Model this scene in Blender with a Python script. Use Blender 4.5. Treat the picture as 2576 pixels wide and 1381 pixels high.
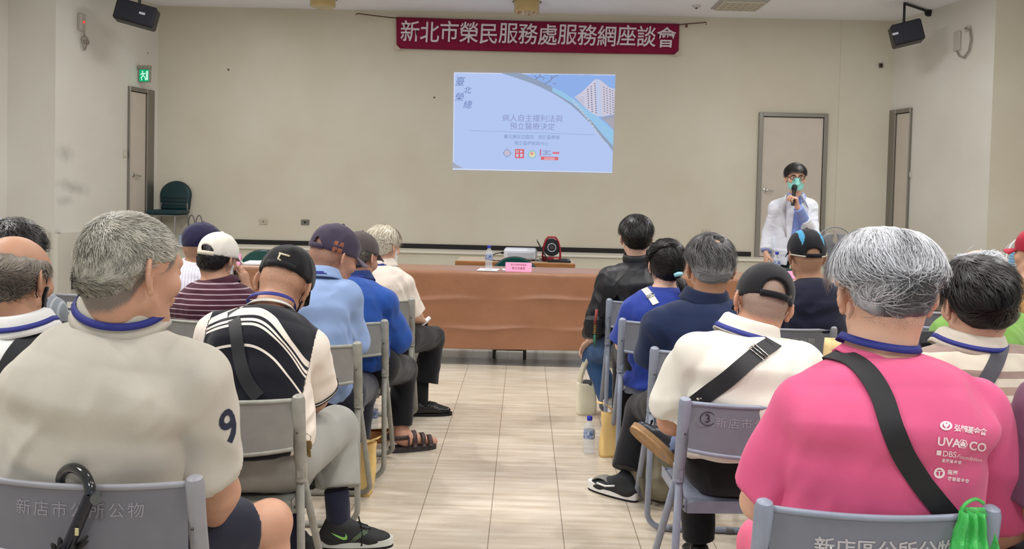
import bpy, math, random
import numpy as np
from mathutils import Vector, Matrix
from mathutils.bvhtree import BVHTree

for o in list(bpy.data.objects): bpy.data.objects.remove(o)
SC = bpy.context.scene
COL = SC.collection
random.seed(7); RNG = np.random.default_rng(7)
W, H, F = 2576.0, 1381.0, 2200.0
rad = math.radians

# ------------------------------------------------------------ camera
CAM_POS = np.array([0.0, 0.0, 1.45])
PITCH, YAW, ROLL = rad(1.8), rad(0.82), rad(1.35)
CX, CY = 1288.0, 542.0
f0 = np.array([-math.sin(YAW)*math.cos(PITCH), math.cos(YAW)*math.cos(PITCH), -math.sin(PITCH)])
r0 = np.array([math.cos(YAW), math.sin(YAW), 0.0])
u0 = np.cross(r0, f0)
c_r = r0*math.cos(ROLL) + u0*math.sin(ROLL)
c_u = u0*math.cos(ROLL) - r0*math.sin(ROLL)
cam = bpy.data.cameras.new('camera'); camo = bpy.data.objects.new('camera', cam); COL.objects.link(camo)
cam.sensor_width = 36.0; cam.lens = F/W*36.0
cam.shift_y = -(H/2 - CY)/W; cam.shift_x = (W/2 - CX)/W
cam.clip_start = 0.05; cam.clip_end = 100
m = Matrix.Identity(4)
for i in range(3):
    m[i][0] = c_r[i]; m[i][1] = c_u[i]; m[i][2] = -f0[i]; m[i][3] = CAM_POS[i]
camo.matrix_world = m
SC.camera = camo

def at(px, py, Y):
    """world point on the plane y=Y that sits at a place measured in the photograph"""
    d = f0 + c_r*((px-CX)/F) + c_u*((CY-py)/F)
    return CAM_POS + d*(Y/d[1])
def atz(px, py, z):
    d = f0 + c_r*((px-CX)/F) + c_u*((CY-py)/F)
    return CAM_POS + d*((z-CAM_POS[2])/d[2])
def proj(p):
    v = np.asarray(p)-CAM_POS; w = v@f0
    return CX+F*(v@c_r)/w, CY-F*(v@c_u)/w

# ------------------------------------------------------------ world, lamps, exposure
SC.view_settings.view_transform = 'Standard'; SC.view_settings.look = 'None'
SC.view_settings.gamma = 1.0; SC.view_settings.exposure = -0.12
SC.view_settings.use_curve_mapping = False
wd = bpy.data.worlds.new('world'); SC.world = wd; wd.use_nodes = True
bg = wd.node_tree.nodes['Background']; bg.inputs[0].default_value = (0.88, 0.95, 1.0, 1); bg.inputs[1].default_value = 0.66

def area_lamp(name, loc, size, power, col=(1, 1, .99), rot=(0, 0, 0), sy=None):
    l = bpy.data.lights.new(name, 'AREA'); l.energy = power; l.color = col; l.size = size
    if sy: l.shape = 'RECTANGLE'; l.size_y = sy
    o = bpy.data.objects.new(name, l); COL.objects.link(o); o.location = loc; o.rotation_euler = rot
    return o
# fluorescent troffers over the audience; the last pair is added to brighten far walls
for i, (x, y, p) in enumerate([(-3.4, 1.2, 62), (3.2, 1.0, 62), (-3.4, 4.4, 58), (3.4, 4.4, 64), (0.3, 2.9, 34),
                               (-3.2, 7.9, 62), (3.2, 7.9, 62), (0.0, 6.3, 45), (0, -1.2, 60), (-3.6, 10.7, 27), (3.6, 10.7, 26)]):
    area_lamp('ceiling_and_fill_lamp', (x, y, 3.98), 0.6, p*1.16)
# small downlights that throw the crisp shadows and the warm pools of light on the aisle
for (x, y, tx, ty, p, cw, ang) in [(-1.6, 5.6, 0.15, 4.7, 90, .74, 34), (2.1, 1.6, -0.1, 3.2, 80, .74, 34), (1.5, 1.45, 1.35, 1.8, 120, .94, 80), (-2.5, 1.5, -1.1, 2.2, 120, .94, 80), (1.7, 3.9, 1.5, 4.0, 110, .94, 80), (-3.1, 4.4, -.4, 4.3, 190, .86, 62)]:
    l = bpy.data.lights.new('spot_lamp', 'SPOT'); l.energy = p; l.color = (1, .5+.5*cw, cw); l.spot_size = rad(ang); l.spot_blend = .6
    l.shadow_soft_size = .05
    o = bpy.data.objects.new('spot_lamp', l); COL.objects.link(o); o.location = (x, y, 3.9)
    o.rotation_euler = (Vector((tx, ty, 0))-Vector((x, y, 3.9))).to_track_quat('-Z', 'Y').to_euler()

# ------------------------------------------------------------ materials
def lin(c):
    return tuple(((v/255.0)/12.92 if v/255.0 <= .04045 else ((v/255.0+.055)/1.055)**2.4) for v in c)
_M = {}
def mat(name, rgb, rough=.6, metal=0.0, var=.0, vscale=8.0, bump=0.0, bscale=60.0, spec=.5, emit=0.0,
        trans=0.0, ior=1.45, sheen=0.0, alpha=1.0, bdist=.01, vcol=None, stretch=None, coat=0.0):
    if name in _M: return _M[name]
    M = bpy.data.materials.new(name); M.use_nodes = True; nt = M.node_tree; b = nt.nodes['Principled BSDF']
    c = lin(rgb)
    b.inputs['Base Color'].default_value = (*c, 1); b.inputs['Roughness'].default_value = rough
    b.inputs['Metallic'].default_value = metal; b.inputs['Specular IOR Level'].default_value = spec
    b.inputs['IOR'].default_value = ior
    if trans: b.inputs['Transmission Weight'].default_value = trans
    if sheen: b.inputs['Sheen Weight'].default_value = sheen; b.inputs['Sheen Roughness'].default_value = .5
    if coat: b.inputs['Coat Weight'].default_value = coat
    if alpha < 1: b.inputs['Alpha'].default_value = alpha
    if emit:
        b.inputs['Emission Color'].default_value = (*c, 1); b.inputs['Emission Strength'].default_value = emit
    tc = nt.nodes.new('ShaderNodeTexCoord'); vec = tc.outputs['Object']
    if stretch:
        mp = nt.nodes.new('ShaderNodeMapping'); mp.inputs['Scale'].default_value = stretch
        nt.links.new(vec, mp.inputs[0]); vec = mp.outputs[0]
    if var:
        n = nt.nodes.new('ShaderNodeTexNoise'); n.inputs['Scale'].default_value = vscale; n.inputs['Detail'].default_value = 5
        nt.links.new(vec, n.inputs['Vector'])
        mx = nt.nodes.new('ShaderNodeMix'); mx.data_type = 'RGBA'
        c2 = lin(vcol) if vcol else tuple(v*(1-var) for v in c)
        c1 = c if vcol else tuple(min(1, v*(1+var*.6)) for v in c)
        mx.inputs['A'].default_value = (*c2, 1); mx.inputs['B'].default_value = (*c1, 1)
        rp = nt.nodes.new('ShaderNodeMapRange'); rp.inputs[1].default_value = .32; rp.inputs[2].default_value = .68
        nt.links.new(n.outputs['Fac'], rp.inputs[0]); nt.links.new(rp.outputs[0], mx.inputs['Factor'])
        nt.links.new(mx.outputs['Result'], b.inputs['Base Color'])
    if bump:
        n = nt.nodes.new('ShaderNodeTexNoise'); n.inputs['Scale'].default_value = bscale; n.inputs['Detail'].default_value = 3
        nt.links.new(vec, n.inputs['Vector'])
        bp = nt.nodes.new('ShaderNodeBump'); bp.inputs['Strength'].default_value = bump; bp.inputs['Distance'].default_value = bdist
        nt.links.new(n.outputs['Fac'], bp.inputs['Height']); nt.links.new(bp.outputs[0], b.inputs['Normal'])
    _M[name] = M
    return M
def fabric(name, rgb, rough=.85, var=.06, bump=.25, **k):
    return mat(name, rgb, rough, var=var, vscale=9, bump=bump, bscale=420, spec=.2, sheen=.15, bdist=.002, **k)
def emis(name, rgb, s=1.0):
    if name in _M: return _M[name]
    M = bpy.data.materials.new(name); M.use_nodes = True; nt = M.node_tree; nt.nodes.clear()
    e = nt.nodes.new('ShaderNodeEmission'); e.inputs[0].default_value = (*lin(rgb), 1); e.inputs[1].default_value = s
    o = nt.nodes.new('ShaderNodeOutputMaterial'); nt.links.new(e.outputs[0], o.inputs[0]); _M[name] = M
    return M
def pattern(name, stops, fract=False, rough=.85, bump=.25, attr='pat', nz=0.0):
    """cloth whose woven colours follow a per-vertex coordinate; stops = [(position, rgb), ...] with hard edges"""
    if name in _M: return _M[name]
    M = bpy.data.materials.new(name); M.use_nodes = True; nt = M.node_tree; b = nt.nodes['Principled BSDF']
    b.inputs['Roughness'].default_value = rough; b.inputs['Specular IOR Level'].default_value = .2
    b.inputs['Sheen Weight'].default_value = .12
    a = nt.nodes.new('ShaderNodeAttribute'); a.attribute_name = attr; v = a.outputs['Fac']
    if fract:
        q = nt.nodes.new('ShaderNodeMath'); q.operation = 'FRACT'; nt.links.new(v, q.inputs[0]); v = q.outputs[0]
    r = nt.nodes.new('ShaderNodeValToRGB'); r.color_ramp.interpolation = 'CONSTANT'
    e = r.color_ramp.elements
    while len(e) < len(stops): e.new(.5)
    for i, (p, c) in enumerate(stops):
        e[i].position = p
    for i, (p, c) in enumerate(stops):
        e[i].color = (*lin(c), 1)
    nt.links.new(v, r.inputs[0]); nt.links.new(r.outputs[0], b.inputs['Base Color'])
    tc = nt.nodes.new('ShaderNodeTexCoord'); n = nt.nodes.new('ShaderNodeTexNoise'); n.inputs['Scale'].default_value = 420
    nt.links.new(tc.outputs['Object'], n.inputs['Vector'])
    bp = nt.nodes.new('ShaderNodeBump'); bp.inputs['Strength'].default_value = bump; bp.inputs['Distance'].default_value = .002
    nt.links.new(n.outputs['Fac'], bp.inputs['Height']); nt.links.new(bp.outputs[0], b.inputs['Normal'])
    _M[name] = M
    return M
def skin(name, rgb, hair=(60, 52, 48), thr=.5):
    """skin with a per-vertex cropped-hair amount ('sh')"""
    if name in _M: return _M[name]
    M = bpy.data.materials.new(name); M.use_nodes = True; nt = M.node_tree; b = nt.nodes['Principled BSDF']
    b.inputs['Roughness'].default_value = .52; b.inputs['Specular IOR Level'].default_value = .35
    b.inputs['Subsurface Weight'].default_value = .05; b.inputs['Subsurface Radius'].default_value = (.012, .005, .003)
    b.inputs['Subsurface Scale'].default_value = .5
    tc = nt.nodes.new('ShaderNodeTexCoord')
    def noise(s, d=3):
        n = nt.nodes.new('ShaderNodeTexNoise'); n.inputs['Scale'].default_value = s; n.inputs['Detail'].default_value = d
        nt.links.new(tc.outputs['Object'], n.inputs['Vector']); return n.outputs['Fac']
    def mixc(f, A, B):
        x = nt.nodes.new('ShaderNodeMix'); x.data_type = 'RGBA'
        for s, v in (('A', A), ('B', B)):
            if isinstance(v, tuple): x.inputs[s].default_value = (*v, 1)
            else: nt.links.new(v, x.inputs[s])
        nt.links.new(f, x.inputs['Factor']); return x.outputs['Result']
    c = lin(rgb)
    base = mixc(noise(14, 4), tuple(v*k for v, k in zip(c, (.90, .83, .80))), tuple(min(1, v*1.12) for v in c))
    a = nt.nodes.new('ShaderNodeAttribute'); a.attribute_name = 'sh'
    sp = nt.nodes.new('ShaderNodeMath'); sp.operation = 'ADD'; nt.links.new(noise(520, 2), sp.inputs[0]); nt.links.new(a.outputs['Fac'], sp.inputs[1])
    mr = nt.nodes.new('ShaderNodeMapRange'); mr.inputs[1].default_value = .75; mr.inputs[2].default_value = 1.25
    nt.links.new(sp.outputs[0], mr.inputs[0])
    nt.links.new(mixc(mr.outputs[0], base, lin(hair)), b.inputs['Base Color'])
    bp = nt.nodes.new('ShaderNodeBump'); bp.inputs['Strength'].default_value = .18; bp.inputs['Distance'].default_value = .002
    nt.links.new(noise(240, 3), bp.inputs['Height']); nt.links.new(bp.outputs[0], b.inputs['Normal'])
    _M[name] = M
    return M
def hairmat(name, dark, light, attr='hr'):
    if name in _M: return _M[name]
    M = bpy.data.materials.new(name); M.use_nodes = True; nt = M.node_tree; b = nt.nodes['Principled BSDF']
    b.inputs['Roughness'].default_value = .42; b.inputs['Specular IOR Level'].default_value = .45
    a = nt.nodes.new('ShaderNodeAttribute'); a.attribute_name = attr
    x = nt.nodes.new('ShaderNodeMix'); x.data_type = 'RGBA'
    x.inputs['A'].default_value = (*lin(dark), 1); x.inputs['B'].default_value = (*lin(light), 1)
    nt.links.new(a.outputs['Fac'], x.inputs['Factor']); nt.links.new(x.outputs['Result'], b.inputs['Base Color'])
    _M[name] = M
    return M
glass_pet = mat('clear_plastic', (226, 234, 242), .06, spec=.6, alpha=.30)

# ------------------------------------------------------------ object helpers
def tag(o, label=None, cat=None, group=None, kind=None):
    if label: o['label'] = label
    if cat: o['category'] = cat
    if group: o['group'] = group
    if kind: o['kind'] = kind
    return o
def thing(name, label, cat, loc=(0, 0, 0), rz=0.0, group=None):
    o = bpy.data.objects.new(name, None); COL.objects.link(o); o.empty_display_size = .1
    o.location = tuple(float(v) for v in loc); o.rotation_euler = (0, 0, rz)
    return tag(o, label, cat, group)
def raw_mesh(name, V, faces, smooth=True, attrs=None):
    """V (n,3); faces: (m,4) or (m,3) array, or list of such arrays"""
    me = bpy.data.meshes.new(name)
    V = np.asarray(V, dtype=np.float32)
    if isinstance(faces, np.ndarray): faces = [faces]
    faces = [np.asarray(f, dtype=np.int32) for f in faces if len(f)]
    me.vertices.add(len(V)); me.vertices.foreach_set('co', V.ravel())
    tot = sum(f.size for f in faces); nf = sum(len(f) for f in faces)
    me.loops.add(tot); me.polygons.add(nf)
    me.loops.foreach_set('vertex_index', np.concatenate([f.ravel() for f in faces]))
    cnt = np.concatenate([np.full(len(f), f.shape[1], np.int32) for f in faces])
    st = np.zeros(nf, np.int32); st[1:] = np.cumsum(cnt)[:-1]
    me.polygons.foreach_set('loop_start', st)
    if smooth is not None: me.polygons.foreach_set('use_smooth', np.full(nf, bool(smooth)))
    if attrs:
        for k, v in attrs.items():
            a = me.attributes.new(k, 'FLOAT', 'POINT'); a.data.foreach_set('value', np.asarray(v, np.float32))
    me.update(calc_edges=True); me.validate()
    return me
def link(name, me, material, parent=None, loc=None):
    o = bpy.data.objects.new(name, me); COL.objects.link(o)
    if material is not None:
        me.materials.clear(); me.materials.append(material)
    if parent is not None: o.parent = parent
    if loc is not None: o.location = tuple(float(v) for v in loc)
    return o
class MB:
    """collects shapes (lists of verts and faces), then links them as ONE mesh object"""
    def __init__(s): s.v = []; s.f = []; s.n = 0
    def add(s, V, Fs):
        V = [tuple(float(q) for q in p) for p in V]
        s.v += V; s.f += [tuple(int(i)+s.n for i in f) for f in Fs]; s.n += len(V); return s
    def box(s, c, d, bev=0.0, R=None):
        x, y, z = [q/2 for q in d]
        b = min(bev, x*.95, y*.95, z*.95)
        if b <= 0:
            V = [(sx*x, sy*y, sz*z) for sx in (-1, 1) for sy in (-1, 1) for sz in (-1, 1)]
            Fs = [(0, 1, 3, 2), (4, 6, 7, 5), (0, 4, 5, 1), (2, 3, 7, 6), (0, 2, 6, 4), (1, 5, 7, 3)]
        else:
            V = []; 
            for sx in (-1, 1):
                for sy in (-1, 1):
                    for sz in (-1, 1):
                        V += [(sx*x, sy*(y-b), sz*(z-b)), (sx*(x-b), sy*y, sz*(z-b)), (sx*(x-b), sy*(y-b), sz*z)]
            ix = lambda a, bb, cc, k: ((a*2+bb)*2+cc)*3+k
            Fs = []
            for a in (0, 1):
                q = [ix(a, 0, 0, 0), ix(a, 1, 0, 0), ix(a, 1, 1, 0), ix(a, 0, 1, 0)]; Fs.append(q if a else q[::-1])
                q = [ix(0, a, 0, 1), ix(0, a, 1, 1), ix(1, a, 1, 1), ix(1, a, 0, 1)]; Fs.append(q if a else q[::-1])
                q = [ix(0, 0, a, 2), ix(1, 0, a, 2), ix(1, 1, a, 2), ix(0, 1, a, 2)]; Fs.append(q if a else q[::-1])
            for a in (0, 1):
                for c2 in (0, 1):
                    Fs.append((ix(a, c2, 0, 0), ix(a, c2, 1, 0), ix(a, c2, 1, 1), ix(a, c2, 0, 1)))
                    Fs.append((ix(a, 0, c2, 0), ix(a, 1, c2, 0), ix(a, 1, c2, 2), ix(a, 0, c2, 2)))
                    Fs.append((ix(0, a, c2, 1), ix(1, a, c2, 1), ix(1, a, c2, 2), ix(0, a, c2, 2)))
            for a in (0, 1):
                for bb in (0, 1):
                    for cc in (0, 1): Fs.append((ix(a, bb, cc, 0), ix(a, bb, cc, 1), ix(a, bb, cc, 2)))
        V = np.array(V)
        if R is not None: V = V@np.asarray(R).T
        return s.add(V+np.asarray(c), Fs)
    def tube(s, pts, r, n=10, caps=True, squash=None, closed=False):
        P = np.array(pts, float); m = len(P)
        rr = np.full(m, r) if np.isscalar(r) else np.array(r)
        T = np.zeros_like(P)
        for i in range(m):
            a = P[(i-1) % m] if (closed or i) else P[0]; b = P[(i+1) % m] if (closed or i < m-1) else P[-1]
            T[i] = (b-a)/max(1e-9, np.linalg.norm(b-a))
        up = np.array([0, 0, 1.0]) if abs(T[0][2]) < .9 else np.array([1.0, 0, 0])
        x = np.cross(up, T[0]); x /= np.linalg.norm(x)
        V = []
        for i in range(m):
            x = x-T[i]*(x@T[i]); x /= max(1e-9, np.linalg.norm(x)); y = np.cross(T[i], x)
            for k in range(n):
                a = 2*math.pi*k/n
                sq = squash or (1, 1)
                V.append(P[i]+rr[i]*(x*math.cos(a)*sq[0]+y*math.sin(a)*sq[1]))
        Fs = []
        for i in range(m if closed else m-1):
            j = (i+1) % m
            for k in range(n):
                l = (k+1) % n; Fs.append((i*n+k, i*n+l, j*n+l, j*n+k))
        if caps and not closed: Fs += [tuple(range(n))[::-1], tuple(range((m-1)*n, m*n))]
        return s.add(V, Fs)
    def lathe(s, prof, c=(0, 0, 0), n=24, R=None, caps=True):
        """prof: [(radius, z)...]"""
        V = []; m = len(prof)
        for (r, z) in prof:
            for k in range(n):
                a = 2*math.pi*k/n; V.append((r*math.cos(a), r*math.sin(a), z))
        Fs = [(i*n+k, i*n+(k+1) % n, (i+1)*n+(k+1) % n, (i+1)*n+k) for i in range(m-1) for k in range(n)]
        if caps: Fs += [tuple(range(n))[::-1], tuple(range((m-1)*n, m*n))]
        V = np.array(V)
        if R is not None: V = V@np.asarray(R).T
        return s.add(V+np.asarray(c), Fs)
    def prism(s, poly, h, c=(0, 0, 0), R=None):
        """poly in local xy extruded from z=0 to z=h"""
        n = len(poly)
        V = np.array([(x, y, 0) for x, y in poly]+[(x, y, h) for x, y in poly])
        Fs = [tuple(range(n))[::-1], tuple(range(n, 2*n))]+[(i, (i+1) % n, n+(i+1) % n, n+i) for i in range(n)]
        if R is not None: V = V@np.asarray(R).T
        return s.add(V+np.asarray(c), Fs)
    def grid(s, fn, nu, nv):
        V = [fn(i/nu, j/nv) for i in range(nu+1) for j in range(nv+1)]
        Fs = [(i*(nv+1)+j, (i+1)*(nv+1)+j, (i+1)*(nv+1)+j+1, i*(nv+1)+j+1) for i in range(nu) for j in range(nv)]
        return s.add(V, Fs)
    def slab(s, fn, nu, nv, th):
        """a sheet fn(u,v) given thickness th along its own normal (closed)"""
        G = np.array([[fn(i/nu, j/nv) for j in range(nv+1)] for i in range(nu+1)], float)
        du = np.gradient(G, axis=0); dv = np.gradient(G, axis=1); N = np.cross(du, dv)
        N /= np.maximum(1e-9, np.linalg.norm(N, axis=2, keepdims=True))
        A = (G+N*th/2).reshape(-1, 3); B = (G-N*th/2).reshape(-1, 3); k = len(A); w = nv+1
        Fs = []
        for i in range(nu):
            for j in range(nv):
                q = (i*w+j, (i+1)*w+j, (i+1)*w+j+1, i*w+j+1); Fs += [q, tuple(t+k for t in q[::-1])]
        for i in range(nu):
            for j in (0, nv):
                a, b = i*w+j, (i+1)*w+j; Fs.append((a, a+k, b+k, b) if j == 0 else (a, b, b+k, a+k))
        for j in range(nv):
            for i in (0, nu):
                a, b = i*w+j, i*w+j+1; Fs.append((a, b, b+k, a+k) if i == 0 else (a, a+k, b+k, b))
        return s.add(np.vstack([A, B]), Fs)
    def build(s, name, material, parent=None, smooth=None, loc=None):
        me = bpy.data.meshes.new(name); me.from_pydata(s.v, [], s.f); me.update()
        if smooth:
            me.polygons.foreach_set('use_smooth', np.ones(len(me.polygons), bool))
            if smooth != 'all':
                try: me.set_sharp_from_angle(angle=rad(40))
                except Exception: pass
        return link(name, me, material, parent, loc)
def copy_tree(o, parent=None):
    c = o.copy(); COL.objects.link(c)
    if parent is not None: c.parent = parent
    for ch in list(o.children): copy_tree(ch, c)
    return c
def arc(c, r, a0, a1, n, ax=0, ay=2):
    out = []
    for i in range(n+1):
        a = a0+(a1-a0)*i/n; p = list(c); p[ax] += r*math.cos(a); p[ay] += r*math.sin(a); out.append(tuple(p))
    return out
def text_mesh(body, size, offset=0.0, extrude=.0, align='CENTER', shear=0.0, spacing=1.0, sub=0):
    cu = bpy.data.curves.new('lettering', 'FONT'); cu.body = body; cu.size = size; cu.offset = offset; cu.extrude = extrude
    cu.align_x = align; cu.align_y = 'CENTER'; cu.shear = shear; cu.space_character = spacing; cu.resolution_u = 3
    o = bpy.data.objects.new('lettering', cu); COL.objects.link(o)
    dg = bpy.context.evaluated_depsgraph_get(); dg.update()
    me = bpy.data.meshes.new_from_object(o.evaluated_get(dg))
    bpy.data.objects.remove(o); bpy.data.curves.remove(cu)
    if sub:
        import bmesh
        bm = bmesh.new(); bm.from_mesh(me)
        bmesh.ops.subdivide_edges(bm, edges=bm.edges[:], cuts=sub); bm.to_mesh(me); bm.free()
    return me
def map_mesh(me, fn):
    n = len(me.vertices); c = np.zeros(n*3, np.float32); me.vertices.foreach_get('co', c); c = c.reshape(-1, 3)
    me.vertices.foreach_set('co', np.asarray(fn(c), np.float32).ravel()); me.update(); return me
def lettering(body, size, material, parent, fn, name='lettering', **k):
    me = text_mesh(body, size, **k); map_mesh(me, fn); return link(name, me, material, parent)
def ribbon(P, N, w, th=.002, widths=None):
    """flat strap along path P with surface normals N -> (verts, faces)"""
    P = np.asarray(P, float); N = np.asarray(N, float); T = np.gradient(P, axis=0); S = np.cross(T, N)
    S /= np.maximum(1e-9, np.linalg.norm(S, axis=1, keepdims=True))
    ww = np.full(len(P), w) if widths is None else np.asarray(widths)
    a = P+S*ww[:, None]/2; b = P-S*ww[:, None]/2
    V = np.stack([a+N*th, b+N*th, b, a], 1).reshape(-1, 3); m = len(P); Fs = []
    for i in range(m-1):
        for k in range(4):
            l = (k+1) % 4; Fs.append((i*4+k, (i+1)*4+k, (i+1)*4+l, i*4+l))
    Fs += [(3, 2, 1, 0), (m*4-4, m*4-3, m*4-2, m*4-1)]
    return V, Fs
# ------------------------------------------------------------ implicit surfaces: smooth unions of tapered limbs, polygonised
f32 = np.float32
def A3(*v): return np.array(v if len(v) > 1 else v[0], f32)
def rc(a, b, r1, r2=None):
    a = A3(a); b = A3(b); r2 = r1 if r2 is None else r2; ba = b-a; L = max(1e-12, float(ba@ba))
    def f(p):
        q = p-a; t = np.clip((q@ba)/L, 0, 1)
        q = q-t[:, None]*ba
        return np.sqrt(np.einsum('ij,ij->i', q, q))-(r1+(r2-r1)*t)
    return f
def ec(a, b, ra, rb, xa, cap=None):
    """tapered limb with elliptical sections; xa = direction of the first half-width"""
    a = A3(a); b = A3(b); ba = b-a; ln = float(np.linalg.norm(ba)); z = ba/ln
    x = A3(xa); x = x-z*(x@z); x = x/np.linalg.norm(x); y = np.cross(z, x)
    ca = cap or min(ra); cb = cap or min(rb)
    def f(p):
        q = p-a; t = (q@z)/ln; tc = np.clip(t, 0, 1); w = (t-tc)*ln
        u = (q@x)/(ra[0]+(rb[0]-ra[0])*tc); v = (q@y)/(ra[1]+(rb[1]-ra[1])*tc); w = w/(ca+(cb-ca)*tc)
        k = np.sqrt(u*u+v*v+w*w)
        return (k-1)*(min(ra)+(min(rb)-min(ra))*tc)
    return f
def el(c, r, R=None):
    c = A3(c); r = A3(r); R = None if R is None else np.asarray(R, f32)
    def f(p):
        q = p-c
        if R is not None: q = q@R          # columns of R are the ellipsoid's axes
        k0 = np.sqrt(np.einsum('ij,ij->i', q/r, q/r)); s = q/(r*r); k1 = np.sqrt(np.einsum('ij,ij->i', s, s))
        return k0*(k0-1)/np.maximum(k1, 1e-6)
    return f
def cut(f, o, n):
    """f kept only behind the plane through o with outward normal n"""
    o = A3(o); n = A3(n); n = n/np.linalg.norm(n)
    return lambda p: np.maximum(f(p), (p-o)@n)
def both(*fs):
    def f(p):
        d = fs[0](p)
        for g in fs[1:]: d = np.maximum(d, g(p))
        return d
    return f
def ev(prims, p):
    d = np.full(len(p), 9.0, f32)
    for op, f, k in prims:
        e = f(p)
        if op == 'u':
            if k > 0:
                h = np.clip(.5+.5*(d-e)/k, 0, 1); d = d+(e-d)*h-k*h*(1-h)
            else: d = np.minimum(d, e)
        else:
            e = -e if op == 's' else e
            if k > 0:
                h = np.clip(.5-.5*(d-e)/k, 0, 1); d = d+(e-d)*h+k*h*(1-h)
            else: d = np.maximum(d, e)
    return d
def nets(prims, lo, hi, h, smooth=2):
    B = 8; lo = np.asarray(lo, float); hi = np.asarray(hi, float)
    nb = np.ceil((hi-lo)/(h*B)).astype(int)+1
    ii = np.stack(np.meshgrid(*[np.arange(k) for k in nb], indexing='ij'), -1).reshape(-1, 3)
    cen = (lo+(ii+.5)*B*h).astype(f32)
    R = h*B*.5*math.sqrt(3)
    d = ev(prims, cen); ii = ii[np.abs(d) < R*1.8+.006]
    off = np.stack(np.meshgrid(*[np.arange(B+1)]*3, indexing='ij'), -1).reshape(-1, 3)
    V = np.empty((len(ii), (B+1)**3), f32)
    sb = ii//3; key = (sb[:, 0]*4096+sb[:, 1])*4096+sb[:, 2]
    for k in np.unique(key):
        m = np.nonzero(key == k)[0]
        c = (lo+(sb[m[0]]*3+1.5)*B*h).astype(f32)[None]; RR = 3*R*1.3
        dd = float(ev(prims, c)[0]); keep = []
        for pr in prims:
            e = float(pr[1](c)[0])
            if pr[0] == 'u' and e-RR < max(dd, -RR)+RR+pr[2]*2 and e < RR*2.2+pr[2]: keep.append(pr)
            elif pr[0] == 's' and e < RR+pr[2]*2: keep.append(pr)
            elif pr[0] == 'i': keep.append(pr)
        P = (lo+(ii[m][:, None, :]*B+off[None])*h).astype(f32).reshape(-1, 3)
        V[m] = ev(keep, P).reshape(len(m), -1)
    n = B+1; V = V.reshape(-1, n, n, n)
    V[V == 0] = 1e-7
    ins = V < 0
    cs = [(a, b, c) for a in (0, 1) for b in (0, 1) for c in (0, 1)]
    cnt = sum(ins[:, a:a+B, b:b+B, c:c+B].astype(np.int8) for a, b, c in cs)
    act = np.argwhere((cnt > 0) & (cnt < 8))
    bi, cx, cy, cz = act.T
    val = np.stack([V[bi, cx+a, cy+b, cz+c] for a, b, c in cs], 1)
    acc = np.zeros((len(act), 3)); num = np.zeros(len(act))
    for i in range(8):
        for j in range(i+1, 8):
            dlt = np.array(cs[j])-np.array(cs[i])
            if np.abs(dlt).sum() != 1: continue
            x = (val[:, i] < 0) != (val[:, j] < 0)
            t = np.where(x, val[:, i]/(val[:, i]-val[:, j]+1e-20), 0)
            acc += np.where(x[:, None], np.array(cs[i])+t[:, None]*dlt, 0); num += x
    g = ii[bi]*B+np.stack([cx, cy, cz], 1)
    pos = lo+(g+acc/num[:, None])*h
    big = (nb*B+8).astype(np.int64)
    cid = ((g[:, 0]+1)*big[1]+(g[:, 1]+1))*big[2]+(g[:, 2]+1)
    o = np.argsort(cid); cs_ = cid[o]; pos = pos[o]
    quads = []
    for ax in range(3):
        s0 = ins[:, :B, :B, :B]
        s1 = ins[:, 1:, :B, :B] if ax == 0 else (ins[:, :B, 1:, :B] if ax == 1 else ins[:, :B, :B, 1:])
        e = np.argwhere(s0 != s1); flip = s0[tuple(e.T)]
        gg = ii[e[:, 0]]*B+e[:, 1:]
        a1, a2 = (ax+1) % 3, (ax+2) % 3; q = []
        for (u, v) in ((-1, -1), (0, -1), (0, 0), (-1, 0)):
            c = gg.copy(); c[:, a1] += u; c[:, a2] += v
            q.append(((c[:, 0]+1)*big[1]+(c[:, 1]+1))*big[2]+(c[:, 2]+1))
        q = np.stack(q, 1); idx = np.minimum(np.searchsorted(cs_, q), len(cs_)-1)
        ok = (cs_[idx] == q).all(1); idx = idx[ok]; fl = flip[ok]
        idx[~fl] = idx[~fl][:, ::-1]; quads.append(idx)
    Q = np.concatenate(quads)
    if smooth:
        E = np.concatenate([Q[:, [0, 1]], Q[:, [1, 2]], Q[:, [2, 3]], Q[:, [3, 0]]]); nv = len(pos)
        src = np.concatenate([E[:, 0], E[:, 1]]); dst = np.concatenate([E[:, 1], E[:, 0]])
        deg = np.maximum(1, np.bincount(src, minlength=nv))
        for it in range(smooth):
            for lam in (.55, -.5):
                av = np.stack([np.bincount(src, pos[dst, c], nv) for c in range(3)], 1)/deg[:, None]
                pos = pos+lam*(av-pos)
    return pos, Q
def largest(V, Q):
    lab = np.arange(len(V))
    for _ in range(400):
        m = lab[Q].min(1); old = lab.copy()
        for k in range(4): np.minimum.at(lab, Q[:, k], m)
        lab = lab[lab]
        if (lab == old).all(): break
    u, cnt = np.unique(lab, return_counts=True); keep = lab == u[cnt.argmax()]
    mp = np.cumsum(keep)-1; Q = Q[keep[Q].all(1)]
    return V[keep], mp[Q]
def vnormals(V, Q):
    n = np.cross(V[Q[:, 2]]-V[Q[:, 0]], V[Q[:, 3]]-V[Q[:, 1]]); N = np.zeros_like(V)
    for k in range(4):
        for c in range(3): N[:, c] += np.bincount(Q[:, k], n[:, c], len(V))
    return N/np.maximum(1e-12, np.linalg.norm(N, axis=1, keepdims=True))
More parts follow.
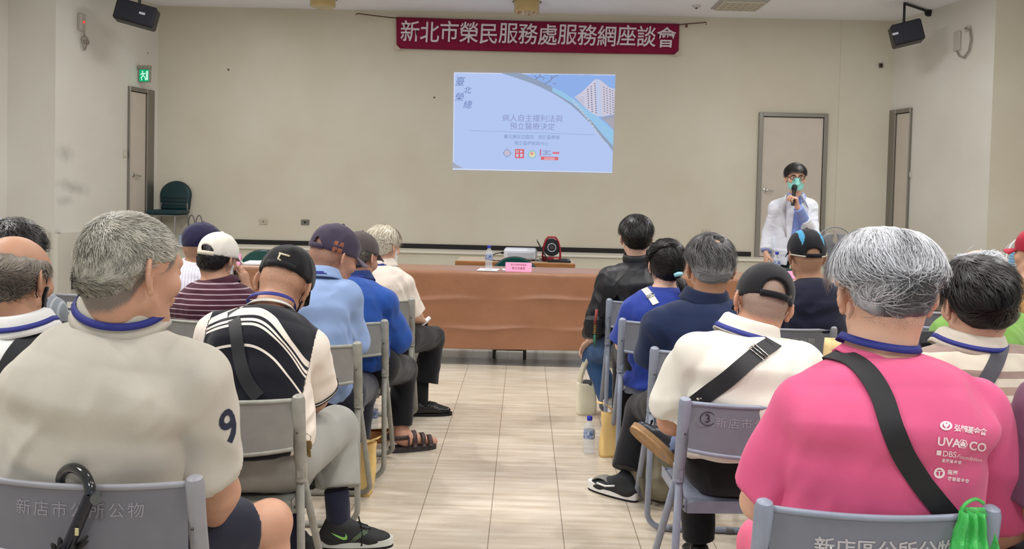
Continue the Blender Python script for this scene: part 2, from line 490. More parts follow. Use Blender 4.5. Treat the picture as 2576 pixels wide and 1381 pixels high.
def vnoise(p, seed=0):
    p = np.asarray(p, float); i = np.floor(p); f = p-i; u = f*f*(3-2*f); out = 0
    for a in (0, 1):
        for b in (0, 1):
            for c in (0, 1):
                h = np.sin((i[:, 0]+a)*127.1+(i[:, 1]+b)*311.7+(i[:, 2]+c)*74.7+seed*19.19)*43758.5453
                h = h-np.floor(h)
                w = (u[:, 0] if a else 1-u[:, 0])*(u[:, 1] if b else 1-u[:, 1])*(u[:, 2] if c else 1-u[:, 2])
                out = out+w*h
    return out*2-1
def folds(p, d, freq, stretch, seed):
    """creases that run along direction d"""
    d = np.asarray(d, float); d = d/np.linalg.norm(d)
    a = np.cross(d, [.3, 1, .2]); a /= np.linalg.norm(a); b = np.cross(d, a)
    w = vnoise(p*freq*.35, seed+5)[:, None]*.6
    q = np.stack([(p@d)*freq/stretch, (p@a)*freq, (p@b)*freq], 1)+w
    n = vnoise(q, seed)
    return .9-1.9*np.sqrt(n*n+.012)
def bounds(pts, pad):
    P = np.array([np.asarray(p, float) for p in pts]); return P.min(0)-pad, P.max(0)+pad
def rotm(yaw, pitch, roll):
    """head frame: columns x right, y forward, z up; yaw>0 turns to the right, pitch>0 nods down, roll>0 tips to the right"""
    y, p, r = rad(yaw), rad(pitch), rad(roll)
    Rz = np.array([[math.cos(y), math.sin(y), 0], [-math.sin(y), math.cos(y), 0], [0, 0, 1]])
    Rx = np.array([[1, 0, 0], [0, math.cos(p), math.sin(p)], [0, -math.sin(p), math.cos(p)]])
    Ry = np.array([[math.cos(r), 0, math.sin(r)], [0, 1, 0], [-math.sin(r), 0, math.cos(r)]])
    return Rz@Rx@Ry
# ------------------------------------------------------------ people
AZ = [0, 30, 55, 72, 88, 102, 118, 135, 152, 180]
ZM = [-.066, -.062, -.040, -.004, .026, .020, .030, .062, .080, .086]
def sst(a, b, x): t = np.clip((x-a)/(b-a), 0, 1); return t*t*(3-2*t)
def head_base(o, R, hs):
    """skull and face without ears: list of (f, k)"""
    L = lambda x, y, z: o+R@(np.array([x, y, z])*hs)
    s = hs
    return [(el(L(0, -.016, .034), np.array([.077, .097, .084])*s, R), 0),
            (ec(L(0, .022, .02), L(0, .038, -.068), (.066*s, .066*s), (.046*s, .046*s), R[:, 0]), .03*s),
            (el(L(0, -.055, -.015), np.array([.062, .05, .05])*s, R), .03*s),
            (rc(L(.047, .004, -.052), L(.018, .062, -.088), .021*s, .017*s), .022*s),
            (rc(L(-.047, .004, -.052), L(-.018, .062, -.088), .021*s, .017*s), .022*s),
            (el(L(0, .070, -.090), np.array([.02, .018, .017])*s, R), .02*s)]
def head_prims(o, R, hs):
    L = lambda x, y, z: o+R@(np.array([x, y, z])*hs)
    s = hs; P = [('u', f, k) for f, k in head_base(o, R, hs)]
    for sx in (-1, 1): P.append(('u', el(L(sx*.04, .058, -.018), np.array([.027, .026, .026])*s, R), .02*s))
    P.append(('u', rc(L(-.034, .082, .030), L(.034, .082, .030), .011*s), .014*s))
    for sx in (-1, 1): P.append(('s', el(L(sx*.032, .101, .011), np.array([.018, .014, .011])*s, R), .012*s))
    for sx in (-1, 1): P.append(('u', el(L(sx*.032, .078, .010), np.array([.0135, .0125, .0115])*s, R), .003*s))
    P.append(('u', rc(L(0, .088, .02), L(0, .107, -.022), .008*s, .0115*s), .012*s))
    for sx in (-1, 1): P.append(('u', el(L(sx*.013, .097, -.026), np.array([.009, .010, .008])*s, R), .006*s))
    P.append(('u', ec(L(-.018, .090, -.046), L(.018, .090, -.046), (.008*s, .006*s), (.008*s, .006*s), R[:, 1]), .006*s))
    P.append(('u', ec(L(-.015, .087, -.057), L(.015, .087, -.057), (.008*s, .006*s), (.008*s, .006*s), R[:, 1]), .006*s))
    fl = rad(38)
    for sx in (-1, 1):
        e1 = np.array([sx*math.sin(fl), -math.cos(fl), .12]); e1 /= np.linalg.norm(e1)
        up = np.array([0, -.16, 1.0]); up -= e1*(up@e1); up /= np.linalg.norm(up)
        n = np.cross(e1, up); n = n if n[1]*1.0 > 0 else -n
        b = np.array([sx*.070, -.004, -.004])
        E = lambda a, c, d: L(*(b+e1*a+up*c+n*d))
        Rm = R@np.stack([e1, up, n], 1)
        P.append(('u', el(E(.016, .002, 0), np.array([.019, .030, .0062])*s, Rm), .006*s))
        ring = [E(.016+.0185*math.cos(t), .004+.030*math.sin(t), .002) for t in np.linspace(rad(150), rad(-62), 9)]
        for p, q in zip(ring[:-1], ring[1:]): P.append(('u', rc(p, q, .0046*s), .003*s))
        P.append(('u', el(E(.010, -.030, .001), np.array([.010, .010, .0065])*s, Rm), .006*s))
        P.append(('s', el(E(.013, .0, .008), np.array([.0105, .017, .0062])*s, Rm), .003*s))
    return P
def hand_prims(w, d, n, side, curl=(25, 30, 22), sc=1.0, spread=1.0, thumb=None, per=None):
    """palm, five fingers and a thumb from the wrist w; d along the hand, n the way the palm faces, side +1 right, -1 left"""
    d = np.asarray(d, float); d = d/np.linalg.norm(d); n = np.asarray(n, float); n = n-d*(n@d); n /= np.linalg.norm(n)
    l = np.cross(d, n)*side; w = np.asarray(w, float); P = []; s = sc
    P.append(('u', ec(w-d*.01*s, w+d*.080*s, (.026*s, .019*s), (.041*s, .0135*s), l), .012))
    P.append(('u', rc(w+d*.02*s+l*.022*s+n*.006*s, w+d*.055*s+l*.030*s+n*.010*s, .015*s, .012*s), .012))
    for i, (off, ln) in enumerate(zip((.031, .0105, -.010, -.029), ((.043, .026, .020), (.047, .030, .021), (.043, .027, .020), (.034, .021, .018)))):
        p = w+d*(.088-.004*abs(i-1))*s+l*off*s; a = 0.0; dd = d+l*off*.9*spread; dd /= np.linalg.norm(dd)
        cu = per[i] if per else curl
        p0 = p-dd*.02*s; r = (.0092, .0084, .0076, .0068)
        P.append(('u', rc(p0, p, .010*s, r[0]*s), .006*s))
        for j in range(3):
            a += rad(cu[j]); q = p+(dd*math.cos(a)+n*math.sin(a))*ln[j]*s
            P.append(('u', rc(p, q, r[j]*s, r[j+1]*s), .0025*s)); p = q
    t1, t2 = thumb or ((.55, .72, .42), (.85, .30, .43))
    b = w+d*.03*s+l*.026*s+n*.006*s; v = d*t1[0]+l*t1[1]+n*t1[2]; v /= np.linalg.norm(v); q = b+v*.044*s
    P.append(('u', rc(b, q, .0135*s, .0105*s), .008*s))
    v = d*t2[0]+l*t2[1]+n*t2[2]; v /= np.linalg.norm(v)
    P.append(('u', rc(q, q+v*.034*s, .0105*s, .008*s), .004*s))
    return P
def zmin_of(q, zadd=0.0, ZMl=None):
    a = np.degrees(np.arctan2(np.abs(q[:, 0]), -q[:, 1]))
    return np.interp(a, AZ, ZMl or ZM)+zadd
class Person: pass

def make_person(label, base_xy=None, group=None, **c):
    """builds one person; positions are world points. Returns the record with its frames and meshes"""
    p = Person(); g = c.get
    sl, sr = np.asarray(c['sl'], float), np.asarray(c['sr'], float)
    fy = rad(g('face', 0)); fwd = np.array([math.sin(fy), math.cos(fy), 0.0]); right = np.array([math.cos(fy), -math.sin(fy), 0.0])
    lat = sr-sl; sd = np.linalg.norm(lat)/2; lat = lat/np.linalg.norm(lat)
    N = np.asarray(c['neck'], float); P = np.asarray(c['pelvis'], float)
    o = np.asarray(c['head'], float); hs = g('hs', 1.0); R = rotm(g('yaw', 0), g('pitch', 0), g('roll', 0))
    base = np.array([P[0], P[1], 0.0]) if base_xy is None else np.array([*base_xy, 0.0])
    p.root = thing('person', label, 'person', base, 0, group); p.base = base; p.o, p.R, p.hs = o, R, hs; p.N = N; p.P = P
    p.sl, p.sr, p.lat, p.fwd = sl, sr, lat, fwd
    fat = g('fat', 1.0); hunch = g('hunch', .02); h = g('res', .006); dep = g('depth', 1.0)
    el_, er_ = g('el'), g('er'); wl, wr = g('wl'), g('wr')
    if el_ is None: el_ = sl-right*.05+fwd*.06+np.array([0, 0, -.27])
    if er_ is None: er_ = sr+right*.05+fwd*.06+np.array([0, 0, -.27])
    el_, er_ = np.asarray(el_, float), np.asarray(er_, float)
    if wl is None: wl = el_+right*.08+fwd*.22+np.array([0, 0, -.03])
    if wr is None: wr = er_-right*.08+fwd*.22+np.array([0, 0, -.03])
    wl, wr = np.asarray(wl, float), np.asarray(wr, float)
    up = N-P; tl = np.linalg.norm(up); up = up/tl; back = -(fwd-up*(fwd@up)); back /= np.linalg.norm(back)
    def st(t): return P+(N-P)*t+back*hunch*4*t*(1-t)
    T = [0, .16, .34, .54, .72, .86]
    RX = [sd*.98, sd*.94*fat, sd*.92*fat, sd*.97, sd*.95, sd*.74]
    RY = [.115*dep, .118*fat*dep, .122*fat*dep, .118*dep, .108*dep, .080*dep]
    S = [st(t) for t in T]
    if g('chair'):
        for i in range(len(T)):
            if S[i][2] < .86:
                need = c['chair']-.012+RY[i]+g('ease', .014)
                if S[i][1] < need: S[i][1] = need
            elif S[i][2] < 1.0: S[i][1] = max(S[i][1], c['chair']-.05+RY[i])
    shs = g('shs', .0)    # extra slope of the trapezius
    NB = N+fwd*.035
    def torso(e, k=.05):
        out = []
        for i in range(len(T)-1):
            out.append(('u', ec(S[i], S[i+1], (RX[i]+e, RY[i]+e), (RX[i+1]+e, RY[i+1]+e), lat, cap=.10 if i < len(T)-2 else .070), (k if i < len(T)-2 else .07) if i else 0))
        for s_ in (sl, sr):
            out.append(('u', rc(N+fwd*.025+(s_-N)*.16-up*.056, s_, .050+e, .050+e), .045))
            out.append(('u', rc(N+fwd*.03+(s_-N)*.10-up*.034, N+fwd*.01+(s_-N)*.70-up*.006, .038+e*.4, .032+e), .05))
        return out
    # ---- body: one continuous skin surface
    B = torso(-.034)
    B.append(('u', rc(N+fwd*.03-up*.02, o+R@(np.array([0, -.028, -.055])*hs), .060*g('nk', 1.0), .055*g('nk', 1.0)), .03))
    B += head_prims(o, R, hs)
    ar = g('ar', 1.0)
    for s_, e_, w_, sd_, hk in ((sl, el_, wl, -1, g('hl')), (sr, er_, wr, 1, g('hr'))):
        B.append(('u', rc(s_, e_, .054*ar, .041*ar), .03)); B.append(('u', rc(e_, w_, .041*ar, .027*ar), .015))
        B.append(('u', rc(e_+(w_-e_)*.12, e_+(w_-e_)*.45, .041*ar, .037*ar), .02))
        hk = dict(hk or {}); d = hk.pop('d', w_-e_); n = hk.pop('n', (0, 0, -1)); B += hand_prims(w_, d, n, sd_, **hk)
    pts = [o+R@np.array(q)*hs for q in ((.12, .13, .14), (-.12, -.13, -.14), (.12, -.13, .14), (-.12, .13, -.14))]+[sl, sr, el_, er_, wl, wr, P, N]
    for hk, w_ in ((g('hl'), wl), (g('hr'), wr)): pts += [w_+np.array([.15, .15, .15]), w_-np.array([.15, .15, .15])]
    for lg in g('skinlegs', ()):     # bare legs: (hip, knee, ankle, toe)
        a, b_, d_, t_ = [np.asarray(v, float) for v in lg]; lr = g('legr', 1.0)
        B += [('u', rc(a, b_, .078*lr, .056*lr), .03), ('u', rc(b_, d_, .054*lr, .040), .03), ('u', rc(b_*.8+d_*.2, b_*.4+d_*.6, .048*lr, .044*lr), .03),
              ('u', el(b_+np.array([0, .01, .004]), (.054*lr, .054*lr, .056*lr)), .03), ('u', rc(d_, d_+(t_-d_)*.18+np.array([0, 0, -.02]), .038, .036), .02),
              ('u', rc(d_+(t_-d_)*.1, t_, .036, .026), .03)]
        pts += [b_, d_, t_, t_+np.array([0, 0, -.05])]
    lo, hi = bounds(pts, .13)
    V, Q = nets(B, lo, hi, h)
    q = (V-o)@R/hs
    dz = q[:, 2]-zmin_of(q, g('hz', 0.0)); near = np.linalg.norm(q-np.array([0, -.01, .02]), axis=1) < .15
    sh = sst(-.018, .012, dz)*g('stub', .55)
    bald = g('bald')
    if bald is not None: sh = sh*(1-bald(q))
    earm = (np.abs(q[:, 0]) > .074) & (np.abs(q[:, 2]+.002) < .042) & (q[:, 1] < .03)
    sh = np.where(near & ~earm, sh, 0)
    p.V, p.Q = V, Q
    me = raw_mesh('body', V-base, Q, True, {'sh': sh}); p.body = link('body', me, c['skin'], p.root)
    # ---- shirt
    sR0, sR1, sR2 = g('sr0', .074)-.010, g('sr1', .070)-.004, g('sr2', .046)
    def top(ez, sf, k0, k1, k2, hem):
        Sh = torso(ez)
        if g('belly'): Sh.append(('u', el(S[1]*.5+S[2]*.5+fwd*.05, (sd*.9, .13, .16)), .05))
        sf = (sf, sf) if np.isscalar(sf) else sf
        for s_, e_, w_, k_ in ((sl, el_, wl, sf[0]), (sr, er_, wr, sf[1])):
            if k_ <= 0: continue
            if k_ <= 1:
                en = s_+(e_-s_)*k_
                Sh.append(('u', cut(rc(s_, en+(e_-s_)*.1, k0, k1), en, e_-s_), g('slk', .016)))
            else:
                en = e_+(w_-e_)*(k_-1)
                Sh.append(('u', rc(s_, e_, k0-.004, k1-.012), .035))
                Sh.append(('u', cut(rc(e_, en+(w_-e_)*.1, k1-.012, k2), en, w_-e_), .02))
        if hem is not None: Sh.append(('i', (lambda hz: (lambda q_: hz-q_[:, 2]))(np.float32(hem)), .004))
        return Sh
    ez = g('ease', .014); p.S = S; p.RY = RY
    if g('inner'):
        im, isf, iez, ihem, skirt = c['inner']
        Sh = top(iez, isf, sR0-.012, sR1-.012, sR2-.008, ihem)
        if skirt: Sh.insert(1, ('u', ec(S[0], S[0]-np.array([0, 0, skirt]), (RX[0]+iez, RY[0]+iez), (RX[0]+iez, RY[0]+iez), lat, cap=.03), .03))
        lo2, hi2 = bounds([sl, sr, el_, er_, wl, wr, P, N, P-np.array([0, 0, .2])], .27); V, Q = nets(Sh, lo2, hi2, h); n = vnormals(V, Q)
        V = V+n*(folds(V-base, (.3, .1, 1), 16, 3, 77)*.003)[:, None]
        link('shirt', raw_mesh('shirt', V-base, Q, True), im, p.root)
    Sh = top(ez, g('sleeve', .62), sR0, sR1, sR2, g('hem'))
    if g('skirt'): Sh.insert(1, ('u', ec(S[0], S[0]-np.array([0, 0, g('skirt')]), (RX[0]+ez, RY[0]+ez), (RX[0]+ez+g('flare', 0), RY[0]+ez+g('flare', 0)), lat, cap=.03), .03))
    if g('shirtops'): Sh += c['shirtops'](p)
    lo2, hi2 = bounds([sl, sr, el_, er_, wl, wr, P, N, P-np.array([0, 0, .12])], .27)
    V, Q = nets(Sh, lo2, hi2, h)
    n = vnormals(V, Q)
    low = 1-sst(P[2]+.02, N[2]+.05, V[:, 2])
    for (d, fr, stc, amp, seed, wh) in g('folds', ((up, 16, 4.0, .004, 3, 'low'), ((.5, .2, -.6), 22, 4, .002, 8, 'all'))):
        wgt = {'low': .35+.65*low, 'all': 1.0, 'arm': np.clip(np.abs((V-(sl+sr)/2)@lat)/sd, 0, 1.0)**2, 'mid': 1-np.clip(np.abs((V-(sl+sr)/2)@lat)/sd, 0, 1)}[wh]
        V = V+n*(folds(V-base, d, fr, stc, seed)*amp*1.9*wgt)[:, None]
    p.shirtV, p.shirtQ = V, Q
    at_ = {'pat': g('pat')(V, p)} if g('pat') else None
    me = raw_mesh(g('shirtname', 'shirt'), V-base, Q, True, at_); p.shirt = link(g('shirtname', 'shirt'), me, c['shirt'], p.root)
    p.bvh = BVHTree.FromPolygons([tuple(v) for v in V.tolist()], [tuple(x) for x in Q.tolist()])
    # ---- collar, lanyard (neck frame)
    ax = (o+R@(np.array([0, -.03, -.06])*hs))-(N+fwd*.03); ax /= np.linalg.norm(ax); ax = ax*.45+up; ax /= np.linalg.norm(ax)
    f2 = fwd-ax*(fwd@ax); f2 /= np.linalg.norm(f2); x2 = np.cross(f2, ax); nr = .058*g('nk', 1.0)
    cen = N+fwd*.03+np.array([0, 0, g('cz', .0)])
    p.cen, p.ax, p.f2, p.x2, p.nr = cen, ax, f2, x2, nr
    def ring(th, r, z): return cen+(x2*math.cos(th)+f2*math.sin(th))*r+ax*z
    p.ring = ring
    def sleeve_band(s_, e_, frac, m_, w_=.010, off=.002, nm_='cuff_stripe'):
        d_ = (e_-s_)/np.linalg.norm(e_-s_); a_ = np.cross(d_, [0, 0, 1.0]) if abs(d_[2]) < .95 else np.cross(d_, [1.0, 0, 0]); a_ /= np.linalg.norm(a_); b2 = np.cross(d_, a_); c_ = s_+(e_-s_)*frac; P_, N_ = [], []
        for i_ in range(33):
            t_ = 2*math.pi*i_/32; dr = a_*math.cos(t_)+b2*math.sin(t_); hh = p.bvh.ray_cast(Vector(c_), Vector(dr), .2); rr_ = (hh[0]-Vector(c_)).length if hh[0] is not None else .075
            P_.append(c_+dr*(min(rr_, .105)+off)); N_.append(dr)
        V_, F_ = ribbon(np.array(P_)-base, np.array(N_), w_, .002); mb_ = MB(); mb_.add(V_, F_); mb_.build(nm_, m_, p.shirt, smooth='all')
    p.band = lambda right_, frac, m_, w_=.010: sleeve_band(sr if right_ else sl, er_ if right_ else el_, frac, m_, w_)
    co = g('collar')
    if co:
        kind, cm = co[0], co[1]; mb = MB(); nu = 40
        ch = co[2] if len(co) > 2 else 1.0
        if kind == 'polo':
            rows = [(.010, -.012), (.008, .012), (.008, .034*ch), (.013, .040*ch), (.020, .034*ch), (.030, .012), (.042, -.012)]
            def fn(u, v):
                th = rad(90+14+332*u); k = v*(len(rows)-1); i = min(int(k), len(rows)-2); t = k-i
                r = rows[i][0]*(1-t)+rows[i+1][0]*t; z = rows[i][1]*(1-t)+rows[i+1][1]*t
                fr = max(0, math.sin(th)); z = z-fr*.03-(fr**3)*(.02 if v > .6 else 0)
                sidew = abs(math.cos(th)); r = r+.004*sidew*(1 if v > .5 else 0)
                return ring(th, nr+r, z)
            mb.slab(fn, nu, 12, .0035)
        elif kind == 'crew':
            def fn(u, v):
                th = 2*math.pi*u; fr = max(0, math.sin(th))
                return ring(th, nr+.004+.016*v, -.006-.016*v-fr*.035)
            mb.slab(fn, nu, 3, .004)
        elif kind == 'zip':
            def fn(u, v):
                th = rad(90+10+340*u); return ring(th, nr+.012+.012*math.sin(v*3), -.02+.075*v)
            mb.slab(fn, nu, 6, .005)
        mb.build('collar', cm, p.root, smooth='all', loc=-base)
    la = g('lanyard')
    if la:
        rr, zz = la[0], la[1]; ths = np.linspace(rad(90+32), rad(90+328), 48)
        pth = [ring(t, nr+rr, zz-max(0, math.sin(t))*.03) for t in ths]
        chest = S[3]+fwd*(RY[3]+ez+.02)
        a0 = pth[0]; b0 = pth[-1]
        pre = [chest*(1-k)+a0*k+fwd*.05*k*(1-k)*4 for k in np.linspace(0, .92, 8)]
        post = [b0*(1-k)+chest*k+fwd*.05*k*(1-k)*4 for k in np.linspace(.08, 1, 8)]
        path = np.array(pre+pth+post)
        nm = [fwd]*8+[(x2*math.cos(t)+f2*math.sin(t))+ax*.55 for t in ths]+[fwd]*8
        nm = np.array(nm); nm /= np.linalg.norm(nm, axis=1, keepdims=True)
        p.lan = (path, nm)
        V_, F_ = ribbon(path, nm, la[2] if len(la) > 2 else .017, .0015)
        mb = MB(); mb.add(V_, F_); lo_ = mb.build('lanyard', mat('lanyard_blue', (38, 46, 128), .6, bump=.2, bscale=500), p.root, smooth='all', loc=-base)
        if len(la) > 3 and la[3]:
            tx = text_mesh('新北市榮民服務處   新北市榮民服務處', .0125, offset=.0004, spacing=1.0)
            seg = np.linalg.norm(np.diff(path, axis=0), axis=1); cum = np.concatenate([[0], np.cumsum(seg)]); mid = cum[len(cum)//2]
            Tn = np.gradient(path, axis=0); Sx = np.cross(Tn, nm); Sx /= np.linalg.norm(Sx, axis=1, keepdims=True)
            sgn = 1
            def mp(cc):
                s_ = mid+cc[:, 0]*sgn
                pp = np.stack([np.interp(s_, cum, path[:, k]) for k in range(3)], 1); nn = np.stack([np.interp(s_, cum, nm[:, k]) for k in range(3)], 1)
                ss = np.stack([np.interp(s_, cum, Sx[:, k]) for k in range(3)], 1)
                ss = np.where((ss@up > 0)[:, None], ss, -ss)
                return pp+nn*.0022+ss*cc[:, 1:2]-base
            map_mesh(tx, mp); link('lettering', tx, mat('print_white', (235, 236, 240), .6), lo_)
    # ---- trousers
    tm = g('trousers')
    kl, kr, al, ar_ = g('kl'), g('kr'), g('al'), g('ar_')
    if kl is None: kl = P-right*.13+fwd*.42+np.array([0, 0, -.02])
    if kr is None: kr = P+right*.13+fwd*.42+np.array([0, 0, -.02])
    kl, kr = np.asarray(kl, float), np.asarray(kr, float)
    if al is None: al = kl+fwd*.02+np.array([0, 0, .09-kl[2]])
    if ar_ is None: ar_ = kr+fwd*.02+np.array([0, 0, .09-kr[2]])
    al, ar_ = np.asarray(al, float), np.asarray(ar_, float)
    p.kl, p.kr, p.al, p.ar_ = kl, kr, al, ar_
    if tm:
        tr = g('tr', 1.0); Tp = [('u', ec(P+np.array([0, (S[1][1]-P[1])*.9, .10]), P+np.array([0, 0, -.015]), (sd*.95*min(1, tr), .118*min(1, tr)), (sd*.98*min(1, tr), .115*min(1, tr)), lat, cap=.085), 0)]
        hl_, hr_ = P-right*.085+fwd*.02-np.array([0, 0, .01]), P+right*.085+fwd*.02-np.array([0, 0, .01])
        for hp, kn, an, lf in ((hl_, kl, al, g('lfl', 1.9)), (hr_, kr, ar_, g('lfr', 1.9))):
            if lf > 1:
                en = kn+(an-kn)*(lf-1)
                Tp.append(('u', rc(hp, kn, .096*tr, .070*tr), .04))
                Tp.append(('u', cut(rc(kn, en+(an-kn)*.1, .068*tr, g('bell', .058)), en, an-kn), .035))
            else:
                en = hp+(kn-hp)*lf
                Tp.append(('u', cut(rc(hp, en+(kn-hp)*.1, .100*tr, g('bell', .09)), en, kn-hp), .04))
        Tp.append(('i', (lambda hz: (lambda q_: q_[:, 2]-hz))(np.float32(P[2]+.12)), .01))
        lo3, hi3 = bounds([P, kl, kr, al, ar_], .17); V, Q = nets(Tp, lo3, hi3, max(h, .007)); n = vnormals(V, Q)
        V = V+n*(folds(V-base, (.2, .9, .3), 18, 3.0, 21)*.003)[:, None]
        p.trV, p.trQ = V, Q
        me = raw_mesh('trousers', V-base, Q, True); link(g('trname', 'trousers'), me, tm, p.root)
    for nm, a_, k_, key in (('l', al, kl, 'shl'), ('r', ar_, kr, 'shr')):
        spec = g(key, 'shoe' if tm else None)
        if spec == 'shoe': simple_shoe(p, a_, fwd, g('shoemat') or mat('black_leather_shoe', (24, 24, 26), .35))
    # ---- hair / cap / mask
    if g('hair'): make_hair(p, **c['hair'])
    if g('cap'): make_cap(p, **c['cap'])
    if g('mask'): make_mask(p, **c['mask'])
    return p
def simple_shoe(p, a, d, m, sole=None, L=.27):
    d = np.asarray(d, float); d = np.array([d[0], d[1], 0]); d /= np.linalg.norm(d); s = np.array([d[1], -d[0], 0])
    g0 = np.array([a[0], a[1], 0.0])
    z = lambda t, h: g0+d*t+np.array([0, 0, h])
    pr = [('u', ec(z(-.055, .042), z(.07, .036), (.036, .036), (.040, .030), s), 0), ('u', ec(z(.07, .036), z(L-.105, .030), (.044, .032), (.036, .022), s), .02),
          ('u', rc(z(-.02, .05), np.array([a[0], a[1], max(.075, min(a[2], .12))]), .040, .036), .02),
          ('i', lambda q: .018-q[:, 2], .002)]
    lo, hi = bounds([z(-.06, 0), z(L-.1, .1)], .07); V, Q = nets(pr, lo, hi, .006)
    sh = link('shoe', raw_mesh('shoe', V-p.base, Q, True), m, p.root)
    mb = MB(); n = 24; out = []
    for i in range(n):
        t = 2*math.pi*i/n; cx = math.cos(t); w = .040+.008*(cx > 0)*cx
        q = g0+d*((L*.5-.09)+cx*L*.5)+s*math.sin(t)*w*(1-.15*(cx < -.3)); out.append((q[0]-p.base[0], q[1]-p.base[1]))
    mb.prism(out, .02); mb.build('sole', sole or mat('black_rubber', (20, 20, 21), .7), sh)
    return sh
def base_field(o, R, hs):
    bs = head_base(o, R, hs)
    pr = [('u', f, k) for f, k in bs]
    return lambda q: ev(pr, q)
def make_hair(p, material, t=.010, top=.006, n=2500, L=.02, lay=.75, w=.0013, whorl=(0, -.35, 1), swirl=.4, zadd=0.0, hr=(.4, .3), grey=None,
              bald=None, jit=.35, zml=None, hmin=.0, curl=0.0, part=None, drop=.0, keep=None):
    o, R, hs, base = p.o, p.R, p.hs, p.base
    fb = base_field(o, R, hs); o32, R32 = o.astype(f32), R.astype(f32)
    def region(q): return q[:, 2]-zmin_of(q, zadd, zml)
    def thick(q):
        th = t+top*sst(.02, .10, q[:, 2])
        if bald is not None: th = th*(1-bald(q))-.004*bald(q)
        return th
    def f(x):
        q = (x-o32)@R32/hs
        d = fb(x)-(thick(q)*hs).astype(f32)
        rg = -(region(q)*.7*hs).astype(f32)
        h = np.clip(.5-.5*(d-rg)/.014, 0, 1)
        return (d+(rg-d)*h+.014*h*(1-h)).astype(f32)
    lo, hi = bounds([o+R@(np.array(a)*hs) for a in ((.12, .12, .15), (-.12, -.13, -.1), (-.12, .12, .15), (.12, -.13, -.1), (.12, -.13, .15), (-.12, -.13, .15))], .03)
    V, Q = nets([('u', f, 0)], lo, hi, .0055, smooth=1)
    N = vnormals(V, Q); q = (V-o)@R/hs
    greyf = grey or (lambda q: np.zeros(len(q)))
    V = V+N*(vnoise(V*70, 4)*.0022)[:, None]
    hv = np.clip(hr[0]*.75+vnoise(V*np.array([60, 60, 60]), 1)*hr[1]*.8+greyf(q)*.9, 0, 1)
    # strands
    cen = V[Q].mean(1); qa = (cen-o)@R/hs
    ar = np.linalg.norm(np.cross(V[Q[:, 2]]-V[Q[:, 0]], V[Q[:, 3]]-V[Q[:, 1]]), axis=1)
    ok = (region(qa) > (hmin or (.22*L if drop > .3 else 0))) & (fb(cen.astype(f32)) > .001)
    if bald is not None: ok &= bald(qa) < .8
    pr = ar*ok
    if bald is not None: pr = pr*(1-bald(qa))
    pr /= pr.sum(); idx = RNG.choice(len(Q), n, p=pr)
    a, b = RNG.random(n), RNG.random(n)
    pos = (V[Q[idx, 0]]*((1-a)*(1-b))[:, None]+V[Q[idx, 1]]*(a*(1-b))[:, None]+V[Q[idx, 2]]*(a*b)[:, None]+V[Q[idx, 3]]*((1-a)*b)[:, None])
    C = o+R@(np.array([0, -.016, .025])*hs); wd_ = R@(np.array(whorl, float)); wd_ /= np.linalg.norm(wd_)
    K = 5; pts = []; Ln = L*hs*(1+.35*RNG.standard_normal(n)).clip(.4, 1.8)
    cur = pos-0; rn = RNG.standard_normal((n, 3))*jit
    cl = vnoise(pos*45, 9)[:, None]*np.array([[1, .6, -.7]])*jit*1.2
    for k in range(K):
        pts.append(cur)
        nn = cur-C; q_ = (nn@R)/np.array([.077, .097, .084])**2; nn = q_@R.T; nn /= np.linalg.norm(nn, axis=1, keepdims=True)
        rel = cur-C; rad_ = rel-(rel@wd_)[:, None]*wd_; rad_ -= nn*np.einsum('ij,ij->i', rad_, nn)[:, None]
        rad_ /= np.maximum(.01, np.linalg.norm(rad_, axis=1, keepdims=True))
        sw = np.cross(wd_, rad_)
        down = np.array([0, 0, -1.0])-nn*(-nn[:, 2])[:, None]
        d = rad_+sw*swirl+down*drop+rn+cl
        if part is not None: d = d+part((cur-o)@R/hs)@R.T
        d -= nn*np.einsum('ij,ij->i', d, nn)[:, None]; d /= np.maximum(.05, np.linalg.norm(d, axis=1, keepdims=True))
        lift = (1-lay)*(1-k/K*.9)
        d = d*(1-lift)+nn*lift
        if curl: d = d+np.cross(d, nn)*(math.sin(k*1.7)*curl)
        d /= np.linalg.norm(d, axis=1, keepdims=True)
        cur = cur+d*(Ln/K)[:, None]
        dd = fb(cur.astype(f32)); tt = thick((cur-o)@R/hs)*hs*.9
        push = np.clip(tt-dd, 0, .02); cur = cur+nn*push[:, None]
    pts.append(cur); Pn = np.stack(pts, 1)
    Tn = np.gradient(Pn, axis=1); nn = pos-C; nn /= np.linalg.norm(nn, axis=1, keepdims=True)
    S = np.cross(Tn, nn[:, None, :]); S /= np.maximum(1e-6, np.linalg.norm(S, axis=2, keepdims=True))
    ww = w*np.linspace(1, .25, K+1)[None, :, None]*(.6+.8*RNG.random(n))[:, None, None]
    SV = np.stack([Pn+S*ww, Pn-S*ww], 2).reshape(-1, 3)
    i0 = (np.arange(n)[:, None]*(K+1)+np.arange(K)[None, :]).ravel()*2
    SQ = np.stack([i0, i0+1, i0+3, i0+2], 1)+len(V)
    qs = (pos-o)@R/hs
    sv = np.clip(hr[0]+RNG.standard_normal(n)*hr[1]*.6+vnoise(pos*55, 2)*hr[1]+greyf(qs), 0, 1)
    hv = np.concatenate([hv, np.repeat(sv, (K+1)*2)])
    me = raw_mesh('hair', np.vstack([V, SV])-base, np.vstack([Q, SQ]), True, {'hr': hv})
    p.hairob = link('hair', me, material, p.root); return p.hairob
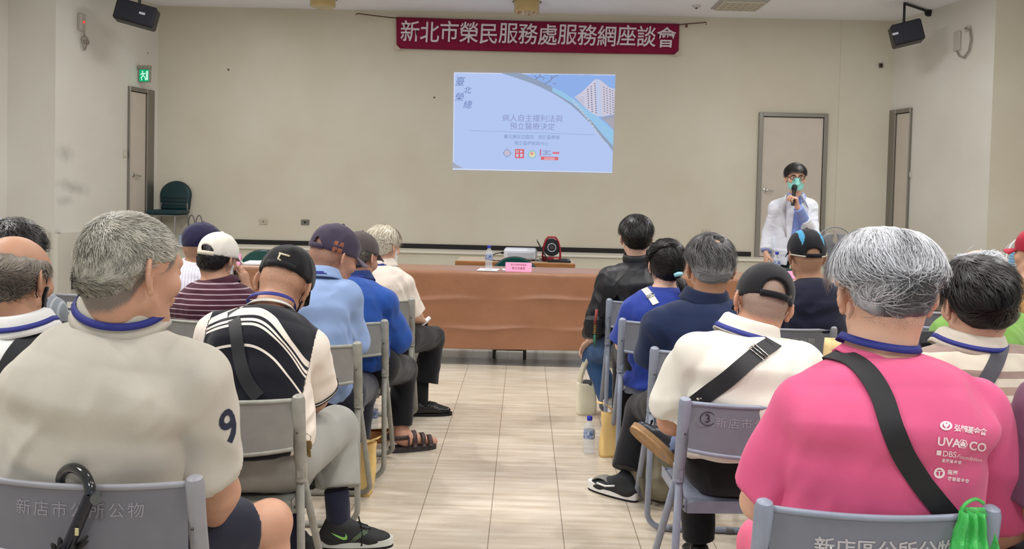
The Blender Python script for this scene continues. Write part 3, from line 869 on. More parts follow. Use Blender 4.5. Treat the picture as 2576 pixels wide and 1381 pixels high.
def make_cap(p, material, zb=.012, tilt=.10, r=(.090, .112, .098), c=(0, -.012, .040), opening=(.036, .044), strap=None, brim=True, brimmat=None,
             yaw=0.0, seams=True, trim=None, back=True, rim=None, opz=.012, pat=None, wob=.0012):
    """baseball cap fitted on the head; yaw turns it on the head"""
    o, R, hs, base = p.o, p.R@rotm(yaw, 0, 0), p.hs, p.base
    L = lambda x, y, z: o+R@(np.array([x, y, z])*hs)
    o32, R32 = o.astype(f32), R.astype(f32)
    e1 = el(L(*c), np.array(r)*hs, R)
    def f(x):
        d = e1(x); q = (x-o32)@R32/hs
        if seams:
            a = np.arctan2(q[:, 0], q[:, 1]); d = d+(.0016*np.exp(-(np.sin(a*3)/.06)**2)).astype(f32)*(q[:, 2] > zb+.02)
        pl = ((zb+tilt*q[:, 1])-q[:, 2])*hs
        return np.maximum(d, pl)
    pr = [('u', f, 0)]
    if back and opening:
        zo = zb-tilt*.09+opz
        # the opening is cut right through the shell so the head shows in it
        pr.append(('s', ec(L(0, -.145, zo), L(0, -.085, zo), (opening[0]*hs, opening[1]*hs), (opening[0]*hs, opening[1]*hs), R[:, 0], cap=.002), .004))
    lo, hi = bounds([L(a*.125, b*.14, d) for a in (-1, 1) for b in (-1, 1) for d in (-.07, .16)], .01)
    V, Q = largest(*nets(pr, lo, hi, .0055, smooth=1))
    n = vnormals(V, Q); V = V+n*(folds(V-base, (.4, .2, 1), 26, 2.5, 31)*wob)[:, None]
    at_ = {'pat': pat((V-o)@R/hs)} if pat else None
    cap_ = link('cap', raw_mesh('cap', V-base, Q, True, at_), material, p.root)
    def band(a0, a1, z0, z1, off, name, m, nseg=24, th=.003):
        mb = MB()
        def fn(u, v):
            a = a0+(a1-a0)*u; z = z0+(z1-z0)*v
            zz = z-c[2]; k = math.sqrt(max(.05, 1-(zz/r[2])**2))
            x, y = math.sin(a)*(r[0]+off)*k, -math.cos(a)*(r[1]+off)*k+c[1]
            return L(x, y, z+tilt*y)-base
        mb.slab(fn, nseg, 2, th); return mb.build(name, m, cap_, smooth='all')
    if back and opening:
        band(-.55, .55, zb-.004, zb+.016, .0012, 'strap', strap or material)
        if rim: band(-.42, .42, zb+.0, zb+.004, .004, 'trim', rim)
    if trim: band(-1.5, -.45, zb-.003, zb+.004, .003, 'trim', trim); band(.45, 1.5, zb-.003, zb+.004, .003, 'trim', trim)
    if brim:
        mb = MB()
        def fn(u, v):
            a = (u-.5)*2.0; k = math.sqrt(max(.05, 1-((zb-c[2])/r[2])**2))
            rr = 1.0+.0*v; x = math.sin(a)*(r[0]+.001)*k*(1-.06*v); y0 = math.cos(a)*(r[1]+.001)*k+c[1]
            y = y0+v*.072*max(.0, math.cos(a*.78)); z = zb+.004+tilt*y0-v*.012-.022*(math.sin(a)**2)*v
            return L(x, y, z)-base
        mb.slab(fn, 20, 8, .004); mb.build('brim', brimmat or material, cap_, smooth='all')
    mb = MB(); mb.lathe([(.001, .006), (.006, .004), (.008, 0), (.001, -.003)], L(0, c[1], c[2]+r[2])-base, 10, R=R); mb.build('button', material, cap_, smooth='all')
    p.capL = L; p.cap_ = cap_; p.capband = band
    return cap_
def make_mask(p, material, loop=None, front=True, cup=.012):
    o, R, hs, base = p.o, p.R, p.hs, p.base
    L = lambda x, y, z: o+R@(np.array([x, y, z])*hs)
    fb = base_field(o, R, hs); o32, R32 = o.astype(f32), R.astype(f32)
    nose = rc(L(0, .09, .005), L(0, .105, -.05), .012*hs, .012*hs)
    def f(x):
        q = (x-o32)@R32/hs; d = np.minimum(fb(x), nose(x)); d = fb(x)+np.minimum(0, nose(x)-fb(x))
        top = -.002+.018*np.exp(-(q[:, 0]/.02)**2)-.010*(np.abs(q[:, 0])/.06)
        z0 = np.maximum(q[:, 2]-top, -.104-q[:, 2]); y0 = .030+.45*np.abs(q[:, 0])*0-q[:, 1]
        return np.maximum(np.maximum(d-cup*.6*hs, z0*hs), y0*hs).astype(f32)
    lo, hi = bounds([L(.09, .02, -.13), L(-.09, .14, .04), L(.09, .14, .04), L(-.09, .02, -.13)], .02)
    V, Q = nets([('u', f, 0)], lo, hi, .004, smooth=2)
    n = vnormals(V, Q); V = V+n*(folds(V-base, R[:, 0], 60, 5, 12)*.0014)[:, None]
    mk = link('face_mask', raw_mesh('face_mask', V-base, Q, True), material, p.root)
    for sx in (-1, 1):
        mb = MB(); pts = [L(sx*.064, .035, -.01), L(sx*.082, .012, .018), L(sx*.088, -.006, .032), L(sx*.084, -.022, .016), L(sx*.078, -.022, -.012), L(sx*.070, -.012, -.034), L(sx*.064, .012, -.05), L(sx*.058, .034, -.06)]
        P_ = []
        for i in range(len(pts)-1):
            for k in range(4): P_.append(pts[i]*(1-k/4)+pts[i+1]*(k/4)-base)
        mb.tube(P_+[pts[-1]-base], .0016, 6); mb.build('ear_loop', loop or material, mk, smooth='all')
    return mk
def strap_on(p, S, E, width, lift=.004, sm=5, n=90, full=True):
    """closed loop of webbing round the torso through S (shoulder) and E (low on the back): rays from the torso's middle, plane through S, E and the facing"""
    S, E = np.asarray(S, float), np.asarray(E, float)
    C = (S+E)/2+p.fwd*.12
    d1 = S-E; d1 /= np.linalg.norm(d1); d2 = -p.fwd-d1*(-p.fwd@d1); d2 /= np.linalg.norm(d2)
    rr = []; D = []; Nn = []
    for i in range(n):
        a = 2*math.pi*i/n; d = d1*math.cos(a)+d2*math.sin(a); D.append(d)
        hit = p.bvh.ray_cast(Vector(C), Vector(d), 1.0)
        rr.append((Vector(C)-hit[0]).length if hit[0] is not None else np.nan)
        Nn.append(np.array(hit[1]) if hit[0] is not None else d)
    rr = np.array(rr); okm = ~np.isnan(rr); rr = np.interp(np.arange(n), np.nonzero(okm)[0], rr[okm])
    Nn = np.array(Nn); Nn = np.where((np.einsum('ij,ij->i', Nn, np.array(D)) < 0)[:, None], -Nn, Nn)
    for _ in range(sm):
        rr = np.maximum(rr, (np.roll(rr, 1)+np.roll(rr, -1))/2*.5+rr*.5); Nn = (np.roll(Nn, 1, 0)+np.roll(Nn, -1, 0)+2*Nn)
        Nn /= np.linalg.norm(Nn, axis=1, keepdims=True)
    path = C+np.array(D)*(rr+lift)[:, None]
    path = np.vstack([path, path[:1]]); Nn = np.vstack([Nn, Nn[:1]])
    return path, Nn
# ------------------------------------------------------------ the hall
YB, ZS, ZC = 13.1, 0.51, 4.05            # back wall, platform height, ceiling
def node(nt, t, **k):
    n = nt.nodes.new(t)
    for a, v in k.items(): setattr(n, a, v)
    return n
def floor_mat():
    M = bpy.data.materials.new('vinyl_tile_floor'); M.use_nodes = True; nt = M.node_tree; b = nt.nodes['Principled BSDF']
    L = nt.links.new
    tc = node(nt, 'ShaderNodeTexCoord'); sep = node(nt, 'ShaderNodeSeparateXYZ'); L(tc.outputs['Object'], sep.inputs[0])
    def mth(op, a, bb=None, c=None):
        n = node(nt, 'ShaderNodeMath', operation=op)
        for i, v in enumerate((a, bb, c)):
            if v is None: continue
            if isinstance(v, (int, float)): n.inputs[i].default_value = v
            else: L(v, n.inputs[i])
        return n.outputs[0]
    def noise(scale, sc, det=4):
        mp = node(nt, 'ShaderNodeMapping'); mp.inputs['Scale'].default_value = sc; L(tc.outputs['Object'], mp.inputs[0])
        n = node(nt, 'ShaderNodeTexNoise'); n.inputs['Scale'].default_value = scale; n.inputs['Detail'].default_value = det; L(mp.outputs[0], n.inputs['Vector']); return n.outputs['Fac']
    def mix(f, A, B):
        x = node(nt, 'ShaderNodeMix', data_type='RGBA')
        for s, v in (('A', A), ('B', B)):
            if isinstance(v, tuple): x.inputs[s].default_value = (*v, 1)
            else: L(v, x.inputs[s])
        if isinstance(f, float): x.inputs['Factor'].default_value = f
        else: L(f, x.inputs['Factor'])
        return x.outputs['Result']
    X, Y = sep.outputs[0], sep.outputs[1]
    streak = noise(5, (.5, 5, 1), 6)
    mr = node(nt, 'ShaderNodeMapRange'); mr.inputs[1].default_value = .35; mr.inputs[2].default_value = .68; L(streak, mr.inputs[0])
    warm = mix(mr.outputs[0], lin((188, 174, 154)), lin((216, 206, 190)))
    cell = mth('ADD', mth('FLOOR', mth('DIVIDE', mth('ADD', X, .117), .311)), mth('MULTIPLY', mth('FLOOR', mth('DIVIDE', Y, .622)), 7.3))
    wn = node(nt, 'ShaderNodeTexWhiteNoise', noise_dimensions='1D'); L(cell, wn.inputs['W'])
    warm = mix(mth('MULTIPLY', wn.outputs['Value'], .22), warm, lin((184, 172, 154)))
    grey = mix(mr.outputs[0], lin((196, 190, 178)), lin((208, 202, 192)))
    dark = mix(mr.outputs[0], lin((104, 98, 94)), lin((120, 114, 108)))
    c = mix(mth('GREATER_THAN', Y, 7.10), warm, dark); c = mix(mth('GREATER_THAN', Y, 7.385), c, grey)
    sx = mth('LESS_THAN', mth('ABSOLUTE', mth('SUBTRACT', mth('FRACT', mth('ADD', mth('DIVIDE', mth('ADD', X, .117), .311), .5)), .5)), .0065)
    sy = mth('LESS_THAN', mth('ABSOLUTE', mth('SUBTRACT', mth('FRACT', mth('ADD', mth('DIVIDE', Y, .622), .31)), .5)), .0025)
    seam = mth('MAXIMUM', mth('MULTIPLY', sx, .75), mth('MULTIPLY', sy, .25))
    c = mix(seam, c, lin((110, 92, 74)))
    L(c, b.inputs['Base Color'])
    rr = node(nt, 'ShaderNodeMapRange'); rr.inputs[3].default_value = .20; rr.inputs[4].default_value = .36; L(noise(3, (1, 1, 1)), rr.inputs[0]); L(rr.outputs[0], b.inputs['Roughness'])
    b.inputs['Specular IOR Level'].default_value = .45
    bp = node(nt, 'ShaderNodeBump'); bp.inputs['Strength'].default_value = .12; bp.inputs['Distance'].default_value = .01; L(streak, bp.inputs['Height']); L(bp.outputs[0], b.inputs['Normal'])
    return M
def wall_mat(name, a, bcol, stains=()):
    M = bpy.data.materials.new(name); M.use_nodes = True; nt = M.node_tree; b = nt.nodes['Principled BSDF']; L = nt.links.new
    b.inputs['Roughness'].default_value = .7; b.inputs['Specular IOR Level'].default_value = .25
    tc = node(nt, 'ShaderNodeTexCoord')
    n = node(nt, 'ShaderNodeTexNoise'); n.inputs['Scale'].default_value = .9; n.inputs['Detail'].default_value = 6; L(tc.outputs['Object'], n.inputs['Vector'])
    mr = node(nt, 'ShaderNodeMapRange'); mr.inputs[1].default_value = .3; mr.inputs[2].default_value = .7; L(n.outputs['Fac'], mr.inputs[0])
    x = node(nt, 'ShaderNodeMix', data_type='RGBA'); x.inputs['A'].default_value = (*lin(a), 1); x.inputs['B'].default_value = (*lin(bcol), 1); L(mr.outputs[0], x.inputs['Factor'])
    out = x.outputs['Result']
    for (ctr, axs, rgb, s) in stains:     # scuffs left on the paint
        mp = node(nt, 'ShaderNodeMapping', vector_type='TEXTURE'); mp.inputs['Location'].default_value = ctr; mp.inputs['Scale'].default_value = axs[:3]; mp.inputs['Rotation'].default_value = axs[3:]
        L(tc.outputs['Object'], mp.inputs[0])
        ln = node(nt, 'ShaderNodeVectorMath', operation='LENGTH'); L(mp.outputs[0], ln.inputs[0])
        n2 = node(nt, 'ShaderNodeTexNoise'); n2.inputs['Scale'].default_value = 9; L(tc.outputs['Object'], n2.inputs['Vector'])
        ad = node(nt, 'ShaderNodeMath', operation='ADD'); L(ln.outputs['Value'], ad.inputs[0]); L(n2.outputs['Fac'], ad.inputs[1])
        r2 = node(nt, 'ShaderNodeMapRange'); r2.inputs[1].default_value = .45; r2.inputs[2].default_value = 1.5; r2.inputs[3].default_value = s; r2.inputs[4].default_value = 0; L(ad.outputs[0], r2.inputs[0])
        y = node(nt, 'ShaderNodeMix', data_type='RGBA'); L(out, y.inputs['A']); y.inputs['B'].default_value = (*lin(rgb), 1); L(r2.outputs[0], y.inputs['Factor']); out = y.outputs['Result']
    vo = node(nt, 'ShaderNodeTexVoronoi'); vo.inputs['Scale'].default_value = 1.15; L(tc.outputs['Object'], vo.inputs['Vector'])     # old nail holes
    lt = node(nt, 'ShaderNodeMath', operation='LESS_THAN'); lt.inputs[1].default_value = .02; L(vo.outputs['Distance'], lt.inputs[0])
    y = node(nt, 'ShaderNodeMix', data_type='RGBA'); L(out, y.inputs['A']); y.inputs['B'].default_value = (*lin((112, 98, 80)), 1); L(lt.outputs[0], y.inputs['Factor']); out = y.outputs['Result']
    L(out, b.inputs['Base Color'])
    n3 = node(nt, 'ShaderNodeTexNoise'); n3.inputs['Scale'].default_value = 40; L(tc.outputs['Object'], n3.inputs['Vector'])
    bp = node(nt, 'ShaderNodeBump'); bp.inputs['Strength'].default_value = .06; bp.inputs['Distance'].default_value = .01; L(n3.outputs['Fac'], bp.inputs['Height']); L(bp.outputs[0], b.inputs['Normal'])
    return M
def struct(name, mb, m, **k): return tag(mb.build(name, m, **k), kind='structure')
def wall(name, A, B, z0, z1, m, th=.12, out=1):
    """a wall standing on the line A-B; its room face is on the line, its thickness lies outside (out=+1: left of A->B)"""
    A = np.array([*A, 0.0]); B = np.array([*B, 0.0]); d = (B-A)/np.linalg.norm(B-A); n = np.array([-d[1], d[0], 0])*out
    mb = MB(); poly = [A, B, B+n*th, A+n*th]
    V = [(p[0], p[1], z0) for p in poly]+[(p[0], p[1], z1) for p in poly]
    mb.add(V, [(3, 2, 1, 0), (4, 5, 6, 7), (0, 1, 5, 4), (1, 2, 6, 5), (2, 3, 7, 6), (3, 0, 4, 7)])
    return struct(name, mb, m)
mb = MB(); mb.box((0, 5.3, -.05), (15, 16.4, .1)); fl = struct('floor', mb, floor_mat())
fl.data.transform(Matrix.Identity(4))
mb = MB(); mb.box((0, 5.3, ZC+.05), (15, 16.4, .1)); struct('ceiling', mb, mat('ceiling_paint', (240, 240, 246), .8, var=.03, vscale=1.2))
wallM = wall_mat('cream_wall_paint', (207, 199, 181), (217, 211, 196))
sideM = wall_mat('off_white_wall_paint', (214, 210, 200), (224, 222, 214))
AL, BL, AR, BR = (-5.55, YB), (-5.96, 11.0), (5.41, YB), (5.78, 11.0)
wall('wall_back', (AL[0]-.4, YB), (AR[0]+.4, YB), 0, ZC, wallM)
lp = at(163, 395, 11.25); lq = at(185, 478, 11.4)
stainM = wall_mat('scuffed_wall_paint', (214, 210, 200), (224, 222, 214), [
    (tuple(at(168, 385, 11.18)), (.22, .22, .15, 0, 0, 0), (128, 124, 116), .40),
    (tuple(at(188, 475, 11.32)), (.28, .4, .08, 0, .75, 0), (122, 118, 110), .42),
    (tuple(at(165, 505, 11.18)), (.16, .2, .09, 0, .5, 0), (122, 118, 110), .36)])
wall('wall_left', BL, AL, 0, ZC, stainM)
wall('wall_front_left', (-6.575, 11.0), BL, 0, ZC, sideM)
wall('wall_side_left', (-6.57, -2.8), (-6.57, 11.0), 0, ZC, sideM)
wall('wall_right', AR, BR, 0, ZC, sideM)
wall('wall_front_right', BR, (6.75, 11.0), 0, ZC, wallM)
wall('wall_side_right', (6.7, 11.0), (6.7, -2.8), 0, ZC, sideM)
mb = MB(); mb.box(((at(2105, 400, YB)[0]+AR[0]+.02)/2, YB-.006, ZC/2), (AR[0]+.02-at(2105, 400, YB)[0], .012, ZC)); struct('trim_1', mb, wallM)
# platform with its white lip and the black skirting above it
mb = MB(); mb.box((-.06, 12.83, ZS/2-.015), (11.3, .54, ZS-.03)); struct('wall_platform', mb, wall_mat('platform_paint', (206, 199, 180), (216, 210, 193)))
mb = MB(); mb.box((-.06, 12.815, ZS-.015), (11.3, .59, .03), .008); struct('trim_2', mb, mat('lip_white', (226, 220, 206), .5))
xa, xb = at(470, 600, YB)[0], at(1888, 640, YB)[0]
mb = MB(); mb.box(((xa+xb)/2, YB-.012, ZS+.035), (xb-xa, .024, .07)); struct('baseboard_back', mb, mat('black_skirting', (22, 20, 22), .4))
# dado of the left and right side walls
dadoM = wall_mat('dado_paint', (202, 196, 182), (212, 207, 195))
mb = MB(); mb.box((-6.29, 10.97, .37), (.56, .06, .74)); struct('trim_3', mb, dadoM)
mb = MB(); mb.lathe([(.075, 0), (.075, .74)], (-5.97, 11.03, 0), 24); d = np.array([AL[0]-BL[0], AL[1]-BL[1], 0]); ll = np.linalg.norm(d); d /= ll
Rw = np.stack([d, np.array([-d[1], d[0], 0]), [0, 0, 1]], 1)
mb.box(np.array([BL[0], BL[1], .37])+d*ll*.5+Rw[:, 1]*-.02, (ll, .08, .74), R=Rw); struct('trim_4', mb, dadoM, smooth=True)
d = np.array([BR[0]-AR[0], BR[1]-AR[1], 0]); ll = np.linalg.norm(d); d /= ll; RwR = np.stack([d, np.array([-d[1], d[0], 0]), [0, 0, 1]], 1)
mb = MB(); mb.box(np.array([AR[0], AR[1], .35])+d*ll*.5+RwR[:, 1]*-.02, (ll, .08, .70), R=RwR); struct('trim_5', mb, dadoM)
# ---- doors
steel = mat('brushed_steel', (150, 146, 140), .35, metal=.85, bump=.1, bscale=200, stretch=(1, 1, .05))
doorM = mat('door_laminate', (202, 192, 180), .55, var=.05, vscale=3)
chrome = mat('chrome', (205, 205, 205), .18, metal=1.0)
darkM = mat('dark_gap', (40, 36, 34), .8)
def door(name, O, d, w, z0, h, hinge=1, jamb=.06, jl=None, jr=None, handle=True):
    jl = jl or jamb; jr = jr or jamb
    """O: foot of the left jamb on the wall face, d: unit vector along the wall to the right, n: towards the room"""
    d = np.array([*d, 0.0]); d /= np.linalg.norm(d); n = np.array([d[1], -d[0], 0]); R = np.stack([d, n, [0, 0, 1]], 1); O = np.array([*O, z0])
    L = lambda a, b, c: O+R@np.array([a, b, c])
    r = thing(name, None, None, L(w/2, 0, 0)); r['kind'] = 'structure'; bo = np.array(r.location)
    mb = MB()
    mb.box(L(jl/2, .012, h/2)-bo, (jl, .06, h), .004, R); mb.box(L(w-jr/2, .012, h/2)-bo, (jr, .06, h), .004, R); mb.box(L((w+jl-jr)/2, .012, h-jamb/2)-bo, (w-jl-jr, .058, jamb), .004, R)
    mb.build('door_frame', steel, r)
    mb = MB(); mb.box(L((w+jl-jr)/2, .004, (h-jamb)/2)-bo, (w-jl-jr-.012, .02, h-jamb-.02), .002, R); mb.build('door_panel', doorM, r)
    mb = MB(); mb.box(L(w/2, .001, h/2)-bo, (w-.02, .012, h-.02), 0, R); mb.build('door_gap', darkM, r)
    if handle:
        hx = jamb+.055 if hinge > 0 else w-jamb-.055; s = 1 if hinge > 0 else -1
        mb = MB(); mb.lathe([(.032, 0), (.032, .006), (.026, .012), (.012, .014)], L(hx, .014, 1.0)-bo, 20, R=R@np.array([[1, 0, 0], [0, 0, 1], [0, -1, 0]]))
        mb.tube([L(hx, .02, 1.0)-bo, L(hx, .055, 1.0)-bo, L(hx+s*.02, .062, .998)-bo, L(hx+s*.07, .064, .99)-bo, L(hx+s*.12, .062, .985)-bo], [.011, .011, .012, .009, .007], 10)
        mb.build('door_handle', chrome, r, smooth=True)
    return r
door('door_1', (at(1897, 640, YB)[0], YB-.02), (1, 0), at(2069, 640, YB)[0]-at(1897, 640, YB)[0], ZS, 2.15, 1)
def on_wall(A, B, px):
    """point of the line A-B that shows at column px (taken at eye height)"""
    lo, hi = 0.0, 1.0
    for _ in range(50):
        t = (lo+hi)/2; q = (A[0]+(B[0]-A[0])*t, A[1]+(B[1]-A[1])*t, 1.9)
        if (proj(q)[0] < px) == (proj(A+(1.9,))[0] < proj(B+(1.9,))[0]): lo = t
        else: hi = t
    return np.array(q[:2])
a, b_ = on_wall(BL, AL, 320), on_wall(BL, AL, 382)
dl = np.array([AL[0]-BL[0], AL[1]-BL[1]])
door('door_2', a, dl, np.linalg.norm(b_-a), ZS, 2.26, 1, jl=.014, jr=.17)
a, b_ = on_wall(AR, BR, 2232), on_wall(AR, BR, 2291)
door('door_3', a, np.array([BR[0]-AR[0], BR[1]-AR[1]]), np.linalg.norm(b_-a), ZS, 2.22, 1, jl=.15, jr=.014, handle=False)
# ---- steps at both ends of the platform
treadM = mat('stone_tread', (142, 128, 110), .6, var=.25, vscale=14); darkstone = mat('dark_nosing', (58, 50, 48), .5, var=.15)
def steps(px, s, label, Yf, hs=(.19, .38, .56)):
    x0 = at(px, 700, Yf)[0]; r = thing('steps', label, 'stairs', (x0, Yf+.15, 0))
    for k, z in enumerate(hs):
        xs = x0+s*.14*k; wd = 1.0-.14*k; mb = MB(); mb.box((s*(.14*k+wd/2), 0, z-.09), (wd, .30, .18)); mb.build('step', treadM, r)
    mb = MB(); p = []
    for k, z in enumerate(hs): p += [(s*.14*k, (hs[k-1] if k else 0)), (s*.14*k, z)]
    p += [(s*.42, hs[-1]), (s*.42, hs[-1]-.10)]
    for k in (2, 1): p += [(s*(.14*k+.07), hs[k]-.09), (s*(.14*k+.07), hs[k-1]-.10)]
    p += [(s*.07, .09), (s*.07, 0)]
    R = np.array([[1, 0, 0], [0, 0, 1], [0, 1, 0]])
    mb.prism(p, .03, (0, -.18, 0), R); mb.build('stringer', darkstone, r)
steps(170, 1, 'dark-edged stone steps up to the platform at the left end', 11.25)
steps(2402, -1, 'dark-edged stone steps up to the platform at the right end', 11.25)

# ------------------------------------------------------------ banner with cords
YW = YB-.035
tl, tr_, bl_, br_ = at(997, 43, YW), at(1709, 60, YW), at(998, 122, YW), at(1707, 137, YW)
def bil(u, v, off=0.0, q=None):
    a, b, c, d = q; p = (a*(1-u)+b*u)*(1-v)+(c*(1-u)+d*u)*v; return p-np.array([0, off, 0])
BQ = (tl, tr_, bl_, br_)
bn = thing('banner', 'crimson cloth banner with white brush lettering strung across the back wall', 'banner', bil(.5, 1, 0, BQ)); bo = np.array(bn.location)
mb = MB(); mb.slab(lambda u, v: bil(u, v, .006*math.sin(u*23)+.004*math.sin(u*9+v*3)+.01, BQ)+np.array([0, 0, -.012*math.sin(math.pi*u)])-bo, 60, 6, .004)
mb.build('cloth', fabric('banner_crimson', (132, 24, 62), var=.1), bn, smooth='all')
ltm = mat('banner_white', (222, 212, 220), .7)
for i, ch in enumerate('新北市榮民服務處服務網座談會'):
    me = text_mesh(ch, .315, offset=.003, shear=.06); uc = .0475+i*(.905/13)
    wv, hv = np.linalg.norm(tr_-tl), np.linalg.norm(tl-bl_)
    n_ = len(me.vertices)
    map_mesh(me, lambda c: np.array([bil(uc+p[0]*.94/wv+.0, .50-p[1]*1.05/hv+.018*math.sin(i*2.1), .026, BQ)-bo for p in c]))
    link('lettering', me, ltm, bn)
cordM = mat('brown_cord', (96, 66, 52), .8)
for pts in (((1000, 46), (955, 41), (900, 34), (895, 37)), ((1708, 62), (1730, 60), (1755, 58), (1777, 56), (1776, 62))):
    mb = MB(); mb.tube([at(x, y, YW-.01)-bo for x, y in pts], .008, 8); mb.build('cord', cordM, bn, smooth='all')
mb = MB(); mb.box(at(1727, 64, YW-.01)-bo, (.03, .02, .06), .004); mb.build('knot', cordM, bn)
for (x, y) in ((1001, 118), (1703, 133)):
    mb = MB(); c = at(x, y, YW-.03)-bo; s = 1 if x < 1300 else -1
    mb.prism([(-.04*s, -.04), (.05*s, -.04), (-.04*s, .05)][::s], .004, c, np.array([[1, 0, 0], [0, 0, 1], [0, 1, 0]])); mb.build('corner_tab', mat('tab_cream', (196, 182, 166), .7), bn)

# ------------------------------------------------------------ projected slide
SQ = (at(1142, 182, YB-.012), at(1548, 188, YB-.012), at(1139, 427, YB-.012), at(1540, 435, YB-.012))
sl_ = thing('projected_slide', 'bright projected slide on the wall with blue sky and a tower block', 'projection', bil(.5, 1, 0, SQ)); so = np.array(sl_.location)
U = lambda x, y: ((x-105)/2003.0, (y-114)/1232.0)
def sp(x, y, off): return bil(*U(x, y), off, SQ)-so
def poly(name, pts, rgb, off, s=1.0):
    mb = MB(); mb.add([sp(x, y, off) for x, y in pts], [tuple(range(len(pts)))]); return mb.build(name, emis('projected_%d_%d_%d' % rgb, rgb, s), sl_)
def strip(name, up_, dn, rgb, off):
    mb = MB(); n = len(up_); mb.add([sp(x, y, off) for x, y in up_+dn], [(i, i+1, n+i+1, n+i) for i in range(n-1)]); return mb.build(name, emis('projected_%d_%d_%d' % rgb, rgb), sl_)
poly('slide_background', [(105, 114), (2108, 114), (2108, 1346), (105, 1346)], (186, 206, 249), 0)
for pts in ([(105, 114), (2108, 114), (2108, 124), (105, 124)], [(105, 1330), (2108, 1336), (2108, 1346), (105, 1346)], [(105, 114), (116, 114), (116, 1346), (105, 1346)]): poly('border', pts, (222, 230, 253), .001)
cur = [(690, 116), (800, 146), (900, 178), (1050, 230), (1200, 290), (1330, 355), (1450, 425), (1570, 505), (1680, 600), (1780, 695), (1880, 800), (1970, 915), (2040, 985), (2108, 1075)]
strip('sky', [(x, 118) if x < 2100 else (2108, 118) for x, y in cur], cur, (148, 182, 240), .001)
strip('grey_band', [(x+max(40, 300-i*36)*.75, y-8-i*2.2) for i, (x, y) in enumerate(cur)][:-1]+[(2108, 985)], cur, (152, 166, 192), .004)
strip('pale_band', [(1330, 285), (1450, 335), (1600, 425), (1750, 545), (1900, 640), (2000, 720), (2108, 815)], [(1330, 335), (1450, 402), (1570, 472), (1690, 570), (1830, 700), (1960, 850), (2108, 1010)], (158, 204, 240), .006)
poly('tower_left_face', [(1610, 400), (1690, 345), (1745, 290), (1860, 172), (1890, 640), (1830, 600), (1720, 510)], (212, 209, 228), .002)
poly('tower_corner', [(1860, 172), (1915, 178), (1960, 640), (1890, 640)], (198, 208, 240), .002)
poly('tower_right_face', [(1915, 178), (2040, 275), (2108, 290), (2108, 610), (1960, 640)], (210, 206, 224), .002)
poly('canopy', [(1935, 655), (2108, 612), (2108, 650), (1985, 690)], (160, 168, 190), .0035)
poly('podium', [(1985, 690), (2108, 650), (2108, 800), (2030, 720)], (178, 172, 182), .003)
mb = MB()
for cx, sl0, rows in ((1765, .06, 9), (1805, .05, 12), (1850, .03, 14)):
    for r_ in range(rows):
        x = cx+r_*2; y = (300 if cx == 1765 else 265 if cx == 1805 else 225)+r_*28
        if y < 590: mb.add([sp(x, y, .005), sp(x+15, y-3, .005), sp(x+15, y+10, .005), sp(x, y+13, .005)], [(0, 1, 2, 3)])
for cx in (1962, 2000, 2038, 2072):
    for r_ in range(11):
        x = cx+r_*2; y = 268+(cx-1962)*.35+r_*30
        if y < 600 and x < 2100: mb.add([sp(x, y, .005), sp(x+13, y+3, .005), sp(x+13, y+14, .005), sp(x, y+11, .005)], [(0, 1, 2, 3)])
mb.build('tower_windows', emis('projected_window', (112, 112, 140)), sl_)
mb = MB()
for y in range(395, 520, 22): mb.add([sp(1625+(y-395)*.6, y+8, .005), sp(1730, y, .005), sp(1730, y+7, .005), sp(1630+(y-395)*.6, y+14, .005)], [(0, 1, 2, 3)])
mb.build('tower_ledges', emis('projected_ledge', (176, 178, 206)), sl_)
mb = MB()
for pts in ([(1120, 190), (1160, 160), (1180, 120)], [(1140, 175), (1110, 140)], [(1230, 245), (1300, 205), (1345, 150), (1400, 130)], [(1320, 180), (1320, 140)], [(1170, 150), (1230, 170), (1210, 195)], [(1340, 235), (1370, 235), (1365, 250)]):
    mb.tube([sp(x, y, .006) for x, y in pts], .006, 4)
mb.build('branches', emis('projected_branch', (128, 138, 176)), sl_)
mb = MB()
for i in range(14):
    x = 1580+i*31; y = 440+i*36+max(0, i-6)*7
    mb.add([sp(x, y, .007), sp(x+26, y+12, .007), sp(x+40, y+34, .007), sp(x+12, y+26, .007)], [(0, 1, 2, 3)])
mb.build('roof_line', emis('projected_roof', (206, 212, 222)), sl_)
poly('corner_tab', [(105, 1245), (160, 1285), (240, 1325), (105, 1325)], (172, 178, 196), .002)
tw = np.linalg.norm(SQ[1]-SQ[0]); th_ = np.linalg.norm(SQ[0]-SQ[2])
def slide_text(s, x, y, size, rgb, off=0.0, shear=0.0, w=1.0):
    m_ = text_mesh(s, size/2003.0*tw, offset=off, shear=shear); u0_, v0_ = U(x, y)
    map_mesh(m_, lambda c: np.array([bil(u0_+p[0]*w/tw, v0_-p[1]/th_, .008, SQ)-so for p in c])); link('lettering', m_, emis('projected_%d_%d_%d' % rgb, rgb), sl_)
for ch, x, y, sz in (('臺', 176, 235, 120), ('北', 272, 342, 100), ('榮', 172, 432, 115), ('總', 275, 527, 110)): slide_text(ch, x, y, sz, (112, 134, 186), .0, .2)
slide_text('病人自主權利法與', 1094, 684, 95, (148, 158, 204)); slide_text('預立醫療決定', 1094, 786, 95, (148, 158, 204))
slide_text('臺北榮民總醫院　家庭醫學部', 1090, 917, 54, (150, 172, 218), .001); slide_text('預立醫療諮商中心', 1088, 997, 54, (150, 172, 218), .001)
poly('rule', [(310, 843), (1870, 868), (1870, 873), (310, 848)], (150, 168, 216), .003)
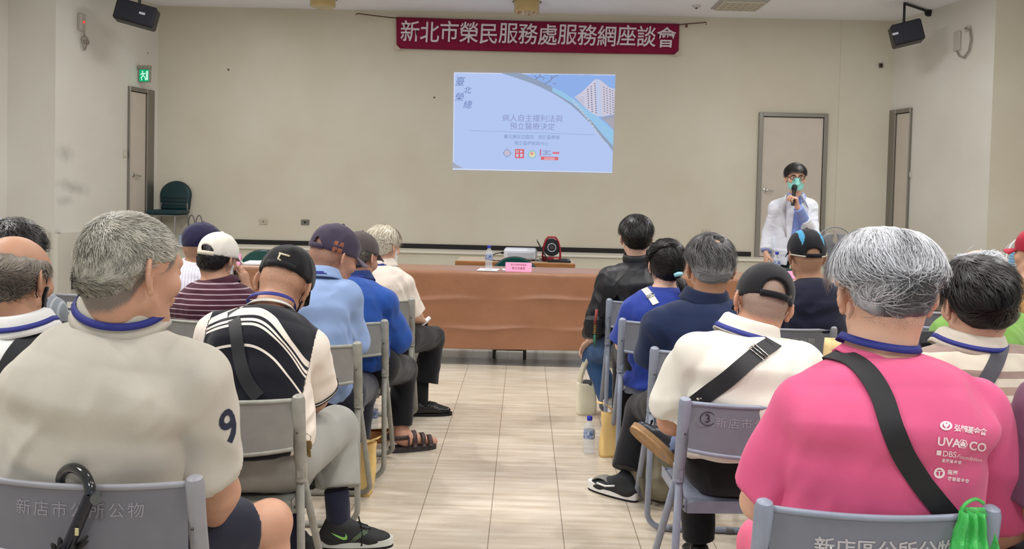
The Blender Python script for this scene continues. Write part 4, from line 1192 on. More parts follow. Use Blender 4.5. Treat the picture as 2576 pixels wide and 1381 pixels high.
def ring_(name, cx, cy, r1, r2, rgb, off=.004, n=28):
    mb = MB(); V = [sp(cx+r*math.cos(t*2*math.pi/n), cy+r*math.sin(t*2*math.pi/n), off) for t in range(n) for r in (r1, r2)]
    mb.add(V, [(2*i, 2*i+1, (2*i+3) % (2*n), (2*i+2) % (2*n)) for i in range(n)]); return mb.build(name, emis('projected_%d_%d_%d' % rgb, rgb), sl_)
ring_('emblem', 785, 1122, .5, 34, (206, 196, 214)); ring_('emblem', 785, 1122, 36, 46, (160, 168, 206))
for k in range(4): ring_('emblem', 785+48*math.cos(k*math.pi/2), 1122+48*math.sin(k*math.pi/2), .5, 9, (160, 168, 206))
ring_('emblem', 1100, 1132, .5, 38, (236, 226, 190)); ring_('emblem', 1100, 1132, 40, 50, (134, 200, 200)); ring_('emblem', 1096, 1122, .5, 20, (232, 160, 150), .006)
poly('seal', [(885, 1068), (998, 1070), (996, 1184), (884, 1182)], (226, 104, 108), .003)
for q in ([(897, 1085), (928, 1085), (928, 1115), (897, 1115)], [(905, 1093), (920, 1093), (920, 1107), (905, 1107)], [(945, 1080), (985, 1095), (950, 1120)], [(900, 1128), (930, 1132), (926, 1170), (898, 1165)], [(945, 1130), (985, 1125), (975, 1165), (950, 1170)]): poly('seal', q, (206, 212, 244) if q[0][0] != 905 else (226, 104, 108), .005 if q[0][0] != 905 else .006)
poly('badge', [(1196, 1066), (1210, 1066), (1206, 1150), (1194, 1150)], (212, 96, 124), .003)
poly('badge', [(1355, 1096), (1438, 1096), (1438, 1120), (1355, 1120)], (226, 120, 132), .003); poly('badge', [(1210, 1156), (1428, 1158), (1426, 1200), (1210, 1198)], (226, 112, 116), .003)
for s_, y in (("WORLD'S", 1088), ('BEST', 1108), ('HOSPITALS', 1130)): slide_text(s_, 1280, y, 24, (140, 150, 190), .001)
poly('badge', [(1250, 1168), (1385, 1169), (1385, 1178), (1250, 1177)], (236, 200, 210), .005); poly('badge', [(1250, 1184), (1385, 1185), (1385, 1194), (1250, 1193)], (236, 200, 210), .005)

# ------------------------------------------------------------ things on the walls and ceiling
goldglass = mat('amber_glass_shade', (196, 170, 112), .12, coat=.6, var=.06); darkring = mat('dark_ring', (46, 42, 40), .4)
for (px, py, Yd, lb) in ((812, 18, 12.35, 'amber glass drum lamp on the ceiling left of the banner'), (1325, 33, 12.3, 'amber glass drum lamp on the ceiling above the middle of the banner')):
    c = at(px, py, Yd); r = thing('ceiling_light', lb, 'ceiling light', (c[0], Yd, ZC)); z = c[2]-ZC
    mb = MB(); mb.lathe([(.01, z), (.165, z), (.178, z+.012), (.182, z+.15), (.198, z+.155), (.198, z+.175)], (0, 0, 0), 32); mb.build('shade', goldglass, r, smooth=True)
    mb = MB(); mb.lathe([(.205, z+.17), (.205, -.001), (.05, -.001)], (0, 0, 0), 32); mb.build('ring', darkring, r, smooth=True)
c = at(1857, 4, 12.25); r = thing('ceiling_light', 'square louvred ceiling light left of the right speaker', 'ceiling light', (c[0], 12.15, ZC))
mb = MB(); mb.box((0, 0, -.01), (.66, .62, .02), .004); mb.build('frame', mat('louvre_frame', (176, 172, 168), .5), r)
mb = MB()
for k in range(7): mb.box((-.28+k*.093, 0, -.03), (.008, .56, .03))
for k in range(5): mb.box((0, -.26+k*.13, -.03), (.57, .008, .03))
mb.build('louvre', mat('louvre_white', (222, 214, 198), .35), r)
c = at(1752, 14, 12.3); r = thing('smoke_detector', 'small white smoke detector on the ceiling', 'smoke detector', (c[0], 12.3, ZC))
mb = MB(); mb.lathe([(.02, -.035), (.05, -.03), (.06, -.008), (.06, 0)], (0, 0, 0), 20); mb.build('housing', mat('white_plastic', (206, 202, 198), .4), r, smooth=True)
mb = MB(); mb.lathe([(.012, -.045), (.02, -.042), (.02, -.034)], (0, 0, 0), 12); mb.build('sensor', darkM, r)
spk = mat('speaker_black', (30, 32, 44), .6, bump=.6, bscale=260, bdist=.004); spk2 = mat('speaker_case', (20, 20, 26), .45)
def speaker(px, py, Yd, w, h, yaw, pitch, roll, label, wallpt, logo):
    c = at(px, py, Yd); R = rotm(yaw, pitch, roll); r = thing('loudspeaker', label, 'speaker', c)
    mb = MB(); mb.box(R@np.array([0, .03, 0]), (w, .26, h), .02, R); mb.build('cabinet', spk2, r)
    mb = MB(); mb.box(R@np.array([0, -.105, 0]), (w*.94, .03, h*.92), .012, R); g_ = mb.build('grille', spk, r)
    mb = MB(); mb.box(R@np.array([logo*w, -.1225, 0.01]), (.075, .004, .03), .0018, R); mb.build('badge', mat('badge_silver', (196, 200, 208), .3), g_)
    q = np.array(wallpt)-c; top = R@np.array([0, .03, h/2])
    mb = MB(); e = np.array([top[0], top[1], q[2]]); mb.tube([top, e, q], .018, 10); mb.build('arm', spk2, r, smooth=True)
    dq = (q-e)/np.linalg.norm(q-e); mb = MB(); x = np.cross(dq, [0, 0, 1.0]); x /= np.linalg.norm(x)
    mb.lathe([(.02, -.04), (.03, -.015), (.065, -.008), (.065, 0)], q, 20, R=np.stack([x, np.cross(dq, x), dq], 1)); mb.build('wall_plate', spk2, r, smooth=True)
w1 = on_wall(BL, AL, 250); 
speaker(343, 36, 11.35, .50, .275, -14, 3, 13, 'black loudspeaker hung high beside the exit sign', (w1[0]+.01, w1[1], 1.45+(449+15)/2200*w1[1]), .18)
w2 = on_wall(AR, BR, 2325)
speaker(2281, 84, 11.75, .38, .285, 14, 3, -14, 'black loudspeaker on an arm above the right door', (w2[0]-.01, w2[1], 1.45+(497-36)/2200*w2[1]), -.42)
def plate(name, c, n, w, h, t, m, label, cat, extra=None):
    n = np.array([*n, 0.0]); n /= np.linalg.norm(n); x = np.array([-n[1], n[0], 0]); R = np.stack([x, n, [0, 0, 1]], 1); r = thing(name, label, cat, c)
    mb = MB(); mb.box(n*t/2, (w, t, h), .006, R); mb.build('cover_plate', m, r)
    if extra: extra(r, R, n, t)
    return r
creamP = mat('cream_plastic', (196, 186, 168), .4); greyP = mat('grey_plate', (120, 116, 110), .4)
def holes(col):
    def f(r, R, n, t):
        mb = MB(); mb.box(n*(t+.002), (.03, .006, .03), .002, R); mb.box(n*(t+.002)+R[:, 0]*.04, (.006, .005, .012), 0, R); mb.box(n*(t+.002)-R[:, 0]*.04, (.006, .005, .012), 0, R); mb.build('socket', col, r)
    return f
plate('wall_socket', at(663, 557, YB-.001), (0, -1), .125, .085, .016, creamP, 'cream wall socket above the black skirting, the leftmost socket', 'socket', holes(mat('socket_grey', (150, 140, 128), .5)))
plate('wall_socket', at(768, 559, YB-.001), (0, -1), .125, .08, .016, greyP, 'grey metal wall socket right of the cream one', 'socket', holes(darkM))
plate('wall_socket', at(1776, 585, YB-.001), (0, -1), .125, .09, .016, creamP, 'cream wall socket left of the speaker’s door', 'socket', holes(mat('socket_grey', (150, 140, 128), .5)))
nl = np.array([dl[1], -dl[0]]); nrt = np.array([-(BR[1]-AR[1]), BR[0]-AR[0]]); nrt = -nrt if nrt[0] > 0 else nrt
def onl(px, py): q = on_wall(BL, AL, px); return np.array([q[0], q[1], 1.45+(474+.0236*(px-1321)-py)/2200*q[1]])
def onr(px, py): q = on_wall(AR, BR, px); return np.array([q[0], q[1], 1.45+(474+.0236*(px-1321)-py)/2200*q[1]])
# exit sign
c = onl(346, 187); r = thing('exit_sign', 'green lit running man exit sign above the left door', 'exit sign', c); n = np.array([*nl, 0])/np.linalg.norm(nl)
n2 = np.array([-.15, -1, 0]); n2 /= np.linalg.norm(n2); R = np.stack([np.array([-n2[1], n2[0], 0]), n2, [0, 0, 1]], 1); cc = n*.11
mb = MB(); mb.box(cc, (.17, .05, .23), .006, R); mb.box(cc+np.array([0, 0, .10])+n2*.01, (.19, .07, .05), .006, R); mb.build('case', mat('sign_case', (150, 146, 134), .4), r)
mb = MB(); mb.box(cc+n2*.026+np.array([0, 0, -.02]), (.15, .004, .17), 0, R); mb.build('panel', emis('exit_green', (18, 176, 112), 1.0), r)
mb = MB(); q = lambda x, z: cc+n2*.03+R@np.array([x, 0, z])
mb.lathe([(.002, 0), (.012, .001)], q(-.02, .035), 12, R=R@np.array([[1, 0, 0], [0, 0, 1], [0, -1, 0]]))
for pts in ([(-.02, .02), (-.01, -.02)], [(-.01, -.02), (-.04, -.05), (-.03, -.09)], [(-.01, -.02), (.02, -.05), (.03, -.09)], [(-.02, .015), (-.05, -.01)], [(-.02, .015), (.01, .0), (.02, .015)]): mb.tube([q(*p_) for p_ in pts], .008, 6)
mb.box(q(.05, -.02), (.03, .003, .13), 0, R); mb.build('pictogram', emis('exit_white', (205, 255, 232), 1.0), r)
# emergency lamp with a red dot, and a tangle of wire under it
c = onl(198, 56); r = thing('alarm_box', 'narrow white alarm box with a red light high on the left wall', 'alarm', c); R = np.stack([np.array([dl[0], dl[1], 0])/np.linalg.norm(dl), n, [0, 0, 1]], 1)
mb = MB(); mb.box(n*.03, (.10, .06, .22), .012, R); mb.build('housing', mat('alarm_grey', (186, 180, 174), .4), r)
mb = MB(); mb.lathe([(.002, .016), (.012, .012), (.016, 0)], n*.06, 12, R=R@np.array([[1, 0, 0], [0, 0, 1], [0, -1, 0]])); mb.build('indicator_light', emis('red_led', (255, 60, 40), 1.6), r)
c = onl(206, 108); r = thing('cable_coil', 'loose coil of grey cable hanging under the alarm box', 'cable', c); mb = MB()
P_ = [n*.03+R@np.array([.05*math.cos(t)*(1+.1*math.sin(3*t)), .01*math.sin(t*2), .09*math.sin(t)]) for t in np.linspace(0, 4*math.pi, 40)]
mb.tube(P_, .008, 8); mb.tube([n*.03+np.array([0, 0, .09]), n*.02+np.array([0, 0, .16]), n*.02+np.array([0, 0, .22])], .006, 6); mb.build('cable', mat('cable_grey', (150, 142, 134), .6), r, smooth='all')
mb = MB(); mb.box(n*.02+np.array([0, 0, .02])+R@np.array([.05, 0, 0]), (.09, .03, .05), .008, R); mb.build('junction', mat('cable_grey', (150, 142, 134), .6), r)
c = onr(2412, 110); nr_ = np.array([*nrt, 0])/np.linalg.norm(nrt); r = thing('cable_conduit', 'white cable loop and trunking high on the right wall', 'cable', c); R = np.stack([np.array([-nr_[1], nr_[0], 0]), nr_, [0, 0, 1]], 1)
mb = MB(); mb.box(nr_*.015+R@np.array([-.11, 0, .02]), (.13, .03, .25), .008, R); mb.box(nr_*.015+R@np.array([.09, 0, .15]), (.10, .03, .06), .008, R); mb.build('trunking', mat('trunking_white', (188, 182, 172), .5), r)
mb = MB(); mb.tube([nr_*.03+R@np.array(p_) for p_ in ((.06, 0, .16), (.15, 0, .13), (.18, 0, .0), (.15, 0, -.14), (.06, 0, -.22), (-.04, 0, -.18), (-.08, 0, -.12))], .012, 8); mb.build('cable', mat('cable_grey', (150, 142, 134), .6), r, smooth='all')
plate('light_switch', onl(313, 387), nl, .07, .11, .012, mat('switch_cream', (200, 192, 178), .4), 'cream light switch beside the left door', 'switch', lambda r, R, n, t: MB().box(n*(t+.003), (.035, .006, .06), .002, R).build('rocker', mat('rocker_white', (214, 208, 198), .35), r))
plate('light_switch', onr(2292, 440), nrt, .07, .11, .012, mat('switch_cream', (200, 192, 178), .4), 'cream light switch beside the right door', 'switch', lambda r, R, n, t: MB().box(n*(t+.003), (.035, .006, .06), .002, R).build('rocker', mat('rocker_white', (214, 208, 198), .35), r))
plate('junction_box', at(2215, 165, YB-.03), (0, -1), .055, .065, .03, mat('brown_box', (96, 80, 74), .6), 'small brown box on the back wall under the right speaker', 'junction box', lambda r, R, n, t: MB().box(n*(t+.001), (.03, .004, .035), .001, R).build('lid', darkM, r))
# ------------------------------------------------------------ folding chairs
CH_H, CH_W = .80, .235
def chair_proto(name, frame, panel, rimm):
    r = thing(name, None, None)
    def bk(x, z): return -.028*(1-(x/CH_W)**2)-.0     # the back panel bellies towards the rear
    mb = MB()
    def fn(u, v):
        x = -CH_W+.012+(2*CH_W-.024)*u; z = .655+.145*v-.004-.014*(1-(x/CH_W)**2)*(1-v); return (x, bk(x, z), z-.006*(1-(x/CH_W)**2))
    mb.slab(fn, 20, 5, .006); b_ = mb.build('backrest', panel, r, smooth=True)
    mb = MB()
    for v in (0, 1): mb.tube([fn(i/20, v) for i in range(21)], .0075, 8)
    mb.build('rim', rimm, b_, smooth='all')
    for s in (-1, 1):
        mb = MB(); mb.tube([(s*CH_W, .052, .575), (s*CH_W, .045, .60), (s*CH_W, .012, .72), (s*CH_W, 0, .795), (s*CH_W, -.002, .808), (s*CH_W, -.003, .813)], [.0155, .019, .0205, .0205, .017, .009], 14)
        po = mb.build('back_post', frame, r, smooth=True)
        mb = MB(); mb.lathe([(.001, .003), (.003, .0015), (.004, 0)], (s*CH_W-s*0, -.012, .70), 8, R=np.array([[1, 0, 0], [0, 0, -1], [0, 1, 0]])); mb.build('rivet', mat('rivet_dark', (70, 68, 66), .4, metal=.7), po)
        mb = MB(); mb.box((s*CH_W, .058, .565), (.034, .036, .055), .008); mb.tube([(s*CH_W, .06, .545), (s*CH_W, .06, .53)], .0185, 12); mb.build('hinge', rimm, r, smooth=True)
    w = CH_W
    def uframe(top, foot, rad_, wi, name):
        (y0, z0), (y1, z1) = top, foot
        side = lambda s, t: (s*wi, y0+(y1-y0)*t, z0+(z1-z0)*t)
        ln = math.hypot(y1-y0, z1-z0); k = 1-rad_/ln
        P_ = [side(-1, 0), side(-1, .5), side(-1, k)]
        for a in (15, 35, 55, 75): P_.append((-wi+rad_*(1-math.cos(rad(a))), y0+(y1-y0)*(k+(1-k)*math.sin(rad(a))), z0+(z1-z0)*(k+(1-k)*math.sin(rad(a)))))
        P_.append((-wi+rad_, y1, z1)); P_ += [(-p[0], p[1], p[2]) for p in P_[::-1]]
        mb = MB(); mb.tube(P_, .0125, 10); return mb.build(name, frame, r, smooth='all')
    f1 = uframe((.055, .57), (.50, .014), .07, w-.0, 'front_leg_frame')
    f2_ = uframe((.062, .555), (.125, .014), .07, w-.004, 'rear_leg_frame')
    for fo, y in ((f1, .50), (f2_, .125)):
        for s in (-1, 1):
            mb = MB(); mb.box((s*.12, y, .012), (.04, .03, .026), .006); mb.build('foot_pad', mat('foot_grey', (96, 96, 98), .7), fo)
    mb = MB()
    def seat(u, v):
        x = -.195+.39*u; y = .10+.37*v; e = max(0, abs(x)-.17)/.025; e2 = max(0, v-.9)/.1; return (x, y, .447-.008*(1-(x/.195)**2)*(1-abs(v-.5)*2)-.012*e*e-.014*e2*e2)
    mb.slab(seat, 16, 14, .006)
    mb.box((-.198, .285, .43), (.006, .36, .04), .002); mb.box((.198, .285, .43), (.006, .36, .04), .002); mb.box((0, .102, .428), (.39, .006, .036), .002); mb.box((0, .468, .424), (.39, .006, .034), .002)
    st_ = mb.build('seat', frame, r, smooth=True)
    for s in (-1, 1):
        mb = MB(); mb.tube([(s*.202, .12, .425), (s*.214, .10, .43), (s*.216, .085, .47), (s*.225, .068, .53)], .005, 8); mb.build('seat_bracket', mat('bracket_steel', (140, 140, 142), .35, metal=.8), r, smooth='all')
    return r
g1 = mat('chair_grey_paint', (142, 142, 148), .42, var=.08, vscale=20); g1p = mat('chair_grey_panel_shaded', (110, 110, 117), .5, var=.06, vscale=20)  # panels painted darker than their frames to hold the shade on the backs
g2 = mat('chair_blue_grey_paint', (140, 147, 164), .38, var=.08, vscale=20); g2p = mat('chair_blue_grey_panel_shaded', (116, 119, 130), .48, var=.06, vscale=20)
g3 = mat('chair_khaki_grey_paint', (150, 150, 142), .4, var=.16, vscale=25); g3p = mat('chair_khaki_grey_panel_shaded', (138, 137, 132), .5, var=.08, vscale=20)
PROTO = {}
def chair(kind, px, py, Yc, label, rz=0.0, text=None, extra=None, grp='steel folding chairs in rows'):
    x = at(px, py, Yc)[0]
    if kind not in PROTO:
        PROTO[kind] = r = chair_proto('folding_chair', *{'a': (g1, g1p, g1), 'b': (g2, g2p, g2), 'c': (g3, g3p, g3)}[kind])
    else: r = copy_tree(PROTO[kind])
    for o in list(r.children):
        if o.name.startswith(('lettering', 'hand_written', 'sticker')): bpy.data.objects.remove(o)
    r.location = (x, Yc, 0); r.rotation_euler = (0, 0, rad(rz)); tag(r, label, 'chair', grp)
    return r
def chair_text(r, body, size=.062, x0=0.0, z0=.722, col=(160, 156, 160), spacing=1.25, off=0.0, name='lettering', mtl=None):
    # the rear face of the panel; letters read from behind the chair
    def fn(c):
        x = c[:, 0]+x0; z = c[:, 1]+z0
        return np.stack([x, -.028*(1-(x/CH_W)**2)-.0045, z-.006*(1-(x/CH_W)**2)], 1)
    return lettering(body, size, mtl or mat('stencil_%d' % col[0], col, .6), r, fn, name=name, spacing=spacing, offset=off)
ALL = {}
def CHR(key, *a, **k): ALL[key] = chair(*a, **k); return ALL[key]
CHR('L1', 'a', 219, 1222, 1.862, 'grey folding chair nearest the left edge with an umbrella hooked on it', rz=0)
CHR('R1', 'b', 2207, 1282, 1.815, 'grey folding chair under the man in the pink shirt', rz=0)
CHR('L2', 'c', 553, 1010, 2.60, 'worn khaki-grey folding chair under the man in grey trousers', rz=2)
CHR('R2', 'b', 1912, 1010, 2.72, 'blue-grey folding chair with a circled handwritten three on its back', rz=3)
CHR('L3', 'c', 752, 868, 3.51, 'grey folding chair under the man in the pale blue shirt', rz=2)
CHR('L4', 'c', 842, 813, 4.11, 'grey folding chair under the man in the royal blue polo', rz=2)
CHR('L5', 'c', 931, 757, 4.93, 'grey folding chair under the white-haired man in front', rz=2)
CHR('R3', 'b', 1792, 882, 3.575, 'blue-grey folding chair under the man in the navy polo', rz=-1)
CHR('R4', 'b', 1685, 808, 4.36, 'blue-grey folding chair behind the woman with the ponytail', rz=-1)
CHR('R5', 'b', 1634, 757, 5.14, 'grey folding chair under the person in the black jacket', rz=-1)
CHR('R6', 'a', 1972, 826, 4.29, 'grey folding chair under the man in the dark navy T-shirt', rz=-4)
CHR('E1', 'a', 205, 741, 4.88, 'empty grey folding chair with a white number sticker', rz=1)
CHR('E2', 'b', 268, 785, 4.23, 'folding chair between the bald man and the man in beige, mostly hidden', rz=0)
CHR('N6', 'c', 545, 806, 4.05, 'grey folding chair under the man in the maroon striped shirt', rz=2)
CHR('N7', 'a', 470, 741, 4.88, 'grey folding chair under the man in the dark blue flat cap', rz=0)
CHR('N8', 'a', 20, 1000, 2.40, 'grey folding chair under the bald man at the left edge', rz=0)
CHR('N9', 'a', 20, 900, 3.2, 'grey folding chair under the dark-haired person at the left edge', rz=0)
CHR('N16', 'b', 2450, 1060, 2.42, 'blue-grey folding chair under the man in the brown striped polo', rz=0)
CHR('N17', 'b', 2455, 900, 3.30, 'grey folding chair under the person in the lime green shirt', rz=0)
CHR('E3', 'a', 2352, 781, 5.05, 'empty grey folding chair near the right steps', rz=0)
CHR('E4', 'b', 2405, 823, 4.45, 'pale blue-grey folding chair beside the lime green shirt', rz=0)
CHR('N18', 'a', 2640, 830, 4.35, 'grey folding chair under the person in the tan shirt', rz=0)
CHR('N19', 'a', 2950, 1230, 1.80, 'grey folding chair under the person in purple at the right edge', rz=0)
CHR('N20', 'a', -90, 700, 5.9, 'grey folding chair under the person in pale blue at the left edge', rz=0)
CHR('E5', 'b', 2150, 940, 3.25, 'empty grey folding chair behind the pink shirt with a paper bag on its seat', rz=0)
chair_text(ALL['L1'], '新店市公所公物', .036, x0=-.003, z0=.745, col=(146, 144, 152))
chair_text(ALL['R1'], '新店區公所公物', .042, x0=.010, z0=.728, col=(182, 178, 180), spacing=1.0, off=.0006)
chair_text(ALL['R2'], '新店市公所公物', .035, x0=-.010, z0=.742, col=(150, 152, 160))
chair_text(ALL['R6'], '新店區公所公物', .034, x0=.012, z0=.741, col=(170, 166, 166))
chair_text(ALL['E3'], '新店市公所公物', .035, x0=.0, z0=.742, col=(134, 130, 136))
ink = mat('black_marker', (28, 28, 34), .6)
chair_text(ALL['R2'], '3', .036, x0=-.168, z0=.753, name='hand_written_number', mtl=ink)
mb = MB(); mb.tube([(-.168+.0235*math.cos(t), -.028*(1-((-.168)/CH_W)**2)-.005, .751+.021*math.sin(t)) for t in np.linspace(0, 2*math.pi, 25)], .0014, 6, closed=False); mb.build('hand_written_ring', ink, ALL['R2'])
mb = MB(); mb.slab(lambda u, v: (-.065+.09*u, -.028*(1-((-.03)/CH_W)**2)-.0045-.0, .72+.034*v), 6, 2, .001); stc = mb.build('sticker', mat('sticker_white', (208, 206, 200), .5), ALL['E1'])
lettering('4b-1', .026, ink, stc, lambda c: np.stack([c[:, 0]-.02, np.full(len(c), -.0345), c[:, 1]+.737], 1))

# ------------------------------------------------------------ tables
YT = 7.1
clothM = mat('copper_satin', (156, 108, 78), .36, var=.07, vscale=6, bump=.2, bscale=14, bdist=.02, sheen=.15, spec=.6)
xl, xr = at(598, 690, YT)[0], at(2135, 700, YT)[0]
def creases(x, z):
    d = 0
    for zc, ph in ((.545, 0), (.29, 1.3)):
        w_ = .022; zz = zc+.018*math.sin(x*1.6+ph)+.008*math.sin(x*9+ph); d += .010*math.exp(-((z-zz)/w_)**2)*(.6+.4*math.sin(x*7+ph*3))+.007*math.exp(-abs(z-zz)/.007)*max(0, .35+.65*math.sin(x*4.1+ph*2))
    d += .008*math.sin((x+z*1.4)*8)*max(0, .6-z)*1.2+.006*math.sin((x*1.3-z*2.2)*6+1)*max(0, .75-z)
    return d
NT = 3; tw_ = (xr-xl)/NT
for k in range(NT):
    lb = ['brown folding table at the left end under the copper cloth', 'brown folding table in the middle under the copper cloth', 'brown folding table at the right end under the copper cloth'][k]
    r = thing('folding_table', lb, 'table', (xl+tw_*(k+.5), YT+.33, 0), group='folding tables under the copper cloth'); mb = MB(); mb.box((0, 0, .73), (tw_-.04, .58, .03), .006); mb.build('table_top', mat('table_wood', (130, 96, 70), .5), r)
    for s in (-1, 1):
        for t in (-1, 1):
            mb = MB(); mb.tube([(s*(tw_/2-.70)-.25, t*.2+.05, .72), (s*(tw_/2-.70)-.25, t*.2+.05, .02)], .014, 10); mb.build('leg', mat('table_leg_black', (36, 34, 36), .4), r, smooth=True)
        mb = MB(); mb.tube([(s*(tw_/2-.70)-.25, -.15, .035), (s*(tw_/2-.70)-.25, .25, .035)], .012, 8); mb.build('foot_bar', mat('table_leg_black', (36, 34, 36), .4), r, smooth=True)
    mb = MB(); mb.tube([(-(tw_/2-.70)-.25, .05, .06), ((tw_/2-.70)-.25, .05, .06)], .008, 8); mb.build('stretcher', mat('table_leg_black', (36, 34, 36), .4), r)
mb = MB(); nx = 220
prof = [(YT+.62, .40), (YT+.62, .755), (YT+.5, .762), (YT+.25, .762), (YT+.03, .762), (YT+.004, .757), (YT-.004, .745)]+[(YT-.006-.012*i/52, .74-(.74-.135)*i/52) for i in range(1, 53)]
def cl(u, v):
    k = v*(len(prof)-1); i = min(int(k), len(prof)-2); t = k-i; y = prof[i][0]*(1-t)+prof[i+1][0]*t; z = prof[i][1]*(1-t)+prof[i+1][1]*t; x = xl+(xr-xl)*u
    if i >= 6: y -= creases(x, z); z += (.008*math.sin(x*2.2)+.006*math.sin(x*5.1))*max(0, (.5-z))
    elif i > 1: z += .0022*math.sin(x*11+y*9)
    return (x, y, z)
mb.slab(cl, nx, 110, .003)
tag(mb.build('tablecloth', clothM, smooth='all'), 'copper brown satin tablecloth draped over the row of tables', 'tablecloth')
# low wooden desk with the projector
a = at(1144, 672, 8.5); b_ = at(1447, 680, 8.5); r = thing('desk', 'low wooden desk behind the cloth-covered tables', 'desk', ((a[0]+b_[0])/2, 8.76, 0)); wd_ = b_[0]-a[0]
dz_ = 1.45-(660-473)/2200*8.5
mb = MB(); mb.box((0, 0, dz_-.025), (wd_, .50, .05), .008); mb.build('desk_top', mat('desk_wood', (160, 108, 62), .4, var=.25, vscale=5, stretch=(1, 8, 8)), r)
mb = MB(); mb.box((0, 0, dz_-.0), (wd_-.02, .48, .004)); mb.build('desk_surface', mat('desk_laminate', (198, 178, 150), .4, var=.06), r)
mb = MB(); mb.box((0, -.20, dz_-.10), (wd_-.14, .02, .10)); mb.build('apron', mat('desk_apron', (150, 140, 128), .5), r)
for s in (-1, 1):
    for t in (-1, 1): MB().box((s*(wd_/2-.08), t*.19, (dz_-.05)/2), (.05, .05, dz_-.05), .004).build('leg', mat('desk_apron', (150, 140, 128), .5), r)
# ------------------------------------------------------------ green chairs
green = mat('green_vinyl', (22, 82, 78), .35, bump=.1, bscale=120); dgreen = mat('dark_green_vinyl', (18, 52, 58), .38, bump=.1, bscale=120); pipe = mat('black_piping', (20, 24, 26), .4)
def green_chair(px, py, Yc, label, rz, h=.86, m=green, z0=0.0, w=.225):
    x = at(px, py, Yc)[0]; r = thing('banquet_chair', label, 'chair', (x, Yc, z0), rad(rz), group='green padded chairs')
    def outline(s):
        P_ = []
        for i in range(33):
            t = i/32
            if t < .25: P_.append((-w*s*(.92+.08*t/.25), .50+(h-.70)*t/.25*1.0))
            elif t < .75: a = math.pi*(1-(t-.25)/.5); P_.append((w*s*math.cos(a), h-.20+.20*s*math.sin(a)))
            else: P_.append((w*s*(1-.08*(t-.75)/.25), h-.20-(h-.70)*(t-.75)/.25))
        return P_
    O = outline(1.0); n = len(O); mb = MB()
    lay = [(-.032, .90), (-.036, .97), (-.028, 1.0), (.022, 1.0), (.034, .96), (.040, .88)]; V = []
    cx, cz = 0, (.50+h)/2
    for (yy, s) in lay:
        for (a, b2) in O: V.append(((a-cx)*s+cx, yy-.09*(b2-.5)-.0, (b2-cz)*s+cz))
    Fs = [(i*n+k, i*n+(k+1) % n, (i+1)*n+(k+1) % n, (i+1)*n+k) for i in range(len(lay)-1) for k in range(n)]
    Fs += [tuple(range(n))[::-1], tuple(range((len(lay)-1)*n, len(lay)*n))]
    mb.add(V, Fs); bk_ = mb.build('backrest', m, r, smooth=True)
    mb = MB(); mb.tube([(a, -.006-.09*(b2-.5), b2) for a, b2 in O], .008, 8); mb.build('piping', pipe, bk_, smooth='all')
    mb = MB()
    for k in range(3): mb.tube([(t*w*.8, .040-.09*(.06+.055*k), .56+.055*k) for t in np.linspace(-1, 1, 9)], .006, 6)
    mb.build('tufting', pipe, bk_, smooth='all')
    mb = MB(); mb.box((0, .22, .465), (.47, .46, .075), .03); se = mb.build('seat', m, r, smooth=True)
    fr = mat('chair_chrome_frame', (150, 148, 146), .3, metal=.8)
    mb = MB(); mb.tube([(-.21, .02, .42), (.21, .02, .42), (.21, .43, .42), (-.21, .43, .42), (-.21, .02, .42)], .011, 8); mb.build('seat_frame', fr, r, smooth=True)
    for s in (-1, 1):
        MB().tube([(s*.20, .03, .60), (s*.205, .02, .42), (s*.215, -.05, .012)], .011, 8).build('leg', fr, r, smooth=True)
        MB().tube([(s*.205, .42, .42), (s*.215, .46, .012)], .011, 8).build('leg', fr, r, smooth=True)
    return r
green_chair(1296, 660, 8.05, 'green padded chair behind the table, in front of the projector', 0, h=.815)
green_chair(666, 655, 7.95, 'green padded chair behind the table next to the pink card at the left', 0, h=.83)
green_chair(1965, 665, 7.75, 'green padded chair behind the table in front of the standing speaker', 0, h=.80)
green_chair(440, 560, 13.02, 'dark green padded chair alone on the platform by the left door', 176, h=.92, m=dgreen, z0=ZS, w=.235)
# ------------------------------------------------------------ the audience and the speaker
skA = skin('skin_tan', (192, 150, 126), (112, 104, 98)); skB = skin('skin_light', (214, 174, 150), (120, 112, 106))
skC = skin('skin_warm', (184, 142, 116), (62, 54, 48)); skD = skin('skin_fair', (220, 182, 164), (60, 52, 46)); skE = skin('skin_ruddy', (192, 146, 124), (84, 76, 70))
G3 = lambda x, y, z: np.array([x, y, z], float)
def pel(px, Y, z=.555): return G3(at(px, 1000, Y)[0], Y, z)
hGrey = hairmat('hair_short_grey', (76, 72, 66), (188, 184, 170)); hSilver = hairmat('hair_silver', (74, 76, 80), (214, 216, 222))
hBlack = hairmat('hair_black', (12, 11, 13), (52, 46, 44)); hSalt = hairmat('hair_salt_pepper', (34, 31, 32), (178, 178, 180)); hWhite = hairmat('hair_white', (170, 158, 130), (236, 230, 214))
hFringe = hairmat('hair_dark_grey', (44, 42, 40), (150, 140, 126))
back_up = lambda q: sst(-.02, .06, q[:, 2])

